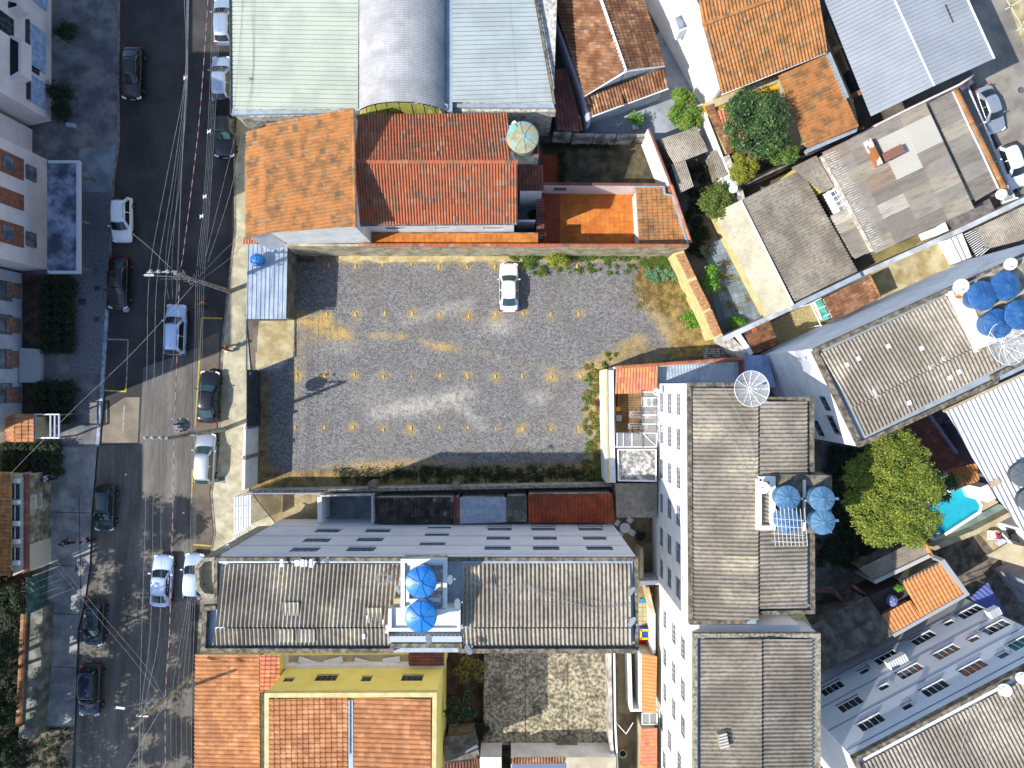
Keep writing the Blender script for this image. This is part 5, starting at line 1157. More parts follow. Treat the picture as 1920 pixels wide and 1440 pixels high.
# ---- blue-grey metal shed
ms = thing_at('warehouse', 'big shed with blue-grey ribbed metal gable roof in the top right', 'warehouse', [(1545, 0, 6), (1812, 0, 6), (1863, 110, 6), (1632, 218, 6)])
walls(ms, [(1500, -120, 5.8), (1760, -120, 5.8), (1862, 108, 5.8), (1632, 215, 5.8)], M('shed_wall', A(130, 134, 150), A(100, 104, 120), fine=.1), inset=2.2)
r0, r1 = (1622, -120, 6.7), (1752, 161, 6.7)
sheets(ms, [r0, r1, (1632, 219, 6.0), (1500, -110, 6.0)], (1, 2), metal_grey, W=1.32, L=6.2, pitch=.33, amp=.06, prof='slot')
sheets(ms, [r0, r1, (1864, 110, 6.0), (1755, -130, 6.0)], (1, 2), metal_grey, W=1.32, L=6.2, pitch=.33, amp=.06, prof='slot')
MB().bar(P(1622, -120, 6.78), P(1752, 161, 6.78), .12, .05).build('ridge_capping', white2, ms)
MB().bar(P(1755, -130, 6.1), P(1864, 110, 6.1), .14, .1).build('eave_flashing', white2, ms)
rod = thing_at('ladder', 'thin rusty rod lying on the blue-grey metal roof', 'rod', [(1779, 25, 6.4)]); MB().bar(P(1772, 8, 6.5), P(1787, 42, 6.45), .05).build('rod_bar', brown, rod)
ps = thing_at('passage_wall', 'dark passage wall between the blue-grey shed and the patched roof', 'wall', [(1740, 200, 3)])
path_prism('wall', M('dark_plum_wall', A(110, 100, 112), A(80, 72, 84), fine=.15), ps, [(1600, 262), (1690, 216), (1800, 166), (1824, 150)], .5, 0, 3.2)
path_prism('coping', pinkr, ps, [(1640, 236), (1700, 206), (1800, 158), (1826, 140)], .16, 2.9, 3.3)
# ---- patched grey roofs
pr = thing_at('building', 'wide low building under a patched grey-brown corrugated roof', 'building', [(1540, 287, 4), (1733, 193, 4), (1825, 390, 4), (1640, 475, 4)])
walls(pr, [(1541, 288, 4.0), (1733, 195, 4.0), (1823, 389, 4.0), (1641, 473, 4.0)], dirtywhite, inset=.12)
walls(pr, [(1733, 196, 3.3), (1790, 170, 3.2), (1870, 352, 3.2), (1815, 382, 3.3)], dirtywhite, inset=.1)
def patched(parent, poly, rib, **k):
    ob = sheets(parent, poly, rib, fibre_mix, **k)
    return ob
pp = patched(pr, [(1540, 287, 3.9), (1734, 193, 4.3), (1826, 391, 4.3), (1640, 476, 3.9)], (0, 1), W=1.1, L=2.3, pitch=.2, amp=.045)
pq = patched(pr, [(1738, 195, 3.6), (1792, 168, 3.5), (1872, 352, 3.5), (1828, 378, 3.6)], (0, 1), W=1.1, L=2.3, pitch=.2, amp=.045)
for o in pp + pq:    # the newer sheets of the repair
    c = o.matrix_basis.translation if o.matrix_basis.translation.length > .1 else (sum((v.co for v in o.data.vertices), Vector()) / max(1, len(o.data.vertices)))
    x, y = c.x * F / (H - 4) + 960, 720 - c.y * F / (H - 4)
    if (1690 < x < 1745 and 225 < y < 330 and (x - 1640) * .5 + y > 265) or (1655 < x < 1690 and 325 < y < 355) or (1765 < x < 1800 and 250 < y < 330):
        if len(o.material_slots) and random.random() < .85: o.material_slots[0].link = 'OBJECT'; o.material_slots[0].material = fibre_lite
ridge(pr, (1789, 168, 3.5), (1882, 356, 3.3), tile_or, r=.3, L=.34, name='edge_tile')
MB().bar(P(1786, 172, 3.62), P(1872, 354, 3.62), .08, .14).build('parapet_edge', white2, pr)
ch = thing_at('skylight_box', 'small rust-coloured sheet box with white and brown side on the patched roof', 'roof box', [(1670, 285, 5)])
walls(ch, [(1627, 262, 4.9), (1633, 259, 4.9), (1656, 306, 4.9), (1650, 309, 4.9)], M('peeling_box_side', A(238, 232, 222), A(190, 120, 70), scale=.9, sharp=(.48, .52)), zb=3.8)
walls(ch, [(1657, 288, 4.8), (1690, 272, 4.8), (1697, 284, 4.8), (1664, 302, 4.8)], red_sheet, zb=3.8)
sheets(ch, [(1654, 288, 4.9), (1689, 270, 4.9), (1697, 285, 4.9), (1662, 303, 4.9)], (0, 1), red_sheet, W=.8, L=1.0, pitch=.2, amp=.025)
q2 = thing_at('building', 'long building with mossy brown corrugated roof and a paler strip on its left', 'building', [(1340, 400, 4), (1500, 320, 4), (1605, 508, 4), (1440, 592, 4)])
walls(q2, [(1342, 401, 2.1), (1389, 378, 3.2), (1486, 574, 3.2), (1441, 590, 2.1)], creamp, inset=.1, off=.1)
walls(q2, [(1391, 378, 3.2), (1499, 322, 2.9), (1603, 507, 2.9), (1487, 562, 3.2)], beige, inset=.1, off=.1)
sheets(q2, [(1388, 376, 3.35), (1339, 400, 2.25), (1439, 593, 2.25), (1486, 573, 3.35)], (0, 1), fibre_pale, W=1.05, L=2.6, pitch=.21, amp=.045)
sheets(q2, [(1391, 375, 3.3), (1501, 319, 2.9), (1607, 509, 2.9), (1489, 566, 3.3)], (0, 1), fibre, W=1.0, L=2.6, pitch=.27, amp=.075)
MB().bar(P(1389, 376, 3.44), P(1487, 572, 3.44), .14, .1).build('ridge_capping', white2, q2)
MB().prism([P(*p)[:2] for p in ((1485, 572, 3.2), (1612, 511, 3.2), (1616, 519, 3.2), (1490, 580, 3.2))], 2.7, 3.18).build('gutter_flashing', flash, q2)
MB().bar(P(1337, 402, 2.3), P(1437, 596, 2.3), .3, .1).build('parapet_edge', creamp, q2)
s1 = thing_at('shed', 'small grey sheet roof with a yellow wall beside the patched roof', 'shed', [(1510, 320, 3)])
walls(s1, [(1484, 316, 3.0), (1540, 290, 3.0), (1570, 350, 3.0), (1542, 362, 3.0)], M('faded_yellow_wall', A(226, 208, 120), fine=.1), inset=.1)
sheets(s1, [(1483, 315, 3.1), (1530, 292, 3.15), (1563, 350, 3.15), (1542, 362, 3.1)], (0, 1), fibre, W=1.0, L=1.8, pitch=.2, amp=.03)
s2 = thing_at('skylight', 'white-framed skylight in the gap between the two grey roofs', 'skylight', [(1575, 375, 3)])
MB().prism([P(*p)[:2] for p in ((1551, 360, 2.9), (1572, 350, 2.9), (1592, 388, 2.9), (1572, 400, 2.9))], 2.0, 2.9).build('skylight_frame', whitesteel, s2)
for k in range(4):
    t0, t1 = k / 4 + .03, (k + 1) / 4 - .03; L0, L1 = Vector((1556, 361)), Vector((1576, 398)); A0, A1 = Vector((1570, 353)), Vector((1590, 388))
    for (u0, u1) in ((.05, .45), (.55, .95)):
        q = [L0.lerp(L1, t0).lerp(A0.lerp(A1, t0), u0), L0.lerp(L1, t0).lerp(A0.lerp(A1, t0), u1), L0.lerp(L1, t1).lerp(A0.lerp(A1, t1), u1), L0.lerp(L1, t1).lerp(A0.lerp(A1, t1), u0)]
        MB().prism([P(p.x, p.y, 2.92)[:2] for p in q], 2.9, 2.93).build('pane', glassb, s2)
s3 = thing_at('shed', 'low shed with patched small-wave roof below the skylight', 'shed', [(1600, 440, 3)])
walls(s3, [(1557, 405, 2.9), (1592, 390, 2.9), (1632, 470, 2.9), (1602, 484, 2.9)], dirtywhite, inset=.08)
sheets(s3, [(1556, 405, 3.0), (1593, 388, 3.05), (1634, 470, 3.05), (1602, 486, 3.0)], (0, 1), fibre_mix, W=.8, L=1.8, pitch=.2, amp=.03)
tw = thing_at('covered_wall', 'wall draped in dark plastic sheet above the mossy brown roof', 'wall', [(1460, 320, 3.6)])
mb = MB(); a_, b_ = [], []
for k in range(25):
    t = k / 24; x, y = 1384 + (1620 - 1384) * t, 354 + (241 - 354) * t; wv = .06 * math.sin(k * 1.9) + .04 * math.sin(k * 4.1)
    p0 = P(x, y - 8 * math.sin(math.pi * min(1, t * 1.6 + .1)) , 3.5 + wv); p1 = P(x + 3, y + 6, 1.6 - wv); a_.append(p0); b_.append(p1)
mb.add(a_ + [(p + q) / 2 + Vector((.1 * math.sin(i * 2.3), -.1, .1)) for i, (p, q) in enumerate(zip(a_, b_))] + b_, [(r * 25 + i, r * 25 + i + 1, (r + 1) * 25 + i + 1, (r + 1) * 25 + i) for r in range(2) for i in range(24)]); mb.build('plastic_sheet', tarp, tw, True)
path_prism('wall', conc, tw, [(1386, 350), (1536, 280), (1620, 238)], .2, 0, 3.1)
fw = thing_at('boundary_wall', 'crumbling plastered wall from the orange lean-to down to the white dish', 'wall', [(1370, 300, 2.4)])
path_prism('wall', dirtywhite, fw, [(1362, 292), (1388, 360), (1392, 376)], .5, 0, 2.2)
dish('round white dish at the top corner of the mossy brown roof', 1375, 354, 3.9, .34, 200, 60)
# ---- grey sheds with gap, below the tall hedge
g1 = thing_at('shed', 'L-shaped grey corrugated shed roof right of the slanting white wall', 'shed', [(1280, 290, 2.6)])
walls(g1, [(1238, 262, 2.5), (1305, 240, 2.5), (1326, 282, 2.5), (1266, 304, 2.5)], conc, inset=.15)
sheets(g1, [(1236, 262, 2.6), (1306, 238, 2.6), (1328, 284, 2.6), (1264, 308, 2.6)], (0, 3), fibre, W=.9, L=2.4, pitch=.15, amp=.025)
walls(g1, [(1262, 306, 2.3), (1284, 302, 2.3), (1300, 345, 2.3), (1276, 358, 2.3)], conc, inset=.1)
sheets(g1, [(1258, 308, 2.4), (1284, 300, 2.4), (1300, 350, 2.4), (1275, 362, 2.4)], (0, 3), fibre, W=.9, L=2.4, pitch=.15, amp=.025)
g2 = thing_at('shed', 'narrow strip of grey sheets beside the crumbling wall', 'shed', [(1345, 300, 2.2)])
walls(g2, [(1331, 288, 2.1), (1342, 284, 2.1), (1362, 328, 2.1), (1346, 334, 2.1)], conc, inset=.08)
sheets(g2, [(1330, 286, 2.2), (1343, 281, 2.2), (1364, 328, 2.2), (1346, 336, 2.2)], (0, 3), fibre, W=.75, L=2.4, pitch=.15, amp=.025)
weeds('weeds', 'dark tangle in the narrow yard between sheds and grey slate terrace', leaf_k, [(x, y, 12) for x in (1300, 1315) for y in range(320, 470, 16)], 8000, .08, h=.5, seed=12)
sheet('slate_terrace', M('slate_base', A(120, 128, 132), fine=.2), [(1318, 470), (1360, 430), (1445, 590), (1370, 640), (1345, 600)], .02)
sl = thing_at('terrace', 'slate-tiled terrace strewn with dry leaves beside the pale roof strip', 'terrace', [(1380, 530, 0)])
lay(sl, 'slate_tile', [(1322, 470, .02), (1366, 440, .02), (1442, 590, .02), (1372, 636, .02)], (0, 3), .5, .5, slab_piece(.5, .5, .02, .012), slate, True, zoff=.004, jit=.003, maxn=300)
weeds('dry_leaves', 'golden dry leaf litter on the slate terrace', leaf_o, [(1362, 495, 10), (1378, 520, 8), (1352, 540, 8), (1366, 570, 10), (1388, 580, 10), (1355, 518, 5), (1400, 560, 4)], 2600, .05, h=.06, seed=13, cat='leaves')
bush('bush', 'bright green bush growing over the brick-topped wall', 1332, 520, .9, leaf_g, 2.0, 1100, .1, 90, ry=1.3)
bush('bush', 'green and yellow bush in the bottom corner of the slate terrace', 1382, 606, .9, leaf_g, 1.0, 1200, .08, 91, ry=.6)
bush('bush', 'dark leafy bush in the shade right of the brick-topped wall', 1318, 478, .7, leaf_k, 1.2, 900, .09, 92, ry=1.2)
# ================================================================ EAST: LONG WALL, YARDS, SLANTED BLOCK
lw = thing_at('boundary_wall', 'long pale wall running diagonally from the garden corner to the right edge', 'wall', [(1600, 520, 2.6)])
path_prism('wall', M('long_wall', A(226, 230, 232), A(190, 194, 196), scale=.8, fine=.08, stain=A(150, 144, 130), samt=.4), lw, [(1356, 636), (1440, 597), (1612, 516), (1800, 432), (1960, 356)], .42, 0, 2.7)
cw = thing_at('boundary_wall', 'weathered white wall stump between brick-topped wall and brown tile roof', 'wall', [(1375, 650, 2.4)])
path_prism('wall', dirtywhite, cw, [(1362, 634), (1400, 672)], .8, 0, 2.3); path_prism('wall', white2, cw, [(1383, 625), (1410, 664)], .35, 0, 2.6)
t1 = thing_at('shed', 'small brown tile roof with a few bright orange tiles in the wall corner', 'shed', [(1425, 632, 2.6)])
walls(t1, [(1395, 622, 2.4), (1440, 600, 2.4), (1459, 645, 2.4), (1412, 662, 2.4)], white, inset=.1, off=.05)
tiles(t1, [(1394, 622, 2.5), (1441, 599, 2.6), (1460, 645, 2.6), (1412, 664, 2.5)], (1, 0), M('brown_tile_few_new', A(150, 100, 70), fine=.2, tone=.2, pal=[(0, A(160, 108, 74)), (.4, A(128, 90, 66)), (.75, A(184, 138, 102)), (.94, A(235, 122, 64))], stain=A(90, 70, 54), samt=.4), W=.26, L=.42, single=True, maxn=300)
sheet('sand_courtyard', M('sand_floor', A(206, 190, 140), A(170, 152, 106), scale=7, fine=.25), [(1440, 606), (1530, 564), (1560, 615), (1465, 668)], .02)
nt_ = thing_at('pergola', 'white pergola frame with torn green shade cloth', 'pergola', [(1540, 590, 2.4)])
for a, b in (((1519, 568), (1540, 612)), ((1528, 582), (1548, 573)), ((1535, 597), (1556, 588)), ((1520, 569), (1540, 559))): MB().bar(P(*a, 2.5), P(*b, 2.5), .07).build('beam', whitesteel, nt_)
for a in ((1520, 570), (1539, 610)): MB().bar(P(*a, 2.5), P(*a, 2.5) - Vector((0, 0, 2.48)), .08).build('post', whitesteel, nt_)
mb = MB(); v = []
for i in range(7):
    for j in range(4):
        x = 1528 + 12 * j / 3 + i * 2.6 + random.uniform(-1, 1); y = 566 + i * 6 - 5 * j / 3 + random.uniform(-.8, .8); v.append(P(x, y, 2.45 + random.uniform(-.12, .12)))
mb.add(v, [(i * 4 + j, i * 4 + j + 1, i * 4 + j + 5, i * 4 + j + 4) for i in range(6) for j in range(3)]); mb.build('shade_cloth', greencloth, nt_, True)
t2 = thing_at('shed', 'mossy brown tile roof along the long pale wall beside the green cloth', 'shed', [(1600, 555, 2.8)])
walls(t2, [(1544, 559, 2.6), (1629, 519, 2.6), (1648, 556, 2.6), (1563, 598, 2.6)], white, inset=.1, off=.05)
tiles(t2, [(1543, 559, 2.9), (1630, 517, 2.9), (1649, 557, 2.7), (1562, 601, 2.7)], (0, 1), tile_brown, W=.26, L=.42)
ridge(t2, (1630, 517, 2.95), (1650, 557, 2.75), tile_or, r=.13, L=.42, name='edge_tile')
sheet('cream_courtyard', cream, [(1630, 500), (1780, 430), (1800, 500), (1700, 560), (1650, 580)], .02)
sheet('moss_strip', M('mossy_strip', A(168, 154, 100), A(130, 118, 76), scale=1, fine=.25), [(1625, 495), (1650, 470), (1757, 415), (1765, 432), (1630, 520)], .015)
wb_ = thing_at('terrace', 'white painted terrace slab with dark joints beside the barred canopy', 'terrace', [(1795, 470, 2)])
MB().prism([P(*p)[:2] for p in ((1774, 450, 1.2), (1804, 437, 1.2), (1822, 482, 1.2), (1796, 492, 1.2))], 0, 1.2).build('terrace_slab', white2, wb_)
for t in (.3, .62): MB().bar(P(1774 + 30 * t, 450 - 13 * t, 1.21), P(1796 + 26 * t, 492 - 10 * t, 1.21), .05, .02).build('joint_line', darksoil, wb_)
MB().prism([P(*p)[:2] for p in ((1752, 428, 2.4), (1772, 415, 2.4), (1779, 432, 2.4), (1758, 441, 2.4))], 0, 2.4).build('slab_block', white2, wb_)
MB().prism([P(*p)[:2] for p in ((1772, 415, 2.2), (1855, 372, 2.2), (1868, 398, 2.2), (1800, 432, 2.2))], 0, 2.2).build('concrete_roof', M('grey_slab', A(150, 142, 136), A(120, 112, 108), scale=2, fine=.25), wb_)
cn2 = thing_at('canopy', 'grey sheet canopy with small waves next to the side-street fence', 'canopy', [(1870, 430, 3)])
sheets(cn2, [(1830, 428, 3.0), (1935, 378, 3.0), (1960, 440, 2.8), (1853, 466, 2.8)], (0, 3), fibre, W=1.0, L=1.6, pitch=.16, amp=.02)
for a in ((1834, 430), (1855, 462), (1932, 382), (1950, 436)): MB().bar(P(*a, 2.75), P(*a, 2.75) - Vector((0, 0, 2.7)), .1).build('post', steel, cn2)
gr2 = thing_at('grille', 'dark barred grille roof between white slab and grey canopy', 'grille', [(1830, 450, 2)])
for k in range(13):
    t = k / 12; MB().bar(P(1808 + 24 * t, 440 + 44 * t, 2.0), P(1832 + 22 * t, 428 + 38 * t, 2.0), .06).build('grille_bar', whitesteel, gr2)
sheet('dark_yard', darksoil, [(1806, 430), (1935, 372), (1960, 420), (1830, 490)], .018)
# slanted white block with tanks
sb = thing_at('apartment_block', 'slanted white apartment block with brown corrugated roof, tanks at its right end', 'building', [(1530, 655, 12), (1800, 530, 12), (1920, 680, 12), (1615, 835, 12)])
SBH = 12.0
mil = thing  # noqa
walls(sb, [(1525, 654, SBH), (1793, 533, SBH), (2000, 436, SBH), (2085, 615, SBH), (1868, 716, SBH), (1872, 708, SBH), (1613, 838, SBH)][:5] + [(1613, 838, SBH)], M('slanted_block_render', (.8, .82, .85), (.72, .74, .78), scale=.6, fine=.04, stain=(.5, .5, .53), sscale=.8, samt=.4), capmat=flash,
      frame=steel, glass=glassd, sill=white2, wins=[(1547, 757, 1.2, 1.0), (1563, 797, 1.6, 1.2), (1534, 803, 1.4, 1.2), (1561, 797, 1.4, 1.2)])
path_prism('parapet', coping, sb, [(1529, 657), (1795, 537), (1922, 480), (2000, 442)], .32, SBH - .1, SBH + .35)
path_prism('parapet', coping, sb, [(1529, 657), (1614, 833), (1868, 715), (1866, 706), (1880, 698), (2080, 600)], .32, SBH - .1, SBH + .351)
sheets(sb, [(1595, 765, SBH + .3), (1838, 645, SBH + .3), (1786, 549, SBH + .05), (1536, 663, SBH + .05)][::-1], (0, 3), fibre, W=1.12, L=2.4, pitch=.28, amp=.085, prof='groove')
sheets(sb, [(1595, 765, SBH + .3), (2000, 566, SBH + .3), (2020, 612, SBH + .1), (1620, 818, SBH + .1)], (0, 3), fibre, W=1.12, L=2.4, pitch=.28, amp=.085, prof='groove')
for q in ((1588, 684), (1610, 672), (1666, 649), (1728, 653), (1638, 735), (1745, 688), (1782, 708), (1798, 697), (1643, 742), (1705, 755), (1770, 672)):
    c = P(*q, SBH + .42); MB().obox(c, (.06, -.14, 0), (.14, .06, 0), (0, 0, .01)).build('repair_patch', white2, sb)
walls(sb, [(1786, 545, SBH + .9), (1930, 478, SBH + .9), (1990, 610, SBH + .9), (1835, 660, SBH + .9), (1828, 640, SBH + .9)][:4], white2, zb=SBH, name='tank_room', capmat=M('tank_deck', A(206, 196, 168), A(150, 140, 112), scale=2, fine=.2))
path_prism('deck_edge', white2, sb, [(1803, 548), (1838, 640), (1900, 618)], .9, SBH + .88, SBH + 1.0)
for q, lb in (((1843, 554), 'front left'), ((1886, 536), 'rear left'), ((1872, 606), 'lower left'), ((1912, 590), 'lower right')):
    tank('deep blue ribbed tank on the slanted block, %s of the cluster' % lb, *q, SBH + 1.0, 1.1 if 'left' in lb else 1.3, .98, tank_d, 12, group='blue tanks on the slanted block')
dish('round white dish at the roof edge left of the blue tank cluster', 1801, 537, SBH + 1.6, .52, 240, 72)
dish('round white dish above the blue tank cluster', 1894, 495, SBH + 1.9, .42, 240, 66)
tk2 = tank('small rusty-topped cap beside the tank cluster', 1804, 553, SBH + .9, .3, .4, tank_w, 0, lidmat=M('rusty_lid', A(230, 225, 210), A(190, 110, 40), scale=3, sharp=(.5, .55)), flatlid=True)
big_dish('large translucent mesh dish in front of the blue tank cluster', 1890, 643, SBH + 2.3, 1.5, base=1.9)
# white corrugated roof bottom right of it
wc = thing_at('building', 'building under a bright white ribbed metal roof at the right edge', 'building', [(1772, 772, 7), (1920, 703, 7), (1920, 1000, 7), (1860, 930, 7)])
walls(wc, [(1771, 772, 6.3), (1990, 670, 6.3), (2095, 900, 6.3), (1940, 1000, 6.3), (1862, 940, 6.3)], M('shade_tinted_wall', A(140, 140, 156), fine=.1), inset=2.6)  # wall greyed in its colour to read as shaded under the eaves
sheets(wc, [(1771, 771, 6.7), (1990, 670, 6.7), (2100, 895, 6.4), (1927, 1012, 6.4), (1856, 915, 6.5)], (1, 2), metal_white, W=1.52, L=7.0, pitch=.38, amp=.085)
MB().bar(P(1769, 771, 6.72), P(1990, 668, 6.72), .22, .2).build('fascia', beige, wc)
MB().prism([P(*p)[:2] for p in ((1858, 903, 6.75), (1872, 896, 6.75), (1878, 906, 6.75), (1860, 914, 6.75))], 6.5, 6.76).build('flashing_patch', beige, wc)
tank('grey round lidded tank on the white ribbed roof, upper one', 1918, 890, 6.9, .7, .9, M('slate_plastic', A(110, 118, 126), fine=.08), 8, flatlid=True)
tank('grey round lidded tank on the white ribbed roof, lower one', 1932, 938, 6.9, .7, .9, M('slate_plastic', A(110, 118, 126), fine=.08), 8, flatlid=True)
# dark tile roof behind the big tree
dr = thing_at('shed', 'dark red tile roof in the shade behind the big yellow-green tree', 'shed', [(1740, 830, 3.4)])
walls(dr, [(1688, 790, 3.2), (1744, 772, 3.2), (1806, 868, 3.2), (1740, 885, 3.2)], M('shade_tinted_wall', A(140, 140, 156), fine=.1), inset=.1, off=.08)
tiles(dr, [(1682, 794, 3.3), (1745, 770, 3.4), (1808, 870, 3.4), (1735, 892, 3.3)], (0, 1), tile_dark, W=.26, L=.42)
tiles(dr, [(1770, 880, 3.1), (1830, 868, 3.1), (1834, 900, 2.8), (1792, 918, 2.8)], (0, 3), tile_or, W=.26, L=.42)
path_prism('parapet', M('lav_grey', A(150, 150, 175), fine=.1), dr, [(1744, 778), (1796, 850)], .2, 0, 3.8)
sheet('dark_court', M('dark_court_floor', A(120, 120, 132), A(90, 90, 100), fine=.2), [(1540, 800), (1760, 740), (1900, 960), (1740, 1030), (1540, 1080)], .012)
tree('tree', 'huge yellow-green tree crown beside the swimming pool', 1686, 925, 10, 4.15, leaf_y, 62000, .085, 150, 99, ell=(.98, 1.14, 0), two=(leaf_m, 30000), r0=.7, squash=.5)
tree('tree', 'dark green shrubby tree at the right flank of the huge yellow-green crown', 1765, 905, 4.4, 1.5, leaf_d, 5500, .09, 16, 98)
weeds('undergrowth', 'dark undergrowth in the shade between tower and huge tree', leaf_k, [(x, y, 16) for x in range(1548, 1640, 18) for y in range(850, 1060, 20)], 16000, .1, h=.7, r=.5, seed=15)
# pool
pl = thing_at('swimming_pool', 'turquoise swimming pool with white coping partly under the tree', 'pool', [(1790, 960, 0)])
pq_ = [(1715, 962), (1800, 912), (1812, 912), (1818, 918), (1836, 948), (1834, 958), (1766, 1002), (1752, 1008)]
z_ = .55
pin = [P(x, y, z_) for x, y in pq_]
mb = MB(); pc = ccw3([(x, y, z_) for x, y in pq_]); lo = [Vector((p.x, p.y, z_ - .48)) for p in pc]; n_ = len(pc)
mb.add(pc + lo, [(i, (i + 1) % n_, n_ + (i + 1) % n_, n_ + i) for i in range(n_)] + [tuple(range(n_, 2 * n_))]); mb.build('pool_shell', pool_t, pl)
c_ = sum(pc, Vector()) / n_
ow = offset_poly([(p.x, p.y) for p in pc], -.28)
mb = MB(); mb.add([(p.x, p.y, z_ + .04) for p in pc] + [(p.x, p.y, z_ + .04) for p in ow] + [(p.x, p.y, .0) for p in ow], [(i, n_ + i, n_ + (i + 1) % n_, (i + 1) % n_) for i in range(n_)] + [(n_ + i, 2 * n_ + i, 2 * n_ + (i + 1) % n_, n_ + (i + 1) % n_) for i in range(n_)]); mb.build('pool_coping', white2, pl)
MB().add([(p.x, p.y, z_ - .12) for p in pc], [tuple(range(n_))]).build('pool_water', water, pl)
# the ground under the pool is opened by raising its deck around it
dk = thing_at('pool_deck', 'beige and green-grey tiled deck along the swimming pool', 'terrace', [(1840, 970, .5)])
MB().prism([P(*p)[:2] for p in ((1838, 922, .5), (1858, 945, .5), (1902, 960, .5), (1745, 1030, .5), (1738, 1018, .5), (1840, 962, .5))][:0] or [P(*p)[:2] for p in ((1753, 1012, .5), (1840, 962, .5), (1872, 945, .5), (1906, 955, .5), (1752, 1030, .5))], 0, .5).build('deck_base', greens, dk)
lay(dk, 'deck_tile', [(1754, 1013, .5), (1842, 960, .5), (1904, 953, .5), (1752, 1030, .5)], (0, 1), .45, .45, slab_piece(.45, .45, .012, .008), greens, True, zoff=.002, jit=.001)
MB().prism([P(*p)[:2] for p in ((1822, 914, .5), (1834, 912, .5), (1872, 942, .5), (1842, 958, .5))], 0, .5).build('deck_base', beige, dk)
lay(dk, 'deck_tile', [(1822, 914, .5), (1834, 912, .5), (1872, 942, .5), (1842, 958, .5)], (0, 3), .45, .45, slab_piece(.45, .45, .012, .008), beige, True, zoff=.002, jit=.001)
pw = thing_at('boundary_wall', 'low cream wall between pool deck and mottled yard', 'wall', [(1830, 995, 1.4)])
path_prism('wall', beige, pw, [(1751, 1028), (1830, 998), (1906, 958)], .4, 0, 1.5)
sheet('yard', M('mottled_yard', A(150, 138, 122), A(100, 90, 80), scale=1.3, fine=.25, stain=A(70, 64, 60), sscale=.8, samt=.6), [(1750, 1030), (1906, 960), (1990, 1200), (1830, 1130), (1770, 1060)], .018)
sheet('yard_patch', cream, [(1834, 1000), (1880, 972), (1900, 1022), (1866, 1035)], .024)
ph = thing_at('house', 'white sunlit house wall with a grilled window beside the mottled yard', 'house', [(1880, 1000, 0)])
walls(ph, [G(1868, 978, 6.0), G(1960, 928, 6.0), G(2010, 1010, 6.0), G(1892, 1040, 6.0)], white, frame=steel, glass=glassd, sill=white2, wins=[(1898, 1002, 1.2, 1.3, dict(mull=4)), (1903, 948, 1.0, .8)])
walls(ph, [(1838, 914, 3.0), (1852, 908, 3.0), (1868, 935, 3.0), (1852, 942, 3.0)], white2, name='pool_house_wall')
p2h = thing_at('house', 'grey house with beige balcony slab and dark windows at the lower right edge', 'house', [(1890, 1080, 0)])
walls(p2h, [G(1862, 1066, 5.2), G(1990, 1010, 5.2), G(2060, 1150, 5.2), G(1912, 1128, 5.2)], M('grey_house_wall', A(190, 192, 204), A(160, 162, 176), fine=.08), frame=steel, glass=glassd, wins=[(1886, 1080, 1.6, 1.6), (1898, 1110, 1.4, 1.2)])
MB().prism([P(*p)[:2] for p in ((1850, 1042, 3.6), (1890, 1018, 3.6), (1990, 1040, 3.6), (1990, 1100, 3.6), (1924, 1064, 3.6))], 3.4, 3.6).build('balcony_slab', beige, p2h)
jk = thing_at('laundry_bundle', 'white bundle with magenta and yellow cloth on a round tub in the yard', 'laundry', [(1872, 1010, .5)])
c = P(1879, 1018, .5); MB().lathe([(.3, 0), (.38, .5), (.35, .52)], (c.x, c.y, .02), 18).build('tub', M('pale_tub', A(215, 225, 235), fine=.05), jk)
c = P(1868, 1007, .7)
for dx, dy, s, mt in ((-.25, .15, .42, white), (.18, .05, .3, M('magenta_cloth', A(220, 40, 120), fine=.1)), (.28, .28, .16, M('yellow_cloth', A(250, 220, 60), fine=.1))):
    mb = MB(); v = [(c.x + dx + s * (i - 2) / 2.2 + random.uniform(-.03, .03), c.y + dy + s * (j - 2) / 2.2, .55 + .12 * math.sin(i * 2.1 + j) + .04 * random.random()) for j in range(5) for i in range(5)]
    mb.add(v, [(j * 5 + i, j * 5 + i + 1, (j + 1) * 5 + i + 1, (j + 1) * 5 + i) for j in range(4) for i in range(4)]); mb.build('cloth', mt, jk, True)
tbl = MB().box(c.x - .6, c.x + .5, c.y - .3, c.y + .5, .42, .46).build('tray', whitesteel, jk)
for sx in (-.5, .4):
    for sy in (-.2, .4): MB().bar((c.x + sx, c.y + sy, .02), (c.x + sx, c.y + sy, .42), .04).build('leg', whitesteel, jk)
bc = thing_at('canopy', 'blue-violet corrugated plastic canopy at the corner of the big white building', 'canopy', [(1835, 1120, 3)])
sheets(bc, [(1818, 1120, 3.0), (1850, 1091, 3.0), (1884, 1148, 2.8), (1852, 1150, 2.8)], (0, 3), M('violet_panel', A(110, 120, 185), fine=.1, tone=.08), W=.7, L=2.6, pitch=.35, amp=.04)
for q in ((1822, 1120), (1850, 1095), (1878, 1146)): MB().bar(P(*q, 2.8), P(*q, 2.8) - Vector((0, 0, 2.75)), .07).build('post', steel, bc)
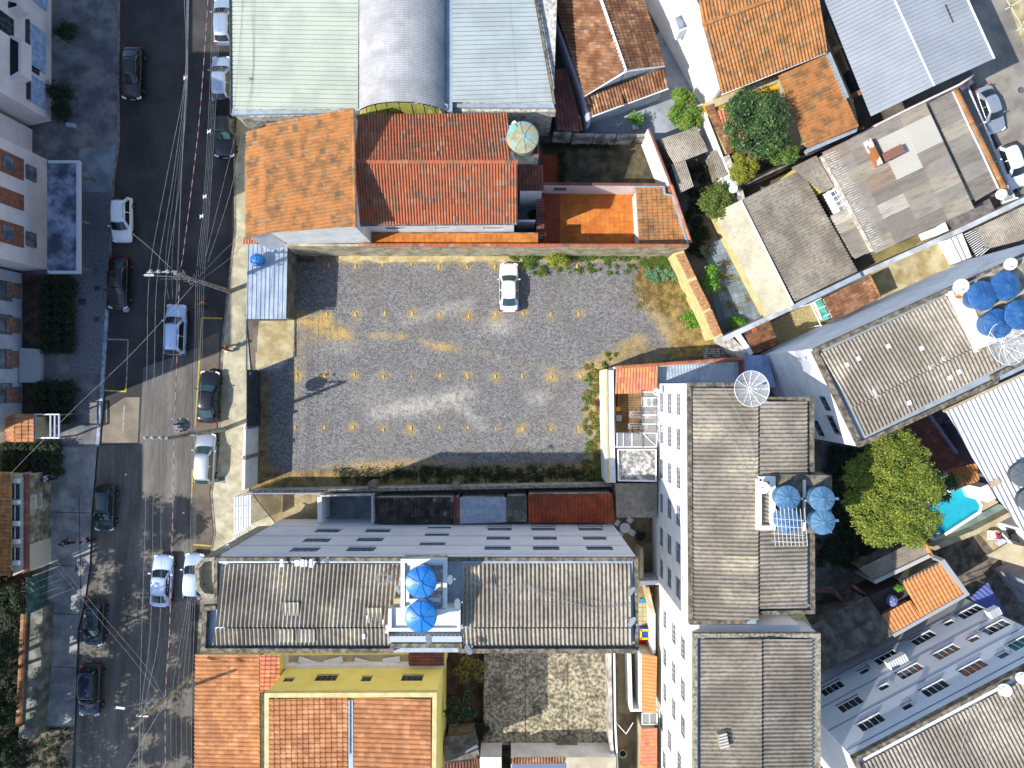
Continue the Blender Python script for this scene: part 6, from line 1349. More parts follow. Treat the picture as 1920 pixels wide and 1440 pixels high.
# orange tiled roof, grey sheets
yo = thing_at('house', 'house with bright orange new tile roof around a small dark patio', 'house', [(1730, 1110, 4)])
walls(yo, [(1692, 1091, 3.6), (1768, 1052, 3.6), (1810, 1113, 3.6), (1729, 1157, 3.6)], beige, inset=.15, off=.1)
walls(yo, [(1655, 1152, 3.6), (1706, 1126, 3.6), (1729, 1157, 3.6), (1676, 1187, 3.6)], beige, inset=.1, off=.1)
tiles(yo, [(1690, 1090, 3.7), (1767, 1051, 3.7), (1812, 1113, 4.3), (1729, 1159, 4.3)], (0, 3), tile_new, W=.32, L=.42, single=True, name='roof_tile', amp=.07)
tiles(yo, [(1653, 1153, 3.95), (1706, 1125, 3.95), (1729, 1159, 4.3), (1675, 1189, 4.3)], (0, 3), tile_new, W=.32, L=.42, single=True, name='roof_tile', amp=.07)
path_prism('parapet', M('grey_parapet', A(190, 192, 196), fine=.1), yo, [(1768, 1050), (1814, 1114), (1676, 1192)], .28, 3.0, 4.5)
MB().bar(P(1688, 1092, 3.75), P(1766, 1052, 3.75), .25, .12).build('gutter', darksteel, yo)
MB().prism([P(*p, 3.0)[:2] for p in ((1626, 1120), (1690, 1090), (1707, 1127), (1654, 1154))], 0, 3.0).build('patio_deck', M('patio_dark', A(96, 88, 84), fine=.2), yo)
bl = thing_at('garden_ball', 'dark blue round lantern-like ball standing in the small dark patio', 'garden ball', [(1672, 1126, 3.6)]); bl.location.z = 0
c = P(1672, 1126, 3.75); MB().lathe([(.05, -.48), (.3, -.4), (.46, -.15), (.48, 0), (.46, .15), (.38, .3), (.2, .44), (.04, .48)], c, 20).build('ball', M('blue_ball', A(110, 115, 170), A(190, 195, 225), scale=5, sharp=(.5, .6), rough=.3), bl, True); MB().lathe([(.22, 0), (.1, .4), (.1, .55)], (c.x, c.y, 3.0), 12).build('stand', darksteel, bl)
bush('potted_plant', 'spiky pale green pot plant by the salmon wall coping', 1686, 1101, .35, leaf_g, .9, 260, .12, 101, cat='plant', z0=3.0)
gs = thing_at('shed', 'dark weathered sheet roof between right tower and the orange house', 'shed', [(1590, 1190, 4)])
walls(gs, [(1521, 1173, 3.4), (1625, 1119, 3.6), (1673, 1190, 4.2), (1545, 1256, 4.2)], conc, inset=.12, off=.05)
sheets(gs, [(1519, 1173, 3.6), (1626, 1117, 3.7), (1652, 1153, 3.95), (1530, 1216, 3.95)], (0, 3), fibre_dark, W=1.0, L=2.0, pitch=.25, amp=.035)
sheets(gs, [(1530, 1215, 4.05), (1652, 1152, 4.05), (1676, 1190, 4.35), (1542, 1259, 4.35)], (0, 3), fibre_dark, W=1.0, L=2.0, pitch=.25, amp=.035)
ms2 = thing_at('shed', 'grey sheet roof with orange tile edge below the huge tree', 'shed', [(1680, 1050, 3)])
walls(ms2, [(1612, 1066, 2.8), (1724, 1010, 2.8), (1740, 1040, 2.8), (1640, 1086, 2.8)], conc, inset=.1)
sheets(ms2, [(1610, 1066, 2.9), (1725, 1008, 2.9), (1742, 1040, 3.0), (1640, 1090, 3.0)], (0, 1), fibre, W=1.0, L=2.2, pitch=.25, amp=.035)
ridge(ms2, (1729, 1009, 3.0), (1747, 1043, 3.0), tile_new, r=.18, L=.4, name='edge_tile')
path_prism('parapet', M('pale_parapet', A(214, 212, 208), fine=.1), ms2, [(1640, 1092), (1744, 1042)], .3, 0, 3.3)
aw = thing_at('boundary_wall', 'double brick-coped wall crossing the shaded yards below the huge tree', 'wall', [(1620, 1100, 2.2)])
path_prism('wall', M('shade_plaster', A(170, 166, 160), A(130, 126, 122), scale=1, fine=.15), aw, [(1524, 1108), (1566, 1108), (1588, 1136), (1660, 1104), (1690, 1088)], .3, 0, 2.3)
for a, b in (((1524, 1108), (1566, 1108)), ((1566, 1108), (1586, 1134)), ((1596, 1096), (1626, 1118))): ridge(aw, (*a, 2.35), (*b, 2.35), tile_dark, r=.15, L=.2, name='coping_brick')
ridge(aw, (1660, 1104, 2.35), (1690, 1089, 2.35), tile_salmon, r=.24, L=.24, name='coping_brick')
sheet('yard', M('shaded_yard_floor', A(160, 154, 146), A(120, 114, 106), scale=.8, fine=.2, stain=A(90, 84, 76)), [(1520, 1060), (1700, 1000), (1780, 1050), (1640, 1160), (1520, 1200)], .016)
sheet('patio_slab', M('patio_slab_beige', A(190, 178, 150), A(150, 138, 112), scale=.8, fine=.15), [(1600, 1105), (1742, 1040), (1768, 1052), (1690, 1090), (1620, 1125)], .02)

# ---- bottom-right white block
BRH = 13.0
br = thing_at('apartment_block', 'white four-storey block with dark windows in the bottom right corner', 'building', [(1601, 1422, BRH), (1920, 1256, BRH)])
BW = [(1819, 1147), (1867, 1176), (1731, 1196), (1774, 1222), (1824, 1252), (1661, 1232), (1706, 1258), (1753, 1290), (1594, 1320), (1633, 1354), (1560, 1290), (1916, 1204), (1870, 1298)]
SW = [(1779, 1168), (1826, 1198), (1881, 1228), (1657, 1288), (1701, 1324), (1620, 1258)]
walls(br, [(1601, 1424, BRH), (2000, 1212, BRH), (2100, 1400, BRH), (1690, 1620, BRH)], bluewhite, frame=whitesteel, glass=glassd, sill=steel,
      wins=[(x, y, 1.9, 1.1, dict(mull=4)) for x, y in BW] + [(x, y, .8, .6, dict(mull=1)) for x, y in SW])
# string courses on the north wall, coloured dark blue for the groove shadows
A1, B1 = P(1601, 1424, BRH), P(2000, 1212, BRH); tb_ = (B1 - A1).normalized(); nb_ = Vector((-tb_.y, tb_.x, 0)); nb_ = nb_ if nb_.dot(Vector((0, 1, 0))) > 0 else -nb_
for z in (3.2, 6.1, 9.0, 11.9): MB().obox(((A1 + B1) / 2 + nb_ * .03) * Vector((1, 1, 0)) + Vector((0, 0, z)) if False else Vector((((A1 + B1) / 2 + nb_ * .03).x, ((A1 + B1) / 2 + nb_ * .03).y, z)), tb_ * ((B1 - A1).length / 2), nb_ * .012, (0, 0, .04)).build('string_course', M('string_shade_blue', A(150, 160, 185), fine=.05), br)
# little canopies above the small windows
def onwall(px, py, A_, n_):
    d = Vector(((px - 960) / F, (720 - py) / F)); k = Vector((A_.x, A_.y)).dot(Vector((n_.x, n_.y))) / d.dot(Vector((n_.x, n_.y))); return Vector((d.x * k, d.y * k, H - k))
for x, y in SW:
    q = onwall(x, y, A1, nb_); MB().obox(q + tb_ * .46 + nb_ * .2, tb_ * .015, nb_ * .16, (0, 0, .3)).build('window_leaf', glassb, br)
for x, y, lb in ((1684, 1246, 'large white barred awning box'), (1866, 1155, 'small white air conditioner')):
    q = onwall(x, y, A1, nb_); t = thing('air_conditioner', lb + ' fixed to the white block in the bottom right', 'air conditioner', (q.x, q.y, q.z - .4))
    MB().obox(q + nb_ * .35, tb_ * (.8 if 'large' in lb else .45), nb_ * .3, (0, 0, .3)).build('casing', whitesteel, t)
    for k in range(7): MB().obox(q + nb_ * .35 + tb_ * (-.6 + .2 * k) * (1 if 'large' in lb else .55) + Vector((0, 0, .31)), tb_ * .02, nb_ * .28, (0, 0, .012)).build('grille_bar', steel, t)
path_prism('parapet', coping, br, [(1995, 1218), (1604, 1425), (1692, 1600)], .3, BRH - .05, BRH + .4)
sheets(br, [(1612, 1432, BRH + .05), (2000, 1228, BRH + .05), (2080, 1370, BRH + .5), (1680, 1570, BRH + .5)], (0, 3), fibre, W=1.12, L=2.4, pitch=.28, amp=.085, prof='groove')
dish('white oval dish with cable on the white block roof edge', 1884, 1294, BRH + .8, .42, 160, 60)
dish('half-hidden white dish at the right picture edge on the same roof', 1917, 1272, BRH + .8, .4, 150, 60)
sheet('gap_floor', darksoil, [(1538, 1340), (1640, 1440), (1640, 1560), (1538, 1560)], .014)

# ================================================================ THE TWO TOWERS
TH = 13.0
tx = P(1290, 0, TH).x
ta = thing_at('apartment_tower', 'tall white apartment tower with a two-part corrugated roof right of the lot', 'building', [(1290, 720, TH), (1525, 745, TH), (1525, 1150, TH), (1295, 1168, TH)])
wins = []
for px_, h_ in ((1271.5, 1.3), (1255, 1.3), (1240, 1.2)):
    k = (px_ - 1255) * .35
    for i, y in enumerate((758, 823, 895, 966, 1036, 1102)):
        yy = 720 + (y - 720) * (1 + (px_ - 1271) / 330 * 1.0)
        wins.append((px_, yy, 1.5, h_, dict(mull=4)))
walls(ta, [(1290, 719, TH), (1418, 719, TH), (1418, 1170, TH), (1293, 1170, TH)], white2, capmat=flash, frame=steel, glass=glassb, sill=white2, wins=wins)
walls(ta, [(1418.5, 746, TH - .1), (1525, 748, TH - .1), (1527, 1150, TH - .1), (1418.5, 1150, TH - .1)], white2, capmat=flash)
path_prism('parapet', coping, ta, [(1415, 721), (1293, 721), (1296, 1168), (1400, 1166)], .26, TH - .05, TH + .3)
path_prism('parapet', coping, ta, [(1416, 722), (1416, 748), (1523, 748), (1525, 1148), (1402, 1150)], .26, TH - .05, TH + .303)
sheets(ta, [(1421, 728, TH + .55), (1298, 728, TH + .1), (1299, 1162, TH + .1), (1421, 1162, TH + .55)], (0, 1), fibre, W=1.14, L=2.3, pitch=.28, amp=.085)
sheets(ta, [(1423, 753, TH + .55), (1512, 753, TH + .2), (1512, 1140, TH + .2), (1423, 1140, TH + .55)], (0, 1), fibre, W=1.14, L=2.3, pitch=.28, amp=.085)
rr = random.Random(4)
for _ in range(46):
    x = rr.choice([rr.uniform(1318, 1350), 1418 + rr.uniform(-3, 8), rr.uniform(1490, 1500), rr.uniform(1300, 1500)]); y = rr.uniform(760, 1150)
    if 1418 < x and y > 880 and x > 1440 and y < 1000: continue
    c = P(x, y, TH + .56 - abs(x - 1421) * .0035); MB().obox(c, (.12 * rr.uniform(.5, 1.4), 0, 0), (0, .06, 0), (0, 0, .008)).build('repair_patch', M('bluish_patch', A(150, 170, 220), fine=.1), ta)
# roof terrace platform with four tanks
tp = thing_at('tank_platform', 'concrete platform with white frame carrying four steel-blue tanks', 'platform', [(1450, 900, TH + .8), (1560, 990, TH + .8)])
walls(tp, [(1446, 888, TH + .7), (1560, 892, TH + .7), (1560, 1000, TH + .7), (1446, 1000, TH + .7)][:4], M('board_deck', A(150, 140, 122), A(110, 102, 88), scale=2, fine=.25), zb=TH - 1.5, name='deck')
path_prism('frame', white2, tp, [(1424, 898), (1450, 898), (1450, 990), (1424, 990), (1424, 898)], .3, TH, TH + 1.0)
for a, b in (((1450, 935), (1572, 935)), ((1450, 976), (1572, 976)), ((1508, 900), (1508, 995))): MB().bar(P(*a, TH + .9), P(*b, TH + .9), .16).build('beam', white2, tp)
for (x, y), lb in (((1477, 934), 'upper left'), ((1542, 936), 'upper right'), ((1478, 977), 'lower left, behind the aerial grid'), ((1543, 979), 'lower right')):
    tank('steel-blue ribbed tank on the white tower, %s' % lb, x, y, TH + .95, 1.15, .82, tank_s, 12, group='steel-blue tanks on the white tower')
dish('small white dish at the corner of the white tower tank frame', 1430, 914, TH + 1.7, .42, 200, 70)
an = thing_at('aerial', 'white grid television aerial lying over the lower tanks', 'aerial', [(1485, 990, TH + 2)])
for k in range(9): MB().bar(P(1448 + k * 7.5, 952 + (k % 2) * 2, TH + 2.7), P(1454 + k * 7.5, 1024, TH + 2.5), .022).build('aerial_rod', whitesteel, an)
for k in range(4): MB().bar(P(1446, 972 + k * 14, TH + 2.6), P(1508, 976 + k * 14, TH + 2.6), .022).build('aerial_rod', whitesteel, an)
MB().bar(P(1478, 1000, TH + 2.6), P(1478, 1000, TH + 2.6) - Vector((0, 0, 2.2)), .05).build('mast', steel, an)
big_dish('large translucent mesh dish on the top edge of the white tower', 1410, 729, TH + 1.9, 1.2, base=1.4, tilt=(.1, .05))
# lower tower
LH = 13.4
tb2 = thing_at('apartment_tower', 'lower white apartment tower with corrugated roof and deep blue gutter', 'building', [(1302, 1190, LH), (1537, 1190, LH), (1537, 1440, LH)])
wins = [(1246, 1160, 1.4, 1.2), (1263, 1187, 1.5, 1.3), (1280, 1214, 1.5, 1.3), (1246, 1231, 1.4, 1.2), (1263, 1260, 1.5, 1.3), (1280, 1292, 1.5, 1.3), (1246, 1297, 1.4, 1.2), (1263, 1329, 1.5, 1.3), (1280, 1361, 1.5, 1.3), (1240, 1352, 1.4, 1.2), (1255, 1387, 1.5, 1.3), (1245, 1425, 1.4, 1.2), (1273, 1428, 1.5, 1.3)]
walls(tb2, [(1302, 1190, LH), (1537, 1190, LH), (1537, 1640, LH), (1302, 1640, LH)], M('sunlit_cream_white', (.8, .78, .73), (.74, .72, .67), scale=.6, fine=.03), capmat=flash, frame=steel, glass=glassb, sill=white2, wins=[w + (dict(mull=4),) for w in wins])
path_prism('parapet', coping2, tb2, [(1304, 1600), (1304, 1192), (1535, 1192), (1535, 1600)], .28, LH - .05, LH + .35)
MB().prism([P(*p)[:2] for p in ((1309, 1197, LH), (1314, 1197, LH), (1314, 1600, LH), (1309, 1600, LH))], LH - .02, LH + .03).build('gutter', flash, tb2)
sheets(tb2, [(1428, 1197, LH + .5), (1313, 1197, LH + .12), (1313, 1600, LH + .12), (1428, 1600, LH + .5)], (0, 1), fibre, W=1.14, L=2.3, pitch=.28, amp=.085)
sheets(tb2, [(1430, 1197, LH + .5), (1521, 1197, LH + .15), (1521, 1600, LH + .15), (1430, 1600, LH + .5)], (0, 1), fibre, W=1.14, L=2.3, pitch=.28, amp=.085)
walls(tb2, [(1400, 1164, 10.5), (1508, 1152, 10.5), (1530, 1190, 10.5), (1400, 1190, 10.5)], creamp, name='link_wall')
walls(tb2, [(1298, 1172, TH - .3), (1500, 1172, TH - .3), (1500, 1184, TH - .3), (1298, 1184, TH - .3)], lilac, name='link_wall')
sb_ = thing_at('hatch', 'small sheet hatch standing on the lower tower roof', 'roof hatch', [(1354, 1390, LH + .8)])
walls(sb_, [(1346, 1378, LH + .8), (1362, 1374, LH + .8), (1368, 1402, LH + .8), (1352, 1406, LH + .8)], fibre, zb=LH + .1)
for j in range(5): MB().bar(P(1347 + j, 1380 + j * 5.5, LH + .84), P(1363 + j, 1376 + j * 5.5, LH + .84), .1, .05).build('hatch_rib', fibre_lite, sb_)
# ================================================================ SOUTH BLOCK
BH = 14.0
sbk = thing_at('apartment_block', 'long white apartment block with two bright blue tanks on its middle', 'building', [(403, 1048, BH), (1195, 1048, BH), (1197, 1222, BH), (380, 1222, BH)])
g = dict(mull=4, grille=whitesteel); gr = dict(mull=4, grille=M('maroon_grille', A(110, 50, 46), fine=.1)); n4 = dict(mull=4)
wins = [(615, 995, 2.0, 1.2, g), (709, 995, 2.0, 1.2, g), (594, 1013, 2.0, 1.2, n4), (694, 1011.5, 2.0, 1.2, n4), (571.6, 1030.6, 2.0, 1.2, n4), (677, 1029.5, 2.0, 1.2, n4),
        (824, 989, 1.9, .8, n4), (819, 1002.5, 1.9, .9, n4), (810.5, 1020, 1.9, .9, n4), (937, 992, 1.9, 1.1, gr), (1018.6, 992, 1.9, 1.1, gr), (1106.7, 992, 1.9, 1.1, gr),
        (934, 1009, 1.8, 1.1, n4), (1022, 1009, 1.8, 1.1, n4), (1115, 1009, 1.8, 1.1, n4), (933, 1027.5, 1.9, 1.1, n4), (1024, 1027.5, 1.9, 1.1, n4), (1124, 1027.5, 1.9, 1.1, n4)]
walls(sbk, [(402, 1047, BH), (1195, 1047, BH), (1197, 1223, BH), (378, 1223, BH), (382, 1140, BH), (402, 1138, BH)], lilac, capmat=flash, frame=steel, glass=glassd, sill=lilac, wins=wins)
yb = P(0, 1047, BH).y
for z in (3.1, 6.9, 10.1): MB().box(P(402, 0, BH).x, P(1195, 0, BH).x, yb, yb + .02, z, z + .06).build('string_course', M('string_lilac', A(176, 168, 176), fine=.05), sbk)
MB().box(P(402, 0, BH).x, P(1195, 0, BH).x, yb, yb + .05, 12.7, 12.78).build('string_course', lilac, sbk)
path_prism('parapet', coping, sbk, [(404, 1138), (404, 1049), (1193, 1049), (1194, 1220)], .24, BH - .05, BH + .25)
path_prism('parapet', coping, sbk, [(404, 1140), (384, 1141), (380, 1220), (733, 1221), (736, 1211), (862, 1211), (864, 1221), (1194, 1221)], .3, BH - .05, BH + .45)
path_prism('inner_band', flash, sbk, [(410, 1053), (752, 1053)], .2, BH, BH + .2); path_prism('inner_band', flash, sbk, [(866, 1053), (1182, 1053), (1182, 1206)], .3, BH, BH + .2)
Z0, Z1 = BH + .12, BH + .5
for poly, rib in (([(752, 1175, Z1), (406, 1175, Z1), (418, 1057, Z0), (752, 1057, Z0)], (1, 2)), ([(404, 1176, Z1), (730, 1176, Z1), (730, 1207, Z0 + .1), (400, 1207, Z0 + .1)], (1, 2)),
                  ([(868, 1175, Z1), (1182, 1175, Z1), (1182, 1057, Z0), (868, 1057, Z0)], (0, 3)), ([(868, 1176, Z1), (1182, 1176, Z1), (1182, 1207, Z0 + .1), (868, 1207, Z0 + .1)], (1, 2)), ([(728, 1188, Z1 - .1), (870, 1188, Z1 - .1), (870, 1199, Z0 + .1), (728, 1199, Z0 + .1)], (1, 2))):
    sheets(sbk, poly, rib, fibre, W=1.12, L=2.35, pitch=.28, amp=.085)
rr = random.Random(9)
for x, y, w, l in ((535, 1190, 1.3, .9), (575, 1190, 1.3, .9), (545, 1140, .9, 1.8), (700, 1150, .9, 2.0)):
    c = P(x, y, BH + .5); sheets(sbk, [P(x - 16, y - 12, BH + .52), P(x + 16, y - 12, BH + .52), P(x + 16, y + 12, BH + .40), P(x - 16, y + 12, BH + .40)], (1, 2), fibre_pale, W=1.12, L=1.0, pitch=.28, amp=.085)
for _ in range(16):
    x, y = rr.choice([(rr.uniform(525, 590), 1056), (rr.uniform(680, 728), rr.uniform(1150, 1200))]); c = P(x, y, BH + .55 + rr.random() * .06); MB().obox(c, (.1, 0, 0), (0, rr.uniform(.12, .3), 0), (0, 0, .01)).build('repair_patch', white2, sbk)
# octagonal balcony at the street end
bo = [(404, 1044), (378, 1046), (365, 1063), (366, 1104), (380, 1120), (404, 1122)]; bi = [(404, 1052), (384, 1054), (374, 1066), (375, 1100), (384, 1110), (404, 1112)]
path_prism('balcony_parapet', coping2, sbk, [(402, 1048), (381, 1050), (369.5, 1064.5), (370.5, 1102), (382, 1116), (402, 1118)], .26, BH - .8, BH + .3)
MB().prism([P(*p, BH - .3)[:2] for p in bo], 3, BH - .3).build('bay', M('bay_terrazzo', A(206, 196, 160), A(180, 170, 135), scale=3, fine=.2), sbk)
# stair tower
walls(sbk, [(753, 1050, BH + 1.5), (836, 1050, BH + 1.5), (836, 1142, BH + 1.5), (753, 1142, BH + 1.5)], dirtywhite, zb=BH, name='stair_tower')
walls(sbk, [(729, 1140, BH + 1.2), (862, 1140, BH + 1.2), (862, 1184, BH + 1.2), (729, 1184, BH + 1.2)], white, zb=BH, name='stair_tower')
path_prism('tower_edge', white, sbk, [(755, 1140), (755, 1052), (834, 1052), (834, 1140)], .26, BH + 1.5, BH + 1.8); path_prism('tower_edge', white, sbk, [(764, 1057), (832, 1057)], .2, BH + 1.5, BH + 1.7); path_prism('tower_edge', white, sbk, [(764, 1096), (826, 1096)], .3, BH + 1.5, BH + 1.75); path_prism('tower_edge', white, sbk, [(764, 1096), (764, 1126), (826, 1126)], .2, BH + 1.5, BH + 1.75)
path_prism('tower_edge', white, sbk, [(731, 1141), (731, 1181), (860, 1181), (860, 1141)], .22, BH + 1.2, BH + 1.45)
walls(sbk, [(738, 1122, BH + 1.0), (752, 1122, BH + 1.0), (752, 1138, BH + 1.0), (738, 1138, BH + 1.0)], beige, zb=BH, name='hatch'); walls(sbk, [(730, 1193, BH + .6), (866, 1193, BH + .6), (866, 1204, BH + .6), (730, 1204, BH + .6)], M('blue_band', A(200, 210, 226), fine=.08), zb=BH, name='gutter_block')
tank('bright blue eight-ribbed tank on the long block, upper one', 789, 1092, BH + 1.75, 1.5, .97, tank_b, 8, group='bright blue tanks on the long block', spin=.35)
tank('bright blue eight-ribbed tank on the long block, lower one', 789, 1157, BH + 1.4, 1.7, .98, tank_b, 8, group='bright blue tanks on the long block', spin=.05)
for x, y, r, az, el, lb in ((843, 1087, .30, 10, 28, 'white dish on a stand right of the upper blue tank'), (857, 1132, .32, 20, 30, 'white dish right of the gap between both blue tanks'), (746, 1105, .24, 30, 25, 'small white dish beside the coiled cable'),
                         (803, 1199, .30, 30, 28, 'cream dish below the lower blue tank'), (877, 1219, .34, 40, 20, 'white dish on the south parapet right of the middle'), (1183, 1108, .34, 330, 40, 'white dish at the right roof end, upper one'), (1184, 1165, .36, 330, 45, 'large white dish at the right roof end, lower one'), (611, 1052, .24, 60, 12, 'thin edge-on dish on the north parapet')):
    dish(lb, x, y, BH + (2.6 if 800 < x < 870 and y < 1150 else 1.3), r, az, el, base=(2.0 if 800 < x < 870 and y < 1150 else .9))
def wire(label, pts, r=.012, mat=None, name='cable', group=None, sag=0, cat='cable', seg=1):
    w = [P(*p) if not isinstance(p, Vector) else p for p in pts]; out = []
    if sag:
        for i in range(len(w) - 1):
            m = 10
            for k in range(m): t = k / m; out.append(w[i].lerp(w[i + 1], t) - Vector((0, 0, sag * 4 * t * (1 - t))))
        out.append(w[-1])
    else:
        for i in range(len(w) - 1):
            p0, p1, p2, p3 = w[max(i - 1, 0)], w[i], w[i + 1], w[min(i + 2, len(w) - 1)]
            for k in range(6):
                t = k / 6; out.append(.5 * ((2 * p1) + (p2 - p0) * t + (2 * p0 - 5 * p1 + 4 * p2 - p3) * t * t + (3 * p1 - p0 - 3 * p2 + p3) * t ** 3))
        out.append(w[-1])
    mb = MB(); mb.tube(out, r, 4); return tag(mb.build(name, mat or cablem), label, cat, group)
q = random.Random(3); zc = BH + .62
wire('tangled coil of white cable beside the upper blue tank', [(720 + 16 * math.cos(k * 1.35) * q.uniform(.4, 1.1), 1084 + 12 * math.sin(k * 1.35) * q.uniform(.4, 1.1), zc + .015 * k) for k in range(34)] , .014)
wire('white cable looping from the coil towards the small dish', [(728, 1080, zc), (736, 1092, zc), (744, 1100, zc + .1), (748, 1106, zc + .2)], .012)
for i, (pts) in enumerate(([(868, 1170, zc), (925, 1155, zc), (985, 1130, zc), (1040, 1133, zc), (1100, 1140, zc), (1160, 1136, zc), (1184, 1140, zc)], [(972, 1092, zc), (1040, 1122, zc), (1100, 1138, zc), (1150, 1150, zc), (1184, 1166, zc)], [(860, 1084, zc + .3), (930, 1103, zc), (985, 1100, zc), (1080, 1122, zc), (1184, 1135, zc)],
                           [(930, 1110, zc), (945, 1120, zc), (960, 1105, zc), (950, 1100, zc), (938, 1118, zc), (965, 1122, zc), (972, 1108, zc)], [(925, 1070, zc), (928, 1095, zc), (932, 1128, zc)], [(975, 1093, zc), (1010, 1112, zc), (1070, 1130, zc), (1130, 1140, zc), (1184, 1130, zc)])):
    wire('white cable on the right roof half, %s' % ['running from the tank corner to the right dishes', 'dropping towards the lower right dish', 'starting at the upper tank dish', 'knotted in the middle', 'short one lying along the sheet ribs', 'ending between the two right dishes'][i], pts, .013, group='loose cables on the long block roof')
wire('thin white cable draped across the left tower roof to the platform', [(1290, 740, 13.6), (1320, 765, 13.7), (1370, 820, 13.8), (1392, 870, 13.8), (1400, 905, 13.8), (1425, 915, 14.2)], .014)
wire('thin cable crossing the white tower roof ridge in a long curve', [(1352, 716, 13.5), (1390, 790, 13.8), (1412, 850, 13.9), (1408, 880, 13.9), (1396, 905, 13.9)], .012)
for i, pts in enumerate(([(1848, 1440, 13.9), (1868, 1350, 13.8), (1905, 1300, 13.8), (1915, 1292, 13.8)], [(1800, 1420, 13.9), (1822, 1330, 13.8), (1860, 1290, 13.9), (1880, 1295, 14)], [(1815, 1332, 13.7), (1828, 1340, 13.7), (1836, 1330, 13.7), (1824, 1325, 13.7), (1815, 1334, 13.7)])):
    wire('white cable on the bottom right white block roof, %s' % ['longer right-hand one', 'longer left-hand one', 'small looped coil'][i], pts, .014)

# ================================================================ YELLOW HOUSE AND ROOFS BELOW
yh = thing_at('house', 'yellow house with two orange tile roofs inside a cream parapet', 'house', [(497, 1302, 9), (817, 1300, 9), (815, 1440, 9)])
walls(yh, [(497, 1303, 8.8), (817, 1301, 8.8), (815, 1515, 8.8), (497, 1515, 8.8)], yellow, capmat=creamp, frame=steel, glass=glassd, sill=creamp, wins=[(612, 1271, 1.7, 1.1, n4), (687, 1273, .8, .9, dict(mull=2)), (773, 1271, 1.7, 1.1, n4), (541, 1275, .8, .6, dict(mull=2))])
path_prism('parapet', creamp, yh, [(500, 1513), (500, 1304), (815, 1303), (813, 1513)], .34, 8.7, 9.15)
ht = 8.92
tiles(yh, [(505, 1311, ht + .15), (652, 1307, ht - .05), (652, 1480, ht - .05), (505, 1480, ht + .15)], (0, 1), tile_pale, W=.36, L=.42, single=True, amp=.1)
tiles(yh, [(664, 1306, ht - .05), (808, 1311, ht + .15), (808, 1480, ht + .15), (664, 1480, ht - .05)], (1, 0), tile_pale, W=.36, L=.42, single=True, amp=.1)
MB().prism([P(*p)[:2] for p in ((653, 1312, ht), (662, 1312, ht), (663, 1480, ht), (654, 1480, ht))], ht - .3, ht + .05).build('valley_gutter', flash, yh)
MB().prism([P(*p)[:2] for p in ((656, 1312, ht), (659, 1312, ht), (659, 1412, ht), (656, 1412, ht))], ht + .05, ht + .07).build('painted_gutter_shadow', darksteel, yh)  # dark strip laid in as the gutter's shadow line
walls(yh, [(527, 1229, 3.2), (834, 1226, 3.2), (834, 1252, 3.2), (527, 1252, 3.2)], yellow, name='terrace_wall', capmat=beige)
path_prism('terrace_parapet', white, yh, [(533, 1230), (533, 1251), (832, 1249)], .3, 3.2, 3.9)
walls(yh, [(768, 1215, 4.2), (834, 1215, 4.2), (834, 1246, 4.0), (768, 1246, 4.0)], yellow, zb=3.2, name='annex')
tiles(yh, [(767, 1214, 4.3), (833, 1214, 4.3), (833, 1247, 4.1), (767, 1247, 4.1)], (0, 1), tile_dark, W=.28, L=.42)
for x0, y0, x1, y1 in ((560, 1236, 592, 1246), (608, 1244, 642, 1236), (665, 1238, 700, 1247), (718, 1240, 750, 1236)): MB().bar(P(x0, y0, 3.4), P(x1, y1, 3.4), .4, .25).build('parapet_stub', white2, yh)
lo_ = thing_at('house', 'long pale orange tile roof running down the street edge', 'house', [(366, 1230, 4), (497, 1230, 4), (490, 1440, 4)])
walls(lo_, [(367, 1228, 4.0), (487, 1228, 4.6), (490, 1600, 4.6), (365, 1600, 4.0)], creamp, inset=.25, off=.1)
tiles(lo_, [(487, 1226, 4.8), (367, 1226, 4.1), (364, 1600, 4.1), (490, 1600, 4.8)], (0, 1), tile_pale, W=.34, L=.42, single=True, amp=.1)
walls(lo_, [(488, 1230, 5.2), (524, 1230, 5.0), (524, 1292, 5.0), (489, 1297, 5.2)], yellow, inset=.05, off=.1)
tiles(lo_, [(488, 1228, 5.3), (525, 1228, 5.1), (525, 1292, 5.1), (488, 1297, 5.3)], (0, 1), tile_salmon, W=.34, L=.42, amp=.1, single=True, maxn=120)
path_prism('gutter', coping, lo_, [(484, 1297), (525, 1293)], .16, 4.7, 5.1)
MB().prism([P(*p)[:2] for p in ((490, 1300, 4.9), (496, 1300, 4.9), (497, 1600, 4.9), (491, 1600, 4.9))], 4, 4.9).build('valley_gutter', darksteel, lo_)
# ---- derelict terrace
sheet('bare_yard', darksoil, [(838, 1200), (1160, 1200), (1160, 1500), (838, 1500)], .012)
dt = thing_at('terrace', 'stained derelict concrete slab with a long sunlit triangle', 'terrace', [(1030, 1310, .6)])
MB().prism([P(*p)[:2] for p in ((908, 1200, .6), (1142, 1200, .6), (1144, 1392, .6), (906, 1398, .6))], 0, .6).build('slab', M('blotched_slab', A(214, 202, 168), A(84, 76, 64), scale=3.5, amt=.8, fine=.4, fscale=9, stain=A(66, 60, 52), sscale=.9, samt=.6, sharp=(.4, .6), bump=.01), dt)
for x in (985, 1065): MB().bar(P(x, 1205, .605), P(x, 1392, .605), .05, .012).build('slab_joint', darksoil, dt)
MB().prism([P(*p)[:2] for p in ((1042, 1400, 1.0), (1050, 1384, 1.0), (1072, 1382, 1.0), (1084, 1398, 1.0))], .6, 1.0).build('rubble_slab', conc, dt)
d2 = thing_at('boundary_wall', 'double white wall between derelict slab and alley', 'wall', [(1148, 1300, 2.4)])
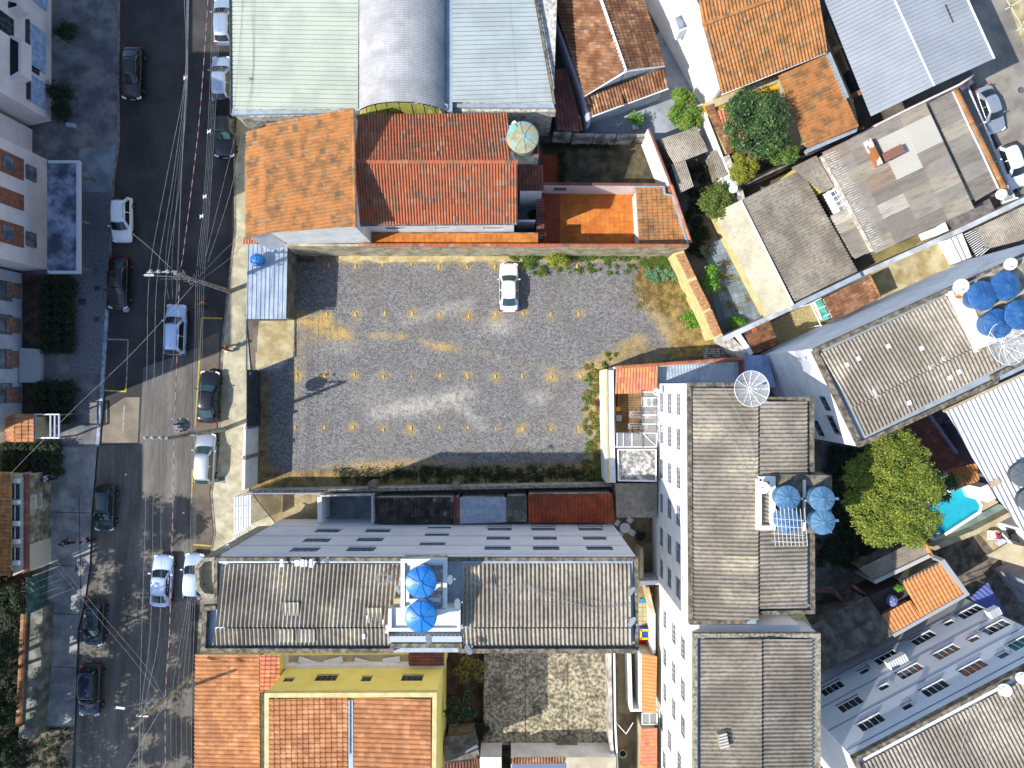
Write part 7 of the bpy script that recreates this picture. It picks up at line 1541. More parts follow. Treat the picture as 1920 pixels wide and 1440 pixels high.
path_prism('wall', M('chalky_wall', A(226, 220, 210), A(170, 162, 150), scale=1, fine=.12, stain=A(110, 104, 96), samt=.5), d2, [(1143, 1222), (1146, 1392), (1156, 1470)], .3, 0, 2.4); path_prism('wall', white2, d2, [(1152, 1222), (1154, 1360), (1160, 1470)], .12, 0, 2.6)
tree('tree', 'dark leafy tree squeezed between yellow house and derelict slab', 865, 1330, 3.6, 1.3, leaf_k, 5000, .09, 18, 111, two=(leaf_d, 1500))
tree('shrub', 'olive shrub below the roof corner beside the yellow wall', 880, 1262, 2.6, 1.4, leaf_o, 4200, .08, 16, 112, cat='shrub', two=(leaf_k, 2200))
bush('bush', 'low dark bush beside the blackened sheet roof', 903, 1372, .8, leaf_k, 1.2, 1300, .08, 113)
bs_ = thing_at('shed', 'blackened sheet roof with a white pole lying on it', 'shed', [(860, 1400, 2.6)])
walls(bs_, [(835, 1382, 2.4), (892, 1377, 2.4), (898, 1420, 2.4), (834, 1425, 2.4)], conc, inset=.12)
sheets(bs_, [(833, 1381, 2.6), (892, 1375, 2.6), (900, 1420, 2.5), (833, 1428, 2.5)], (0, 1), fibre_dark, W=.9, L=1.6, pitch=.16, amp=.02)
for k in range(4): MB().bar(P(872 + k, 1412 - k * 1.5, 2.75), P(897 - k, 1400 - k * 1.2, 2.75), .04).build('pole_rod', whitesteel, bs_)
tiles(bs_, [(834, 1430, 2.5), (890, 1425, 2.5), (890, 1480, 2.4), (834, 1480, 2.4)], (0, 3), tile_dark, W=.26, L=.42)
hw_ = thing_at('house', 'low cream walled house with tiled ledge at the bottom picture edge', 'house', [(1020, 1430, 3)])
walls(hw_, [(900, 1420, 3.0), (940, 1420, 3.0), (940, 1520, 3.0), (900, 1520, 3.0)], white, name='wall'); walls(hw_, [(958, 1420, 3.0), (1155, 1420, 3.0), (1160, 1600, 3.0), (958, 1600, 3.0)], white, capmat=M('cream_flat_roof', A(224, 214, 190), A(200, 188, 160), scale=.6, fine=.08, stain=A(170, 155, 120), samt=.4))
tiles(hw_, [(887, 1421, 2.8), (938, 1421, 2.8), (938, 1431, 2.6), (887, 1431, 2.6)], (0, 3), tile_brown, W=.2, L=.4); tiles(hw_, [(958, 1420, 3.1), (1058, 1418, 3.1), (1058, 1430, 3.05), (958, 1431, 3.05)], (0, 3), tile_brown, W=.24, L=.4)
MB().prism([P(*p)[:2] for p in ((960, 1433, 3.05), (1060, 1431, 3.05), (1060, 1500, 3.05), (960, 1500, 3.05))], 3.0, 3.06).build('tarp_roof', M('greyblue_roof', A(130, 138, 165), fine=.2), hw_)
# ---- alley
sheet('alley_floor', M('alley_tiles', A(176, 158, 120), A(140, 124, 92), scale=.8, fine=.15, stain=A(90, 84, 76)), [(1150, 960), (1236, 960), (1236, 1500), (1158, 1500)], .02)
al = thing_at('paved_court', 'beige tiled court with play equipment between the two blocks', 'courtyard', [(1212, 1170, 0)])
lay(al, 'floor_tile', [(1196, 1130, .03), (1222, 1130, .03), (1222, 1222, .03), (1196, 1222, .03)], (0, 3), .4, .4, slab_piece(.4, .4, .012, .012), M('court_tile', A(196, 186, 140), fine=.12, tone=.08), True, zoff=0, jit=.001)
lay(al, 'floor_tile', [(1158, 1226, .03), (1182, 1226, .03), (1182, 1336, .03), (1158, 1336, .03)], (0, 3), .55, .55, slab_piece(.55, .55, .012, .014), M('court_tile_big', A(180, 166, 126), fine=.15, tone=.08), True, zoff=0, jit=.001)
aw1 = thing_at('boundary_wall', 'white alley wall below the right dishes of the long block', 'wall', [(1225, 1095, 2.6)])
path_prism('wall', white, aw1, [(1200, 1094), (1236, 1092)], .35, 0, 2.6); path_prism('wall', beige, aw1, [(1214, 1100), (1226, 1150)], .22, 0, 2.6); path_prism('wall', white, aw1, [(1226, 1150), (1226, 1226)], .25, 0, 2.4)
path_prism('wall', beige, aw1, [(1203, 1028), (1203, 1086)], .3, 0, 2.2)
aw2 = thing_at('boundary_wall', 'U-shaped white wall around a narrow sunken yard beside the orange awning', 'wall', [(1190, 1290, 2.4)])
path_prism('wall', white, aw2, [(1181, 1226), (1184, 1332), (1201, 1332), (1201, 1226)], .2, 0, 2.4)
for lab, pts, mt in (('bright orange tile awning roof between alley and lower white tower', [(1203, 1226, 2.8), (1232, 1230, 3.0), (1230, 1338, 3.0), (1203, 1334, 2.8)], tile_new), ('second orange tile awning roof at the bottom end of the alley', [(1201, 1366, 2.8), (1232, 1364, 3.0), (1232, 1500, 3.0), (1200, 1500, 2.8)], tile_salmon)):
    t = thing_at('awning', lab, 'awning', [pts[0]]); walls(t, pts, beige, inset=.12, off=.1); tiles(t, pts, (1, 0), mt, W=.3, L=.4, single=True, amp=.06)
gp = thing_at('glass_canopy', 'small clear canopy with white frame between the two orange awnings', 'canopy', [(1217, 1348, 2.6)])
for x in (1204, 1218, 1232): MB().bar(P(x, 1337, 2.6), P(x, 1358, 2.5), .07).build('frame_bar', whitesteel, gp)
for y in (1337, 1358): MB().bar(P(1204, y, 2.6), P(1232, y, 2.6), .07).build('frame_bar', whitesteel, gp)
for x in (1204.5, 1218.5): MB().add([P(x, 1338, 2.57), P(x + 13, 1338, 2.57), P(x + 13, 1357, 2.5), P(x, 1357, 2.5)], [(0, 1, 2, 3)]).build('pane', clearp, gp)
for q_ in ((1204, 1358), (1232, 1358)): MB().bar(P(*q_, 2.5), P(*q_, 2.5) - Vector((0, 0, 2.45)), .08).build('post', steel, gp)
cl = thing_at('clothes_line_frame', 'white V-shaped clothes line bracket over the lower alley', 'bracket', [(1172, 1370, 2.2)])
for a, b in (((1156, 1356), (1174, 1376)), ((1174, 1376), (1187, 1355))): MB().bar(P(*a, 2.4), P(*b, 2.4), .05).build('bracket_arm', whitesteel, cl)
MB().bar(P(1156, 1356, 2.4), P(1156, 1356, 2.4) - Vector((0, 0, 2.4)), .06).build('post', whitesteel, cl)
bt = thing_at('basin', 'round white basin with dark clothes in the lower alley', 'basin', [(1168, 1414, .3)]); c = P(1168, 1414, .35)
MB().lathe([(.25, .02), (.36, .35), (.33, .36), (.22, .1)], (c.x, c.y, 0), 20).build('bowl', white2, bt)
MB().lathe([(.2, .12), (.25, .3), (.15, .42), (.04, .46)], (c.x, c.y, 0), 9).build('clothes', black, bt)
# playground pieces
def colr(n, c): return M(n, c, fine=.04, rough=.4)
cr, cy, cb = colr('toy_red', A(235, 30, 40)), colr('toy_yellow', A(250, 225, 30)), colr('toy_blue', A(40, 80, 220))
ply = thing_at('play_house', 'little blue plastic play house with yellow roof and red slide', 'play house', [(1209, 1193, .6)]); c = P(1210, 1190, 1.0)
MB().box(c.x - .42, c.x + .42, c.y - .42, c.y + .42, .02, .85).build('house_body', cb, ply)
for dx, dy, sx, sy in ((0, .36, .4, .08), (0, -.36, .4, .08), (.36, 0, .08, .4), (-.36, 0, .08, .4)): MB().box(c.x + dx - sx, c.x + dx + sx, c.y + dy - sy, c.y + dy + sy, .85, .97).build('roof_rim', cy, ply)
mb = MB(); mb.add([(c.x - .35, c.y - .45, .7), (c.x + .2, c.y - .45, .7), (c.x + .1, c.y - 1.25, .08), (c.x - .45, c.y - 1.2, .08), (c.x - .35, c.y - .45, .6), (c.x + .2, c.y - .45, .6), (c.x + .1, c.y - 1.25, .02), (c.x - .45, c.y - 1.2, .02)], [(0, 1, 2, 3), (4, 7, 6, 5), (0, 4, 5, 1), (1, 5, 6, 2), (2, 6, 7, 3), (3, 7, 4, 0)]); mb.build('slide', cr, ply)
cpl = thing_at('soft_mats', 'curved row of red, yellow and blue foam mats behind the play house', 'play mats', [(1212, 1118, .2)])
for (x, y, a, mt) in ((1219, 1108, 1.5, cr), (1219, 1116, 1.3, cy), (1213, 1122, .6, cy), (1206, 1126, .3, colr('toy_cyan', A(40, 160, 225)))): 
    q2_ = P(x, y, .35); mb = MB(); u_ = Vector((math.cos(a), math.sin(a), 0)); mb.obox((q2_.x, q2_.y, .2), u_ * .22, Vector((-u_.y, u_.x, 0)) * .18, (0, 0, .17)); mb.build('foam_mat', mt, cpl)
# courtyard with white table in front of the tower
round_table('white patio table in the shaded court between long block and tower', 1172, 990, .45, white2, 4, 'white chair on the %s side of the shaded court table')
bush('potted_plant', 'pot plant in the shaded court near the white table', 1201, 1006, .5, leaf_k, 1.0, 500, .1, 120, cat='plant')

# ================================================================ ROW BETWEEN LOT AND LONG BLOCK
sheet('service_yard', M('service_yard_floor', A(196, 178, 136), A(160, 142, 104), scale=.8, fine=.15, stain=A(110, 98, 74)), [(470, 928), (600, 926), (600, 1000), (470, 1000)], .03)
fn = thing_at('fence', 'white slatted fence along the service yard beside the lot', 'fence', [(530, 930, 2.6)])
for k in range(60):
    x = 462 + k * 2.35; p = P(x, 926, 2.7); MB().box(p.x - .03, p.x + .03, p.y - .012, p.y + .012, .1, 2.7).build('slat', whitesteel, fn)
for z in (.2, 1.4, 2.6): MB().bar(P(462, 926, 2.7) * Vector((1, 1, 0)) + Vector((0, .0, z)) if False else Vector((P(462, 926, 2.7).x, P(462, 926, 2.7).y, z)), Vector((P(602, 926, 2.7).x, P(602, 926, 2.7).y, z)), .05).build('rail', whitesteel, fn)
fg = thing_at('sliding_gate', 'white ribbed metal gate panel at the street end of the service yard', 'gate', [(455, 965, 2.8)])
for k in range(16): 
    y = 933 + k * 4.2; a_ = P(437.5, y, 3.0); MB().obox((a_.x + .05, a_.y, 1.5), (.02, 0, 0), (0, .04, 0), (0, 0, 1.45)).build('gate_slat', whitesteel, fg)
sheets(fg, [P(438, 932, 3.0), P(470, 928, 2.7), P(470, 985, 2.7), P(438, 1001, 3.0)], (0, 3), white2, W=.6, L=2.8, pitch=.2, amp=.02, name='canopy_sheet')
for y in (952, 975): MB().bar(P(438, y, 3.1), P(470, y - 4, 2.85), .05).build('rail', whitesteel, fg)
ag = thing_at('balcony_rails', 'stepped white awning frames at the street corner of the long block', 'awning frame', [(420, 1020, 5)])
for (x0, y0, x1, y1, z) in ((470, 985, 497, 992, 3.3), (437, 1002, 462, 992, 5.5), (425, 1022, 440, 1008, 8.5), (412, 1032, 428, 1020, 11)):
    for k in range(7): 
        t = k / 6; a_ = P(x0 + (x1 - x0) * t, y0 + (y1 - y0) * t, z); MB().bar(a_, a_ + Vector((.35, -.5, .25)), .04).build('rail_bar', whitesteel, ag)
    MB().bar(P(x0, y0, z), P(x1, y1, z), .06).build('rail_bar', whitesteel, ag)
pt = thing_at('patio', 'bluish shaded patio with white side walls beside the black tile roof', 'patio', [(650, 955, 0)])
MB().prism([P(*p)[:2] for p in ((600, 928, .1), (696, 926, .1), (696, 985, .1), (600, 985, .1))], 0, .1).build('patio_floor', slate, pt)
path_prism('side_wall', white2, pt, [(599, 932), (599, 978)], .35, 0, 2.8); path_prism('side_wall', dirtywhite, pt, [(600, 930), (700, 928)], .12, 0, 2.8)
for k in range(14): MB().bar(P(696, 932 + k * 3.4, 2.9), P(703, 932 + k * 3.4, 2.9), .04).build('rail_bar', whitesteel, pt)
MB().bar(P(698, 930, 2.85), P(698, 982, 2.85), .06).build('rail', whitesteel, pt)
def lowroof(label, cat, pts, rib, fn_, name='shed', wallm=dirtywhite, **k):
    t = thing_at(name, label, cat, pts); walls(t, pts, wallm, inset=.1, off=.12); fn_(t, pts, rib, **k); return t
lowroof('blackened tile roof with a few pale tiles below the lot wall', 'shed', [(702, 932, 3.0), (851, 931, 3.0), (851, 981, 2.6), (702, 982, 2.6)], (0, 3), lambda t, p, r: tiles(t, p, r, tile_black, W=.3, L=.42, single=True, amp=.065, maxn=300))
lowroof('narrow strip of red-brown tiles beside the translucent roof', 'shed', [(851, 931, 3.05), (861, 931, 3.05), (861, 983, 2.65), (851, 983, 2.65)], (0, 3), lambda t, p, r: tiles(t, p, r, tile_dark, W=.25, L=.42))
lowroof('translucent corrugated panel roof between black tiles and red tiles', 'shed', [(862, 932, 2.9), (948, 932, 2.9), (948, 979, 2.7), (862, 981, 2.7)], (0, 1), lambda t, p, r: sheets(t, p, r, translp, W=1.0, L=1.9, pitch=.2, amp=.03))
lowroof('dark sheet roof with white streaks left of the red tile roof', 'shed', [(949, 929, 2.9), (988, 928, 2.9), (988, 978, 2.7), (949, 979, 2.7)], (0, 1), lambda t, p, r: sheets(t, p, r, fibre_dark, W=1.0, L=1.2, pitch=.2, amp=.025))
lowroof('long red tile roof with two dark patches between lot and long block', 'shed', [(990, 926, 3.1), (1148, 924, 3.1), (1152, 979, 2.7), (991, 979, 2.7)], (0, 3), lambda t, p, r: tiles(t, p, r, M('shaded_red_tile', A(196, 96, 60), A(160, 80, 52), scale=1, fine=.2, tone=.15, stain=A(90, 66, 50), sscale=.6, samt=.4), W=.3, L=.45, single=True, amp=.065, maxn=300))
lowroof('grey metal sheet roof below the whitewashed flat slab', 'shed', [(1154, 906, 3.0), (1232, 906, 3.0), (1232, 970, 2.8), (1156, 970, 2.8)], (0, 3), lambda t, p, r: sheets(t, p, r, fibre, W=1.0, L=2.4, pitch=.19, amp=.025))
# ---- house with open wooden-floor terrace
hc_ = thing_at('house', 'white walled house with open wood-floored terrace and orange tile strip', 'house', [(1137, 692, 4), (1232, 692, 4), (1232, 905, 4)])
path_prism('wall', white, hc_, [(1142, 694), (1143, 800), (1146, 905)], .75, 0, 3.6)
path_prism('wall_coping', creamp, hc_, [(1137, 692), (1138, 800), (1141, 905)], .16, 0, 3.7)
MB().prism([P(*p)[:2] for p in ((1150, 700, 2.2), (1236, 700, 2.2), (1236, 846, 2.2), (1150, 846, 2.2))], 0, 2.2).build('terrace_slab', beige, hc_)
lay(hc_, 'floor_board', [(1155, 735, 2.2), (1232, 735, 2.2), (1232, 840, 2.2), (1155, 840, 2.2)], (0, 1), .2, 1.1, slab_piece(.2, 1.1, .012, .006), woodf, True, zoff=.002, jit=.001, stag=.0)
walls(hc_, [(1155, 692, 3.9), (1233, 688, 3.9), (1233, 736, 3.5), (1154, 738, 3.5)], white, zb=2.0, inset=.08, off=.1, name='roof_deck')
tiles(hc_, [(1155, 691, 4.0), (1233, 686, 4.0), (1233, 736, 3.6), (1153, 738, 3.6)], (0, 3), tile_salmon, W=.25, L=.48, single=True, amp=.06, maxn=300)
for x in (1205, ): MB().bar(P(x, 732, 3.7), P(x, 838, 3.7), .12, .12).build('canopy_beam', steel, hc_)
for y in (735, 746, 762, 778, 795, 812): MB().bar(P(1205, y, 3.75), P(1231, y, 3.75), .07).build('canopy_bar', whitesteel, hc_)
MB().bar(P(1154, 812, 3.7), P(1231, 812, 3.7), .1).build('canopy_beam', steel, hc_); MB().bar(P(1154, 838, 3.7), P(1231, 838, 3.7), .08).build('canopy_beam', whitesteel, hc_); MB().bar(P(1206, 813, 3.74), P(1231, 837, 3.74), .06).build('canopy_bar', whitesteel, hc_)
for x in (1157, 1169, 1185, 1205, 1231): MB().bar(P(x, 812, 3.72), P(x, 838, 3.72), .07).build('canopy_bar', whitesteel, hc_)
for a, b in (((1206, 733), (1231, 811)), ((1156, 813), (1231, 837))): MB().add([P(a[0], a[1], 3.68), P(b[0], a[1], 3.68), P(b[0], b[1], 3.68), P(a[0], b[1], 3.68)], [(0, 1, 2, 3)]).build('canopy_pane', clearp, hc_)
for q_ in ((1157, 838), (1205, 838), (1205, 812)): MB().bar(P(*q_, 3.65), P(*q_, 3.65) - Vector((0, 0, 1.42)), .09).build('post', whitesteel, hc_)
walls(hc_, [(1158, 842, 3.7), (1231, 842, 3.7), (1231, 904, 3.7), (1159, 902, 3.7)], dirtywhite, capmat=M('stained_flat_slab', A(236, 232, 224), A(110, 104, 96), scale=2.6, amt=.8, fine=.25, fscale=9, stain=A(90, 84, 80), sscale=3, samt=.7), name='annex')
path_prism('slab_edge', whitesteel, hc_, [(1159, 843), (1230, 843), (1230, 902), (1160, 901), (1159, 843)], .1, 3.7, 3.85)
def ter(name, label, cat): return thing_at(name, label, cat, [(1180, 780, 2.2)])
so = P(1160, 767, 2.9); t = thing('stool', 'round yellow stool against the left wall of the wooden terrace', 'stool', (so.x, so.y, 2.22))
MB().lathe([(.2, 2.62), (.22, 2.66), (.2, 2.72)], (so.x, so.y, 0), 16).build('seat', M('ochre_plastic', A(240, 180, 30), fine=.05), t)
for k in range(4): MB().bar((so.x + .15 * math.cos(k * 1.57), so.y + .15 * math.sin(k * 1.57), 2.64), (so.x + .19 * math.cos(k * 1.57), so.y + .19 * math.sin(k * 1.57), 2.22), .03).build('leg', steel, t)
cg = M('light_canvas', A(205, 200, 190), fine=.1); c = P(1161, 784, 2.8); chair('pale canvas chair at the left edge of the wooden terrace', c.x, c.y, math.pi, cg, 2.22)
bar_ = P(1159, 750, 2.6); tag(MB().box(bar_.x - .06, bar_.x + .06, bar_.y - .5, bar_.y + .5, 2.22, 2.9).build('wooden_board', M('red_wood', A(170, 90, 50), fine=.15)), 'narrow reddish wooden board leaning on the terrace wall', 'board')
tub_ = P(1215, 754, 3.0); t = thing('washing_machine', 'white round-lidded washing machine under the clear terrace canopy', 'washing machine', (tub_.x, tub_.y, 2.22))
MB().box(tub_.x - .4, tub_.x + .4, tub_.y - .38, tub_.y + .38, 2.22, 3.05).build('machine_body', white2, t); MB().lathe([(.3, 3.05), (.3, 3.09), (.27, 3.1)], (tub_.x + .05, tub_.y, 0), 20).build('lid', cg, t)
for (x, y, lb, cols) in ((1200, 777, 'drying rack with blue and white clothes on the wooden terrace', ['b', 'w', 'g', 'r', 'c']), (1197, 800, 'drying rack with black and red clothes on the wooden terrace', ['r', 'k', 'k', 'w', 'k'])):
    c = P(x, y, 3.0); t = thing('clothes_rack', lb, 'clothes rack', (c.x, c.y, 2.22)); cm = dict(b=colr('cloth_blue', A(70, 110, 190)), w=cg, g=colr('cloth_grey', A(140, 140, 150)), r=colr('cloth_red', A(190, 30, 50)), c=colr('cloth_cyan', A(80, 170, 220)), k=colr('cloth_black', A(50, 50, 55)))
    for sx in (-.75, .75):
        MB().bar((c.x + sx, c.y - .25, 2.22), (c.x + sx, c.y + .25, 3.05), .03).build('leg', whitesteel, t); MB().bar((c.x + sx, c.y + .25, 2.22), (c.x + sx, c.y - .25, 3.05), .03).build('leg', whitesteel, t)
    for k in range(5):
        yy = c.y - .26 + .13 * k; MB().bar((c.x - .78, yy, 3.05), (c.x + .78, yy, 3.05), .02).build('rail', whitesteel, t)
        x0 = c.x - .7 + .1 * k; mb = MB(); v = [(x0 + i * .16, yy + s * (.03 + .02 * math.sin(i * 2 + k)), 3.075 - dz) for s, dz in ((-1, .35), (0, 0), (1, .3)) for i in range(8)]
        mb.add(v, [(r * 8 + i, r * 8 + i + 1, (r + 1) * 8 + i + 1, (r + 1) * 8 + i) for r in range(2) for i in range(7)]); mb.build('garment', cm[cols[k]], t, True)
sd = thing_at('shed', 'half sunlit grey metal roof strip with red coping above the white tower', 'shed', [(1310, 700, 3)])
walls(sd, [(1234, 688, 2.9), (1388, 676, 2.9), (1388, 716, 2.7), (1236, 720, 2.7)], white, inset=.12, off=.05)
sheets(sd, [(1233, 688, 3.0), (1388, 677, 3.0), (1388, 720, 2.8), (1234, 722, 2.8)], (0, 3), metal_bright, W=1.0, L=2.2, pitch=.25, amp=.03, prof='trap')
path_prism('coping_wall', white, sd, [(1152, 690), (1240, 685), (1394, 673)], .2, 0, 3.9)
ridge(sd, (1153, 689, 4.0), (1394, 672, 3.95), tile_red, r=.15, L=.48, name='coping_tile')
path_prism('side_coping', tile_dark, sd, [(1393, 672), (1394, 712)], .22, 0, 3.7)
sd2 = thing_at('shed', 'blue-shaded steel sheet roof in the corner below the slanted block', 'shed', [(1420, 690, 3.4)])
walls(sd2, [(1394, 667, 3.3), (1438, 667, 3.3), (1452, 722, 3.1), (1398, 722, 3.1)], white, inset=.12, off=.05)
sheets(sd2, [(1393, 666, 3.4), (1439, 666, 3.4), (1454, 726, 3.2), (1397, 726, 3.2)], (0, 3), metal_blue, W=1.0, L=2.8, pitch=.25, amp=.03, prof='trap')
# tower wall dishes and line
for x, y, r, lb in ((1232, 735, .32, 'cream dish on the white tower wall above the clear canopy'), (1247, 805, .34, 'cream dish on the white tower wall beside the smaller windows')):
    dish(lb, x, y, 5.6, r, 200, 45, mat=tank_w, base=.4)
# ================================================================ WEST SIDE OF THE STREET
def WB(name, label, pts, h, mat, **k):
    t = thing_at(name, label, 'building', [(x, y, 0) for x, y in pts]); walls(t, [G(x, y, h) for x, y in pts], mat, **k); return t
a1 = WB('apartment_block', 'apartment block with white and brown vertical bands behind the concrete canopy', [(62, 244), (62, 290), (90, 300), (90, 506), (-260, 520), (-260, 244)], 17, pinkr)
xw = G(90, 0).x
for y0, y1 in ((320, 358), (384, 412), (440, 478)):
    MB().box(xw, xw + .04, G(0, y1).y, G(0, y0).y, 3.1, 16.8).build('brick_band', brickwall, a1)
for z in (1.6, 4.3, 7.2, 10.1):
    for y in (352, 472): window(a1, Vector((xw + .13, G(0, y).y, z)), Vector((0, 1, 0)), Vector((1, 0, 0)), 1.2, 1.3, steel, glassb, 2)
cp = thing_at('canopy_slab', 'bluish weathered concrete canopy slab with a pale edge over the pavement', 'canopy', [(118, 405, 3)])
MB().prism([P(*p)[:2] for p in ((88, 302, 3.2), (147, 302, 3.2), (147, 511, 3.2), (88, 511, 3.2))], 2.9, 3.2).build('slab', M('wet_slab', A(176, 186, 210), A(90, 94, 112), scale=.7, fine=.2, stain=A(70, 74, 92), sscale=.6, samt=.7), cp)
path_prism('slab_edge', M('slab_edge_pale', A(226, 228, 234), fine=.05), cp, [(90, 303), (145.5, 303), (145.5, 510), (90, 510)], .22, 2.95, 3.32)
for y in (320, 410, 500): MB().bar(P(142, y, 2.9), P(142, y, 2.9) - Vector((0, 0, 2.8)), .18).build('column', conc, cp)
ag_ = thing_at('facade_base', 'small brown tile roof at the top left beside the banded block', 'shed', [(95, 270, 2.8)])
ag_.name = 'lean_to.010'
walls(ag_, [(65, 241, 2.7), (118, 241, 2.7), (118, 299, 2.4), (68, 299, 2.4)], conc, inset=.12, off=.05)
tiles(ag_, [(87, 239, 3.0), (119, 239, 2.6), (119, 300, 2.6), (87, 300, 3.0)], (0, 1), tile_brown, W=.3, L=.42); tiles(ag_, [(87, 239, 3.0), (64, 239, 2.7), (72, 300, 2.7), (87, 300, 3.0)], (0, 1), tile_brown, W=.3, L=.42)
a2 = WB('apartment_block', 'apartment block with alternating pale piers and dull brick bays behind the hedge', [(42, 513), (42, 806), (-300, 806), (-300, 513)], 18, M('pale_pier', A(214, 220, 228), A(196, 202, 212), scale=.8, fine=.06), frame=steel, glass=glassb,
        wins=[(9, 545, 1.7, 1.9), (9, 608, 1.7, 1.9), (9, 673, 1.7, 1.9), (9, 737, 1.7, 1.9)])
xw = G(42, 0).x
for y0, y1 in ((533, 562), (597, 626), (659, 690), (725, 755), (780, 800)): MB().box(xw, xw + .035, G(0, y1).y, G(0, y0).y, .2, 2.0).build('brick_bay', brickwall2, a2)
a0 = WB('apartment_block', 'pinkish corner building with blue-white shop signs and bay balconies at the top left', [(98, -60), (98, 228), (60, 236), (-250, 240), (-250, -60)], 12, pinkr, frame=steel, glass=glassd, wins=[(12, 45, 1.6, 1.8), (66, 128, .9, 1.2)])
xw = G(98, 0).x
sgn = M('shop_sign', A(190, 215, 245), A(150, 180, 225), scale=2, fine=.1)
for y0, y1, z0, z1, tx_ in ((-10, 30, .8, 3.0, ''), (74, 148, 1.0, 3.3, 'SUAS'), (166, 214, 1.0, 3.2, 'OFF')):
    MB().box(xw, xw + .12, G(0, y1).y, G(0, y0).y, z0, z1).build('shop_sign', sgn, a0)
    MB().box(xw, xw + .3, G(0, y1).y, G(0, y0).y, z1, z1 + .15).build('sign_ledge', darksteel, a0)
for y0, y1, z in ((60, 82, 5.2), (120, 196, 5.0)):
    p_ = [(xw, G(0, y0).y), (xw + .9, G(0, y0 + 8).y), (xw + .9, G(0, y1 - 8).y), (xw, G(0, y1).y)]
    MB().prism(p_, z - 1.0, z + .2).build('balcony', pinkr, a0); MB().prism([(p[0] - .0 if i in (0, 3) else p[0] - .25, p[1] + (-.25 if i < 2 else .25)) for i, p in enumerate(p_)], z + .2, z + .23).build('balcony_floor', black, a0)
for i, (x, y, r) in enumerate(((110, 170, 1.2), (118, 205, 1.1), (118, 60, 1.0))):
    bush('shrub', ['dark shrub at the foot of the shop signs', 'dark shrub below the lower shop sign with pale pots', 'small rust-flecked shrub beside the top-left building'][i], x, y, r, leaf_k, 1.4, 1500, .1, 130 + i, cat='shrub')
for i, (x, y) in enumerate(((134, 237), (141, 238))): 
    c = G(x, y); tag(MB().box(c.x - .18, c.x + .18, c.y - .16, c.y + .16, .12, .5).build('rubbish_bag', M('pale_bag', A(190, 200, 220), fine=.1)), ['pale bag left on the pavement at the wall corner', 'small grey bag next to the pale one at the wall corner'][i], 'bag')
def hedge(label, px0, py0, px1, py1, h, mat, n, seed):
    p0, p1 = P(px0, py0, h), P(px1, py1, h); c = (p0 + p1) / 2; t = thing('hedge', label, 'hedge', (c.x, c.y, 0)); bl = []
    q = random.Random(seed); nx, ny = max(1, int(abs(p1.x - p0.x) / .8)), max(1, int(abs(p1.y - p0.y) / .8))
    for i in range(nx + 1):
        for j in range(ny + 1): bl.append((p0.x + (p1.x - p0.x) * i / max(1, nx) + q.uniform(-.1, .1), p0.y + (p1.y - p0.y) * j / max(1, ny), h * .55, .55, .55, h * .45))
    st = MB(); 
    for b in bl[::3]: st.tube([(b[0], b[1], 0), (b[0], b[1], h * .6)], .03, 4)
    st.build('stem', bark, t); leaf_mesh('foliage', mat, t, bl, n, .09, seed=seed); return t
sheet('planting_bed', darksoil, [(42, 515), (130, 515), (130, 662), (42, 662)], .13); sheet('planting_bed', darksoil, [(42, 720), (126, 720), (126, 795), (42, 795)], .13)
hedge('long dark clipped hedge in front of the pier-fronted block', 80, 528, 122, 652, 1.3, leaf_k, 14000, 140)
hedge('shorter dark hedge between pale slab and orange porch roof', 72, 724, 120, 784, 1.3, leaf_k, 8000, 141)
hedge('dark hedge between the porch and the stained cream wall', 4, 840, 98, 884, 1.4, leaf_k, 11000, 142)
tag(MB().prism([G(*p)[:2] for p in ((44, 653), (84, 655), (83, 717), (44, 717))], .12, .55).build('pale_slab', M('pale_slab', A(200, 206, 204), fine=.08)), 'pale raised slab between the two dark hedges', 'slab')
po = thing_at('porch', 'small porch with salmon tile roof and white pergola bars', 'porch', [(60, 802, 3)])
walls(po, [(14, 780, 2.9), (63, 780, 2.7), (63, 825, 2.7), (14, 825, 2.9)], beige, inset=.12, off=.05)
tiles(po, [(29, 776, 3.2), (64, 776, 2.9), (64, 829, 2.9), (29, 829, 3.2)], (0, 1), tile_pale, W=.32, L=.48, single=True, amp=.06); tiles(po, [(29, 776, 3.2), (11, 782, 2.9), (14, 826, 2.9), (29, 829, 3.2)], (0, 1), tile_pale, W=.32, L=.42)
for x in (66, 95, 103, 111): MB().bar(P(x, 777, 2.6), P(x, 821, 2.6), .12).build('pergola_bar', M('bluegrey_bar', A(200, 206, 222), fine=.05), po)
for y in (777, 821): MB().bar(P(64, y, 2.6), P(112, y, 2.6), .1).build('pergola_bar', whitesteel, po)
for q_ in ((110, 778), (110, 820)): MB().bar(P(*q_, 2.55), P(*q_, 2.55) - Vector((0, 0, 2.5)), .12).build('post', conc, po)
tag(leaf_mesh('flower_patch', M('purple_flowers', A(110, 90, 190), fine=.1), None, [(*P2(76, 812, .4), .3, .5, .35, .25)], 260, .06, seed=9), 'purple flowering plants inside the white pergola', 'flowers', kind='stuff')
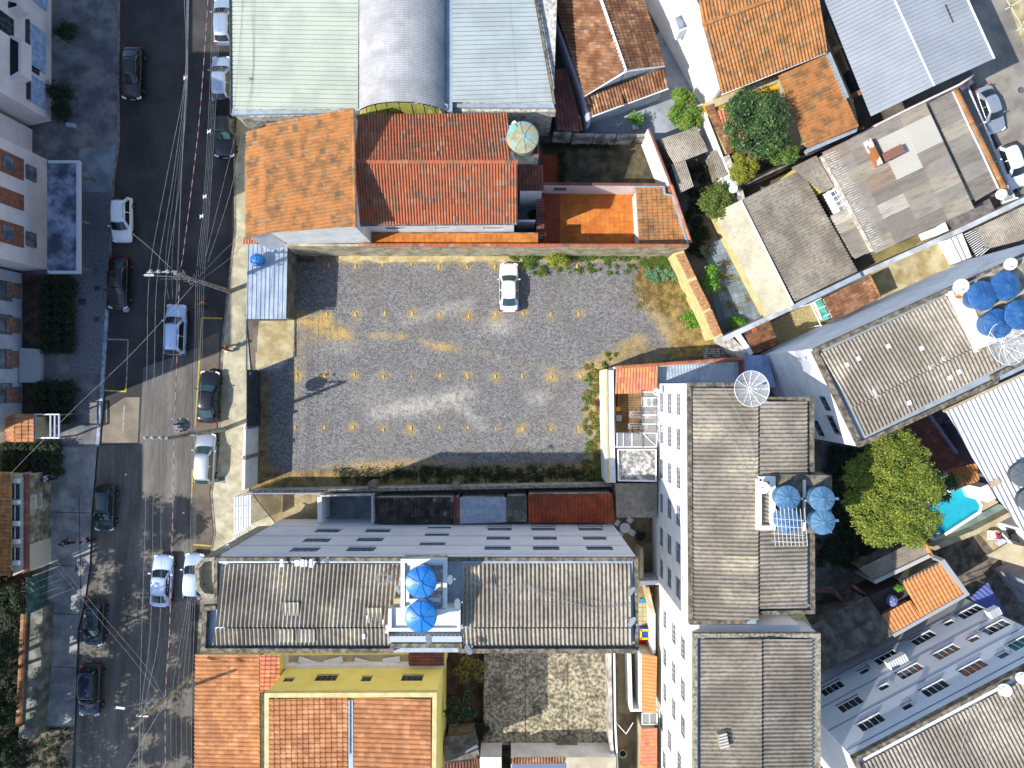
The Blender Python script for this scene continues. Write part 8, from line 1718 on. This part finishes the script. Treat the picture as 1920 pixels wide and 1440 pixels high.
# tiled house below
th = thing_at('house', 'house with ribbed tan tile roof and row of shuttered windows at the left edge', 'house', [(10, 980, 6)])
walls(th, [P(22, 888, 3.8), P(22, 1078, 3.8), P(-300, 1100, 3.8), P(-300, 870, 3.8)], creamp, inset=.3, off=.1)
walls(th, [G(4, 935, 12), G(4, 1085, 12), G(-400, 1085, 12), G(-400, 935, 12)], creamp)
tiles(th, [(-120, 880, 4.6), (22, 888, 3.9), (22, 1078, 3.9), (-120, 1090, 4.6)], (0, 1), tile_or, W=.32, L=.42, amp=.07)
WBm = M('pale_window_band', A(226, 214, 196), fine=.06)
walls(th, [(45, 895, 3.3), (45, 1070, 3.3), (24, 1080, 3.3), (24, 890, 3.3)], WBm, name='window_wing')
for y in (898, 938, 978, 1012, 1052): MB().prism([P(*p)[:2] for p in ((22, y, 3.6), (34, y, 3.6), (34, y + 8, 3.6), (22, y + 8, 3.6))], 3.3, 3.6).build('window_surround', white2, th)
for y in (908, 948, 988, 1027): 
    MB().prism([P(*p)[:2] for p in ((24, y, 3.35), (36, y, 3.35), (36, y + 28, 3.35), (24, y + 28, 3.35))], 3.3, 3.35).build('shutter', darksteel, th); MB().bar(P(28, y, 3.38), P(28, y + 28, 3.38), .05).build('shutter_bar', whitesteel, th)
walls(th, [(52, 890, 3.0), (54, 1070, 3.0), (45, 1070, 3.0), (45, 892, 3.0)], WBm, name='front_wall')
ridge(th, (49.5, 888, 3.1), (49.5, 1072, 3.1), tile_dark, r=.28, L=.32, name='coping_tile')
walls(th, [(55, 892, 2.9), (55, 1066, 2.9), (52, 1066, 2.9), (52, 892, 2.9)], M('stained_front_wall', A(196, 190, 160), A(120, 120, 100), scale=1.1, fine=.25, stain=A(70, 74, 60), sscale=.7, samt=.7), frame=steel, glass=glassb, wins=[(64, 940, 1.2, 1.0, dict(grille=whitesteel))], name='front_wall')
gg = thing_at('gate', 'dark green solid gate with white graffiti strokes in the front wall', 'gate', [(72, 1100, 2.6)])
gx_ = G(90, 0).x
for k in range(5): MB().box(gx_ - .06, gx_, G(0, 1070 + (k + 1) * 13).y + .02, G(0, 1070 + k * 13).y - .02, .12, 2.7).build('gate_panel', M('dark_green_gate', A(60, 92, 84), A(90, 130, 130), scale=1.5, fine=.15), gg)
for (y, z) in ((1078, 2.3), (1083, 2.1), (1088, 2.4), (1093, 2.2)): MB().bar((gx_ + .01, G(0, y).y, z), (gx_ + .01, G(0, y + 4).y, z - .35), .04).build('painted_stroke', white2, gg)
bw2 = thing_at('boundary_wall', 'mossy grey concrete wall running down the left pavement to the trees', 'wall', [(70, 1250, 1.6)])
path_prism('wall', M('mossy_wall', A(160, 160, 150), A(110, 112, 100), scale=1.0, fine=.25, stain=A(70, 74, 62), sscale=.7, samt=.6), bw2, [(66, 1140), (62, 1250), (56, 1330), (48, 1385)], 1.3, 0, 1.6)
ridge(bw2, (46, 1150, 1.7), (36, 1360, 1.7), tile_brown, r=.28, L=.34, name='coping_brick')
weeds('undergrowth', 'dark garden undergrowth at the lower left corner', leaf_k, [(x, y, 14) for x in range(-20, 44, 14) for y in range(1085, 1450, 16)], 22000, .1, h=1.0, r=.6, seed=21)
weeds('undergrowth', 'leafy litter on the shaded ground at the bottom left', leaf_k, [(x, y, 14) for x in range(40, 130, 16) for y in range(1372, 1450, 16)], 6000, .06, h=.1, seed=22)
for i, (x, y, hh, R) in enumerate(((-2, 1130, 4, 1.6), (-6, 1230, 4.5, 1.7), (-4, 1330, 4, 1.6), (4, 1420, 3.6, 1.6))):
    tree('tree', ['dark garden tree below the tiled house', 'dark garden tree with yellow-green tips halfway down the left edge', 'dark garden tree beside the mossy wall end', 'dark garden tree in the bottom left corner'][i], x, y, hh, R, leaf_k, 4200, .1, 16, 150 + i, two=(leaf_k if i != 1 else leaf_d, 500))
for i, (x, y, hh, R) in enumerate(((40, 1082, 13, 3.3), (-15, 1235, 12.5, 4.2), (-30, 1390, 12.5, 4.6), (30, 1330, 11, 3.2), (56, 1235, 12.5, 3.0), (56, 1500, 12.5, 3.6), (-74, 1520, 12.5, 3.6), (-40, 1108, 13, 3.2), (48, 1345, 13.5, 3.0))):
    c = G(x, y); pp_ = (c.x * F / (H - hh) + 960, 720 - c.y * F / (H - hh))
    tree('tree', 'tall garden tree shading the lower street, %s' % ['nearest the tiled house', 'second from the tiled house', 'furthest towards the bottom', 'beside the mossy wall', 'leaning towards the street', 'just below the picture corner', 'behind the lowest one', 'behind the tiled house', 'tallest, above the mossy wall'][i], pp_[0], pp_[1], hh, R, leaf_m, 5600, .17, 22, 160 + i)

# ================================================================ CARS
W_ = paintm('white_car_paint', (.8, .8, .8), 0, .25); S_ = paintm('silver_car_paint', (.5, .52, .54), .6, .3); K_ = paintm('black_car_paint', (.012, .012, .014), .2, .2); D_ = paintm('dark_teal_car_paint', (.02, .045, .055), .4, .3)
N_ = paintm('navy_car_paint', (.02, .03, .06), .4, .3); L_ = paintm('white_paint_sky_tint', (.52, .64, .85), .35, .28); B_ = paintm('bluish_silver_paint', (.45, .52, .62), .5, .3)  # the bluish white is white car paint with sky reflection coloured in
wc1 = car('parked_car', 'white sedan with blue rear corners parked alone on the gravel lot', 'sedan', 954, 537, 0, W_, glass=glasst, scale=.94)
for s in (-1, 1):
    MB().obox((s * .872, -1.82, .72), (.012, 0, 0), (0, .3, 0), (0, 0, .22)).build('blue_stripe', colr('stripe_blue', (.02, .12, .5)), wc1)
car('parked_car', 'white sky-tinted station wagon with black roof rails driving on the shaded road', 'wagon', 321, 617, -2, L_, rails=True, scale=1.0)
car('parked_car', 'black sedan parked half in the sun near the sliding gate', 'sedan', 385, 745, -3, K_, glass=glasst)
car('parked_car', 'silver hatchback parked behind the black sedan near the transformer pole', 'wagon', 377, 862, -3, S_, glass=glasst)
car('parked_car', 'white sky-tinted sedan with red tail lights in dappled shade beside the block', 'sedan', 296, 1094, -4, L_)
car('parked_car', 'white sky-tinted hatchback half hidden behind the octagonal balcony', 'hatch', 356, 1085, -3, L_)
car('parked_car', 'dark teal hatchback at the kerb with sun flecks on its roof', 'hatch', 168, 1173, 176, D_)
car('parked_car', 'dark suv with pale sunlit roof front at the lower left kerb', 'suv', 158, 1302, 178, N_, rails=True)
car('parked_car', 'dark blue hatchback parked beside the pale poured pavement', 'hatch', 188, 955, 178, D_)
car('parked_car', 'white ribbed-roof hatchback in deep shade beside the bluish slab', 'hatch', 220, 408, 180, W_, rails=True)
car('parked_car', 'black sedan in deep shade beside the hedge and mosaic pavement', 'sedan', 214, 528, 178, K_)
car('parked_car', 'dark car barely visible in the shade at the upper left of the street', 'sedan', 240, 130, 178, K_)
car('parked_car', 'pale blue car under the bundle of wires, second from the top', 'hatch', 409, 142, 0, B_)
car('parked_car', 'pale blue car at the very top of the street under the wires', 'hatch', 413, 32, 0, B_)
car('parked_pickup', 'black pickup with open bed in front of the warehouse corner', 'pickup', 413, 232, 180, K_, glass=glasst)
car('parked_car', 'silver sedan parked nose outward in the sunny side street', 'sedan', 1867, 199, 200, S_, scale=.92)
car('parked_car', 'white hatchback cut by the right edge in the side street', 'hatch', 1908, 306, 200, W_)
# side street fence
sf = thing_at('fence', 'white picket fence with double rail along the sunny side street', 'fence', [(1850, 260, 1.8)])
A_, Bf = P(1816, 160, 1.9), P(1905, 372, 1.9); n_ = 95
for k in range(n_):
    p = A_.lerp(Bf, k / (n_ - 1)); MB().box(p.x - .025, p.x + .025, p.y - .02, p.y + .02, .1, 1.9).build('picket', whitesteel, sf)
for z in (.5, 1.75): MB().bar((A_.x, A_.y, z), (Bf.x, Bf.y, z), .06).build('rail', whitesteel, sf)
for t in (0, .33, .66, 1): p = A_.lerp(Bf, t); MB().bar((p.x, p.y, 0), (p.x, p.y, 2.1), .12).build('post', whitesteel, sf)
sheet('front_strip', M('dark_front_strip', A(72, 76, 82), fine=.2), [(1800, 160), (1818, 150), (1915, 372), (1895, 380)], .02)
dish('round white dish beside the orange tile edging near the picket fence', 1877, 364, 3.9, .42, 230, 62)

# ================================================================ POLES AND WIRES
def pole(label, base, top, h, r0=.2, r1=.12):
    b = G(*base); t = thing('utility_pole', label, 'utility pole', (b.x, b.y, 0))
    MB().tube([(b.x, b.y, 0), (b.x, b.y, h)], r0, 12, r1).build('shaft', polem, t, False); return t, b
def insul(parent, p, k=1.0): MB().lathe([(.05 * k, 0), (.05 * k, .05), (.11 * k, .09), (.06 * k, .13), (.1 * k, .17), (.05 * k, .22), (.04 * k, .26)], p, 10).build('insulator', M('porcelain', A(190, 190, 186), fine=.05), parent)
p1, b1 = pole('tall concrete pole with three-insulator arm and street lamp by the lot entrance', (432, 547), (327, 511), 10.2)
h1 = 10.0
for x in (281, 296, 313): q_ = P(x, 508, h1 + .25); insul(p1, q_ - Vector((0, 0, .25)), 1.3)
MB().bar(P(276, 511, h1), P(332, 509, h1), .11, .12).build('crossarm', polem, p1)
MB().bar(P(268, 516, 9.2), P(350, 520, 8.4), .07).build('lamp_arm', steel, p1); MB().obox(P(280, 516, 9.25), (.34, 0, 0), (0, .08, 0), (0, 0, .05)).build('lamp_head', flash, p1)
MB().bar(P(300, 523, 8.8), P(365, 524, 7.6), .05).build('brace', steel, p1)
for k in range(22):
    a = random.uniform(0, 6.28); z = random.uniform(6.4, 9.8); c = Vector((b1.x, b1.y, z)); MB().tube([c, c + Vector((math.cos(a), math.sin(a), random.uniform(-.3, .3))) * .35, c + Vector((math.cos(a + .8), math.sin(a + .8), random.uniform(-.8, .5))) * .45, c + Vector((0, 0, -.6))], .016, 4).build('jumper_wire', cablem if k % 3 else cablek, p1)
for k in range(5): MB().obox((b1.x + .2, b1.y - .05, 3.4 + k * .75), (.03, 0, 0), (0, .12, 0), (0, 0, .12)).build('clamp', steel, p1)
p2, b2 = pole('concrete pole with transformer standing between the black and silver cars', (420, 805), (315, 822), 10.4)
MB().bar(P(270, 821, 10.1), P(318, 819, 10.1), .11, .12).build('crossarm', polem, p2)
for x in (274, 288, 303): insul(p2, P(x, 820, 10.15), 1.2)
tc = P(341, 797, 7.9); tr2 = MB().lathe([(.38, -.55), (.42, -.5), (.42, .45), (.38, .5), (.1, .54)], tc, 18).build('transformer', M('transformer_grey', A(120, 125, 135), A(90, 96, 106), scale=4, fine=.15, rough=.5), p2)
for k in range(12): a = k * math.pi / 6; MB().obox(tc + Vector((math.cos(a) * .47, math.sin(a) * .47, 0)), Vector((math.cos(a), math.sin(a), 0)) * .07, Vector((-math.sin(a), math.cos(a), 0)) * .02, (0, 0, .38)).build('cooling_fin', steel, tr2)
for k in (-1, 0, 1): MB().lathe([(.05, 0), (.07, .1), (.04, .2), (.06, .3), (.03, .36)], tc + Vector((k * .22, .1, .5)), 8).build('bushing', M('brown_bushing', A(90, 60, 50), fine=.1), tr2)
MB().bar(tc + Vector((-.6, -.5, -.1)), tc + Vector((.9, -.55, -.1)), .1).build('crossarm', polem, p2); MB().bar(tc + Vector((-.6, -.75, -.3)), tc + Vector((.9, -.8, -.3)), .08).build('crossarm', polem, p2)
for x in (326, 340, 355): insul(p2, P(x, 785, 8.5), .9); 
for i, x in enumerate((274, 288, 303)): MB().tube([P(x, 820, 10.3), P(x + 14, 806 - i * 4, 9.6), P(x + 40, 790, 9.0), P(330 + i * 12, 790, 8.6)], .014, 4).build('jumper_wire', cablem, p2)
p3, b3 = pole('thin wooden-looking pole with long lamp arm among the wires at the lower left', (363, 1262), (275, 1342), 10.0, .17, .12)
MB().bar(P(306, 1309, 8.0), P(236, 1325, 9.0), .06).build('lamp_arm', steel, p3); MB().obox(P(226, 1327, 9.05), (.32, -.04, 0), (.01, .08, 0), (0, 0, .05)).build('lamp_head', flash, p3)
MB().bar(P(258, 1342, 9.8), P(278, 1343, 9.8), .09).build('crossarm', whitesteel, p3)
for x in (260, 268): insul(p3, P(x, 1340, 9.8), .9)
for k in range(8):
    a = random.uniform(0, 6.28); z = random.uniform(6.2, 8.4); c = Vector((b3.x, b3.y, z)); MB().tube([c, c + Vector((math.cos(a), math.sin(a), .1)) * .3, c + Vector((math.cos(a + 1), math.sin(a + 1), -.5)) * .35], .014, 4).build('jumper_wire', cablem, p3)
GRP = 'overhead cables along the street'
def pw_(label, pts, r=.016, mat=None, z=None): return wire(label, pts, r * .75, mat, 'overhead_cable', GRP)
striped = bpy.data.materials.new('red_white_striped_cable'); striped.use_nodes = True; n_s = striped.node_tree
wv_ = n_s.nodes.new('ShaderNodeTexWave'); wv_.wave_type = 'BANDS'; wv_.bands_direction = 'Y'; wv_.inputs['Scale'].default_value = .35; wv_.inputs['Distortion'].default_value = 3
cr_ = n_s.nodes.new('ShaderNodeValToRGB'); cr_.color_ramp.interpolation = 'CONSTANT'; cr_.color_ramp.elements[0].color = (.55, .54, .52, 1); cr_.color_ramp.elements[1].position = .6; cr_.color_ramp.elements[1].color = (.4, .03, .03, 1)
ge_ = n_s.nodes.new('ShaderNodeNewGeometry'); n_s.links.new(ge_.outputs['Position'], wv_.inputs['Vector']); n_s.links.new(wv_.outputs['Fac'], cr_.inputs[0]); n_s.links.new(cr_.outputs[0], n_s.nodes['Principled BSDF'].inputs['Base Color'])
HP = 10.3
for i, (u, a, b, d) in enumerate((((347, 146), 281, 274, (262, 262, 258)), ((348, 146), 296, 288, (276, 264, 260)), ((350, 146), 313, 303, (290, 270, 266)))):
    nm = ['westernmost', 'middle', 'easternmost'][i]
    pw_('%s of the three high-voltage cables on the pole crossarms' % nm, [(347 + i * 5, -80, HP), (346 + i * 4, 0, HP), (u[0], u[1], HP), (a + 32 - i * 3, 330, HP - .15), (a, 508, HP), (a - 5 - i, 665, HP - .3), (b, 820, HP + .1), (b - 1 , 960, HP - .2), (b - 8 + i * 2, 1180, HP - .2), (d[1], 1340, HP - .4), (d[2], 1500, HP - .3)], .019)
pw_('thin cable just right of the pole crossarm insulators', [(352, -80, 9.6), (349, 140, 9.6), (340, 330, 9.4), (332, 515, 9.5), (326, 660, 9.3), (320, 690, 9.3)], .014)
pw_('red and white striped cable running down the street', [(395, -80, 8.6), (390, 0, 8.6), (376, 200, 8.5), (362, 330, 8.4), (343, 480, 8.6), (337, 515, 8.6), (333, 640, 8.3), (327, 800, 8.4), (324, 960, 8.2), (318, 1180, 8.0), (310, 1310, 8.0), (311, 1500, 7.9)], .026, striped)
for k in range(5):
    o = k * 3.4; pw_('pale bundle cable of the low-voltage line, %s from the left' % ords[k], [(398 + o, -80, 7.2), (397 + o, 60, 7.1), (390 + o * .9, 240, 6.9), (380 + o * .9, 400, 6.8), (368 + o * 1.1, 520, 6.9), (365 + o * 1.0, 680, 6.7), (360 + o * .8, 830, 6.9), (358 + o * .7, 960, 6.8), (352 + o * 1.0, 1120, 6.8), (322 + o * 2.8, 1310, 6.9), (324 + o * 2.6, 1500, 6.8)], .012 if k % 2 else .015, cablem)
pw_('dark lower cable beside the yellow bay line', [(372, 530, 6.4), (362, 640, 6.3), (361, 800, 6.3), (357, 960, 6.3)], .018, cablek)
for k in range(3): pw_('slack cable near the upper road spacer, %s' % ['left one', 'middle one', 'right one'][k], [(350 + 2 * k, -80, 8.9), (352 - k, 145, 8.9), (342 - k * 4, 300, 8.8), (335 - 12 * k, 480, 8.7), (332 - 8 * k, 560, 8.7)], .012)
for lb, pts in (('service drop from the roadside pole up to the white ribbed-roof car side', [(327, 510, 9.2), (280, 464, 8.6), (240, 432, 8.0)]), ('long service drop from the pole across the road to the tiled house', [(362, 535, 7.5), (255, 655, 7.0), (140, 765, 6.6), (20, 888, 6.3)]),
                ('service drop from the pole to the tile porch corner, upper', [(372, 520, 7.0), (420, 470, 5.5), (452, 443, 4.2)]), ('service drop from the pole to the tile porch corner, lower', [(380, 522, 6.8), (430, 485, 5.4), (462, 450, 4.0)]),
                ('service drop rising to the warehouse corner, left one', [(386, 480, 7.0), (425, 320, 6.0), (449, 226, 5.4)]), ('service drop rising to the warehouse corner, right one', [(390, 490, 7.0), (432, 360, 6.0), (456, 240, 5.2)]),
                ('left of two parallel drops from the lower pole to the teal car kerb', [(304, 1312, 8.2), (260, 1250, 8.0), (185, 1160, 7.6), (60, 1010, 7.0)]), ('right of two parallel drops from the lower pole to the teal car kerb', [(308, 1308, 8.2), (270, 1245, 8.0), (194, 1156, 7.6), (72, 1012, 7.0)]),
                ('thin drop falling from the lower pole to the bottom edge', [(307, 1320, 8.0), (270, 1385, 7.6), (232, 1450, 7.2)])):
    pw_(lb, pts, .017)
for i, (x, y, z) in enumerate(((348, 145, 10.2), (392, 246, 6.95), (384, 368, 6.85), (378, 405, 6.8))):
    c = P(x, y, z); t = thing('cable_spacer', ['small white spacer on the high cables at the top of the street', 'pale clamp knot on the cable bundle, uppermost', 'pale clamp knot on the cable bundle beside the orange roof', 'pale clamp knot on the cable bundle, lowest'][i], 'cable clamp', c)
    for k in range(4): MB().bar(c + Vector((-.14, .1 * k - .2, 0)), c + Vector((.14, .15 - .1 * k, .03)), .035).build('clamp_rod', whitesteel, t)

# ================================================================ PEOPLE AND SMALL THINGS
person('person in orange top and dark trousers walking on the sunlit pavement', 424, 653, 250, cloth('orange_shirt', A(235, 150, 60)), cloth('dark_trousers', A(120, 116, 110)), hold=white2)
person('person in pale blue shirt walking beside the stained cream wall', 90, 897, 95, cloth('pale_blue_shirt', A(190, 205, 245)), cloth('dark_jeans', A(40, 44, 60)))
person('person in dark clothes walking on the shaded pavement by the step', 124, 1017, 80, cloth('black_top', A(44, 40, 44)), cloth('black_trousers', A(36, 36, 40)))
person('person in pale lilac top at the kerb above the manhole cover', 162, 1013, 100, cloth('lilac_top', A(206, 196, 230)), cloth('black_trousers', A(36, 36, 40)))
person('person in salmon shirt standing in the road shade beside the cable bundle', 380, 569, 30, cloth('salmon_shirt', A(225, 130, 100)), cloth('dark_jeans', A(40, 44, 60)))
c = G(238, 580); tag(MB().lathe([(.12, .01), (.26, .04), (.3, .18), (.2, .36), (.05, .42)], (c.x, c.y, 0), 14).build('plastic_bag', M('blue_white_bag', A(190, 205, 240), fine=.1), None, True), 'pale plastic bag lying on the road near the black sedan in the shade', 'bag')
c = G(266, 822)
for i, (x, y) in enumerate(((236, 890), (344, 962))):
    c = G(x, y); tag(MB().prism([(c.x - .1, c.y - .06), (c.x + .1, c.y - .02), (c.x + .07, c.y + .09), (c.x - .06, c.y + .07)], .008, .03).build('paper_litter', white2), ['scrap of white paper on the shaded road', 'small pale scrap on the road under the wires'][i], 'litter')
c = G(556, 487); tag(MB().lathe([(.14, .02), (.16, .25), (.05, .3)], (c.x - .2, c.y, 0), 12).build('bucket', tank_w), 'pale bucket in the shaded corner beside the zinc shed', 'bucket')
c = G(575, 489); tag(MB().box(c.x - .75, c.x + .75, c.y - .08, c.y + .08, .03, .22).build('dark_beam', darksteel), 'dark beam lying in the shaded corner behind the zinc shed', 'beam')
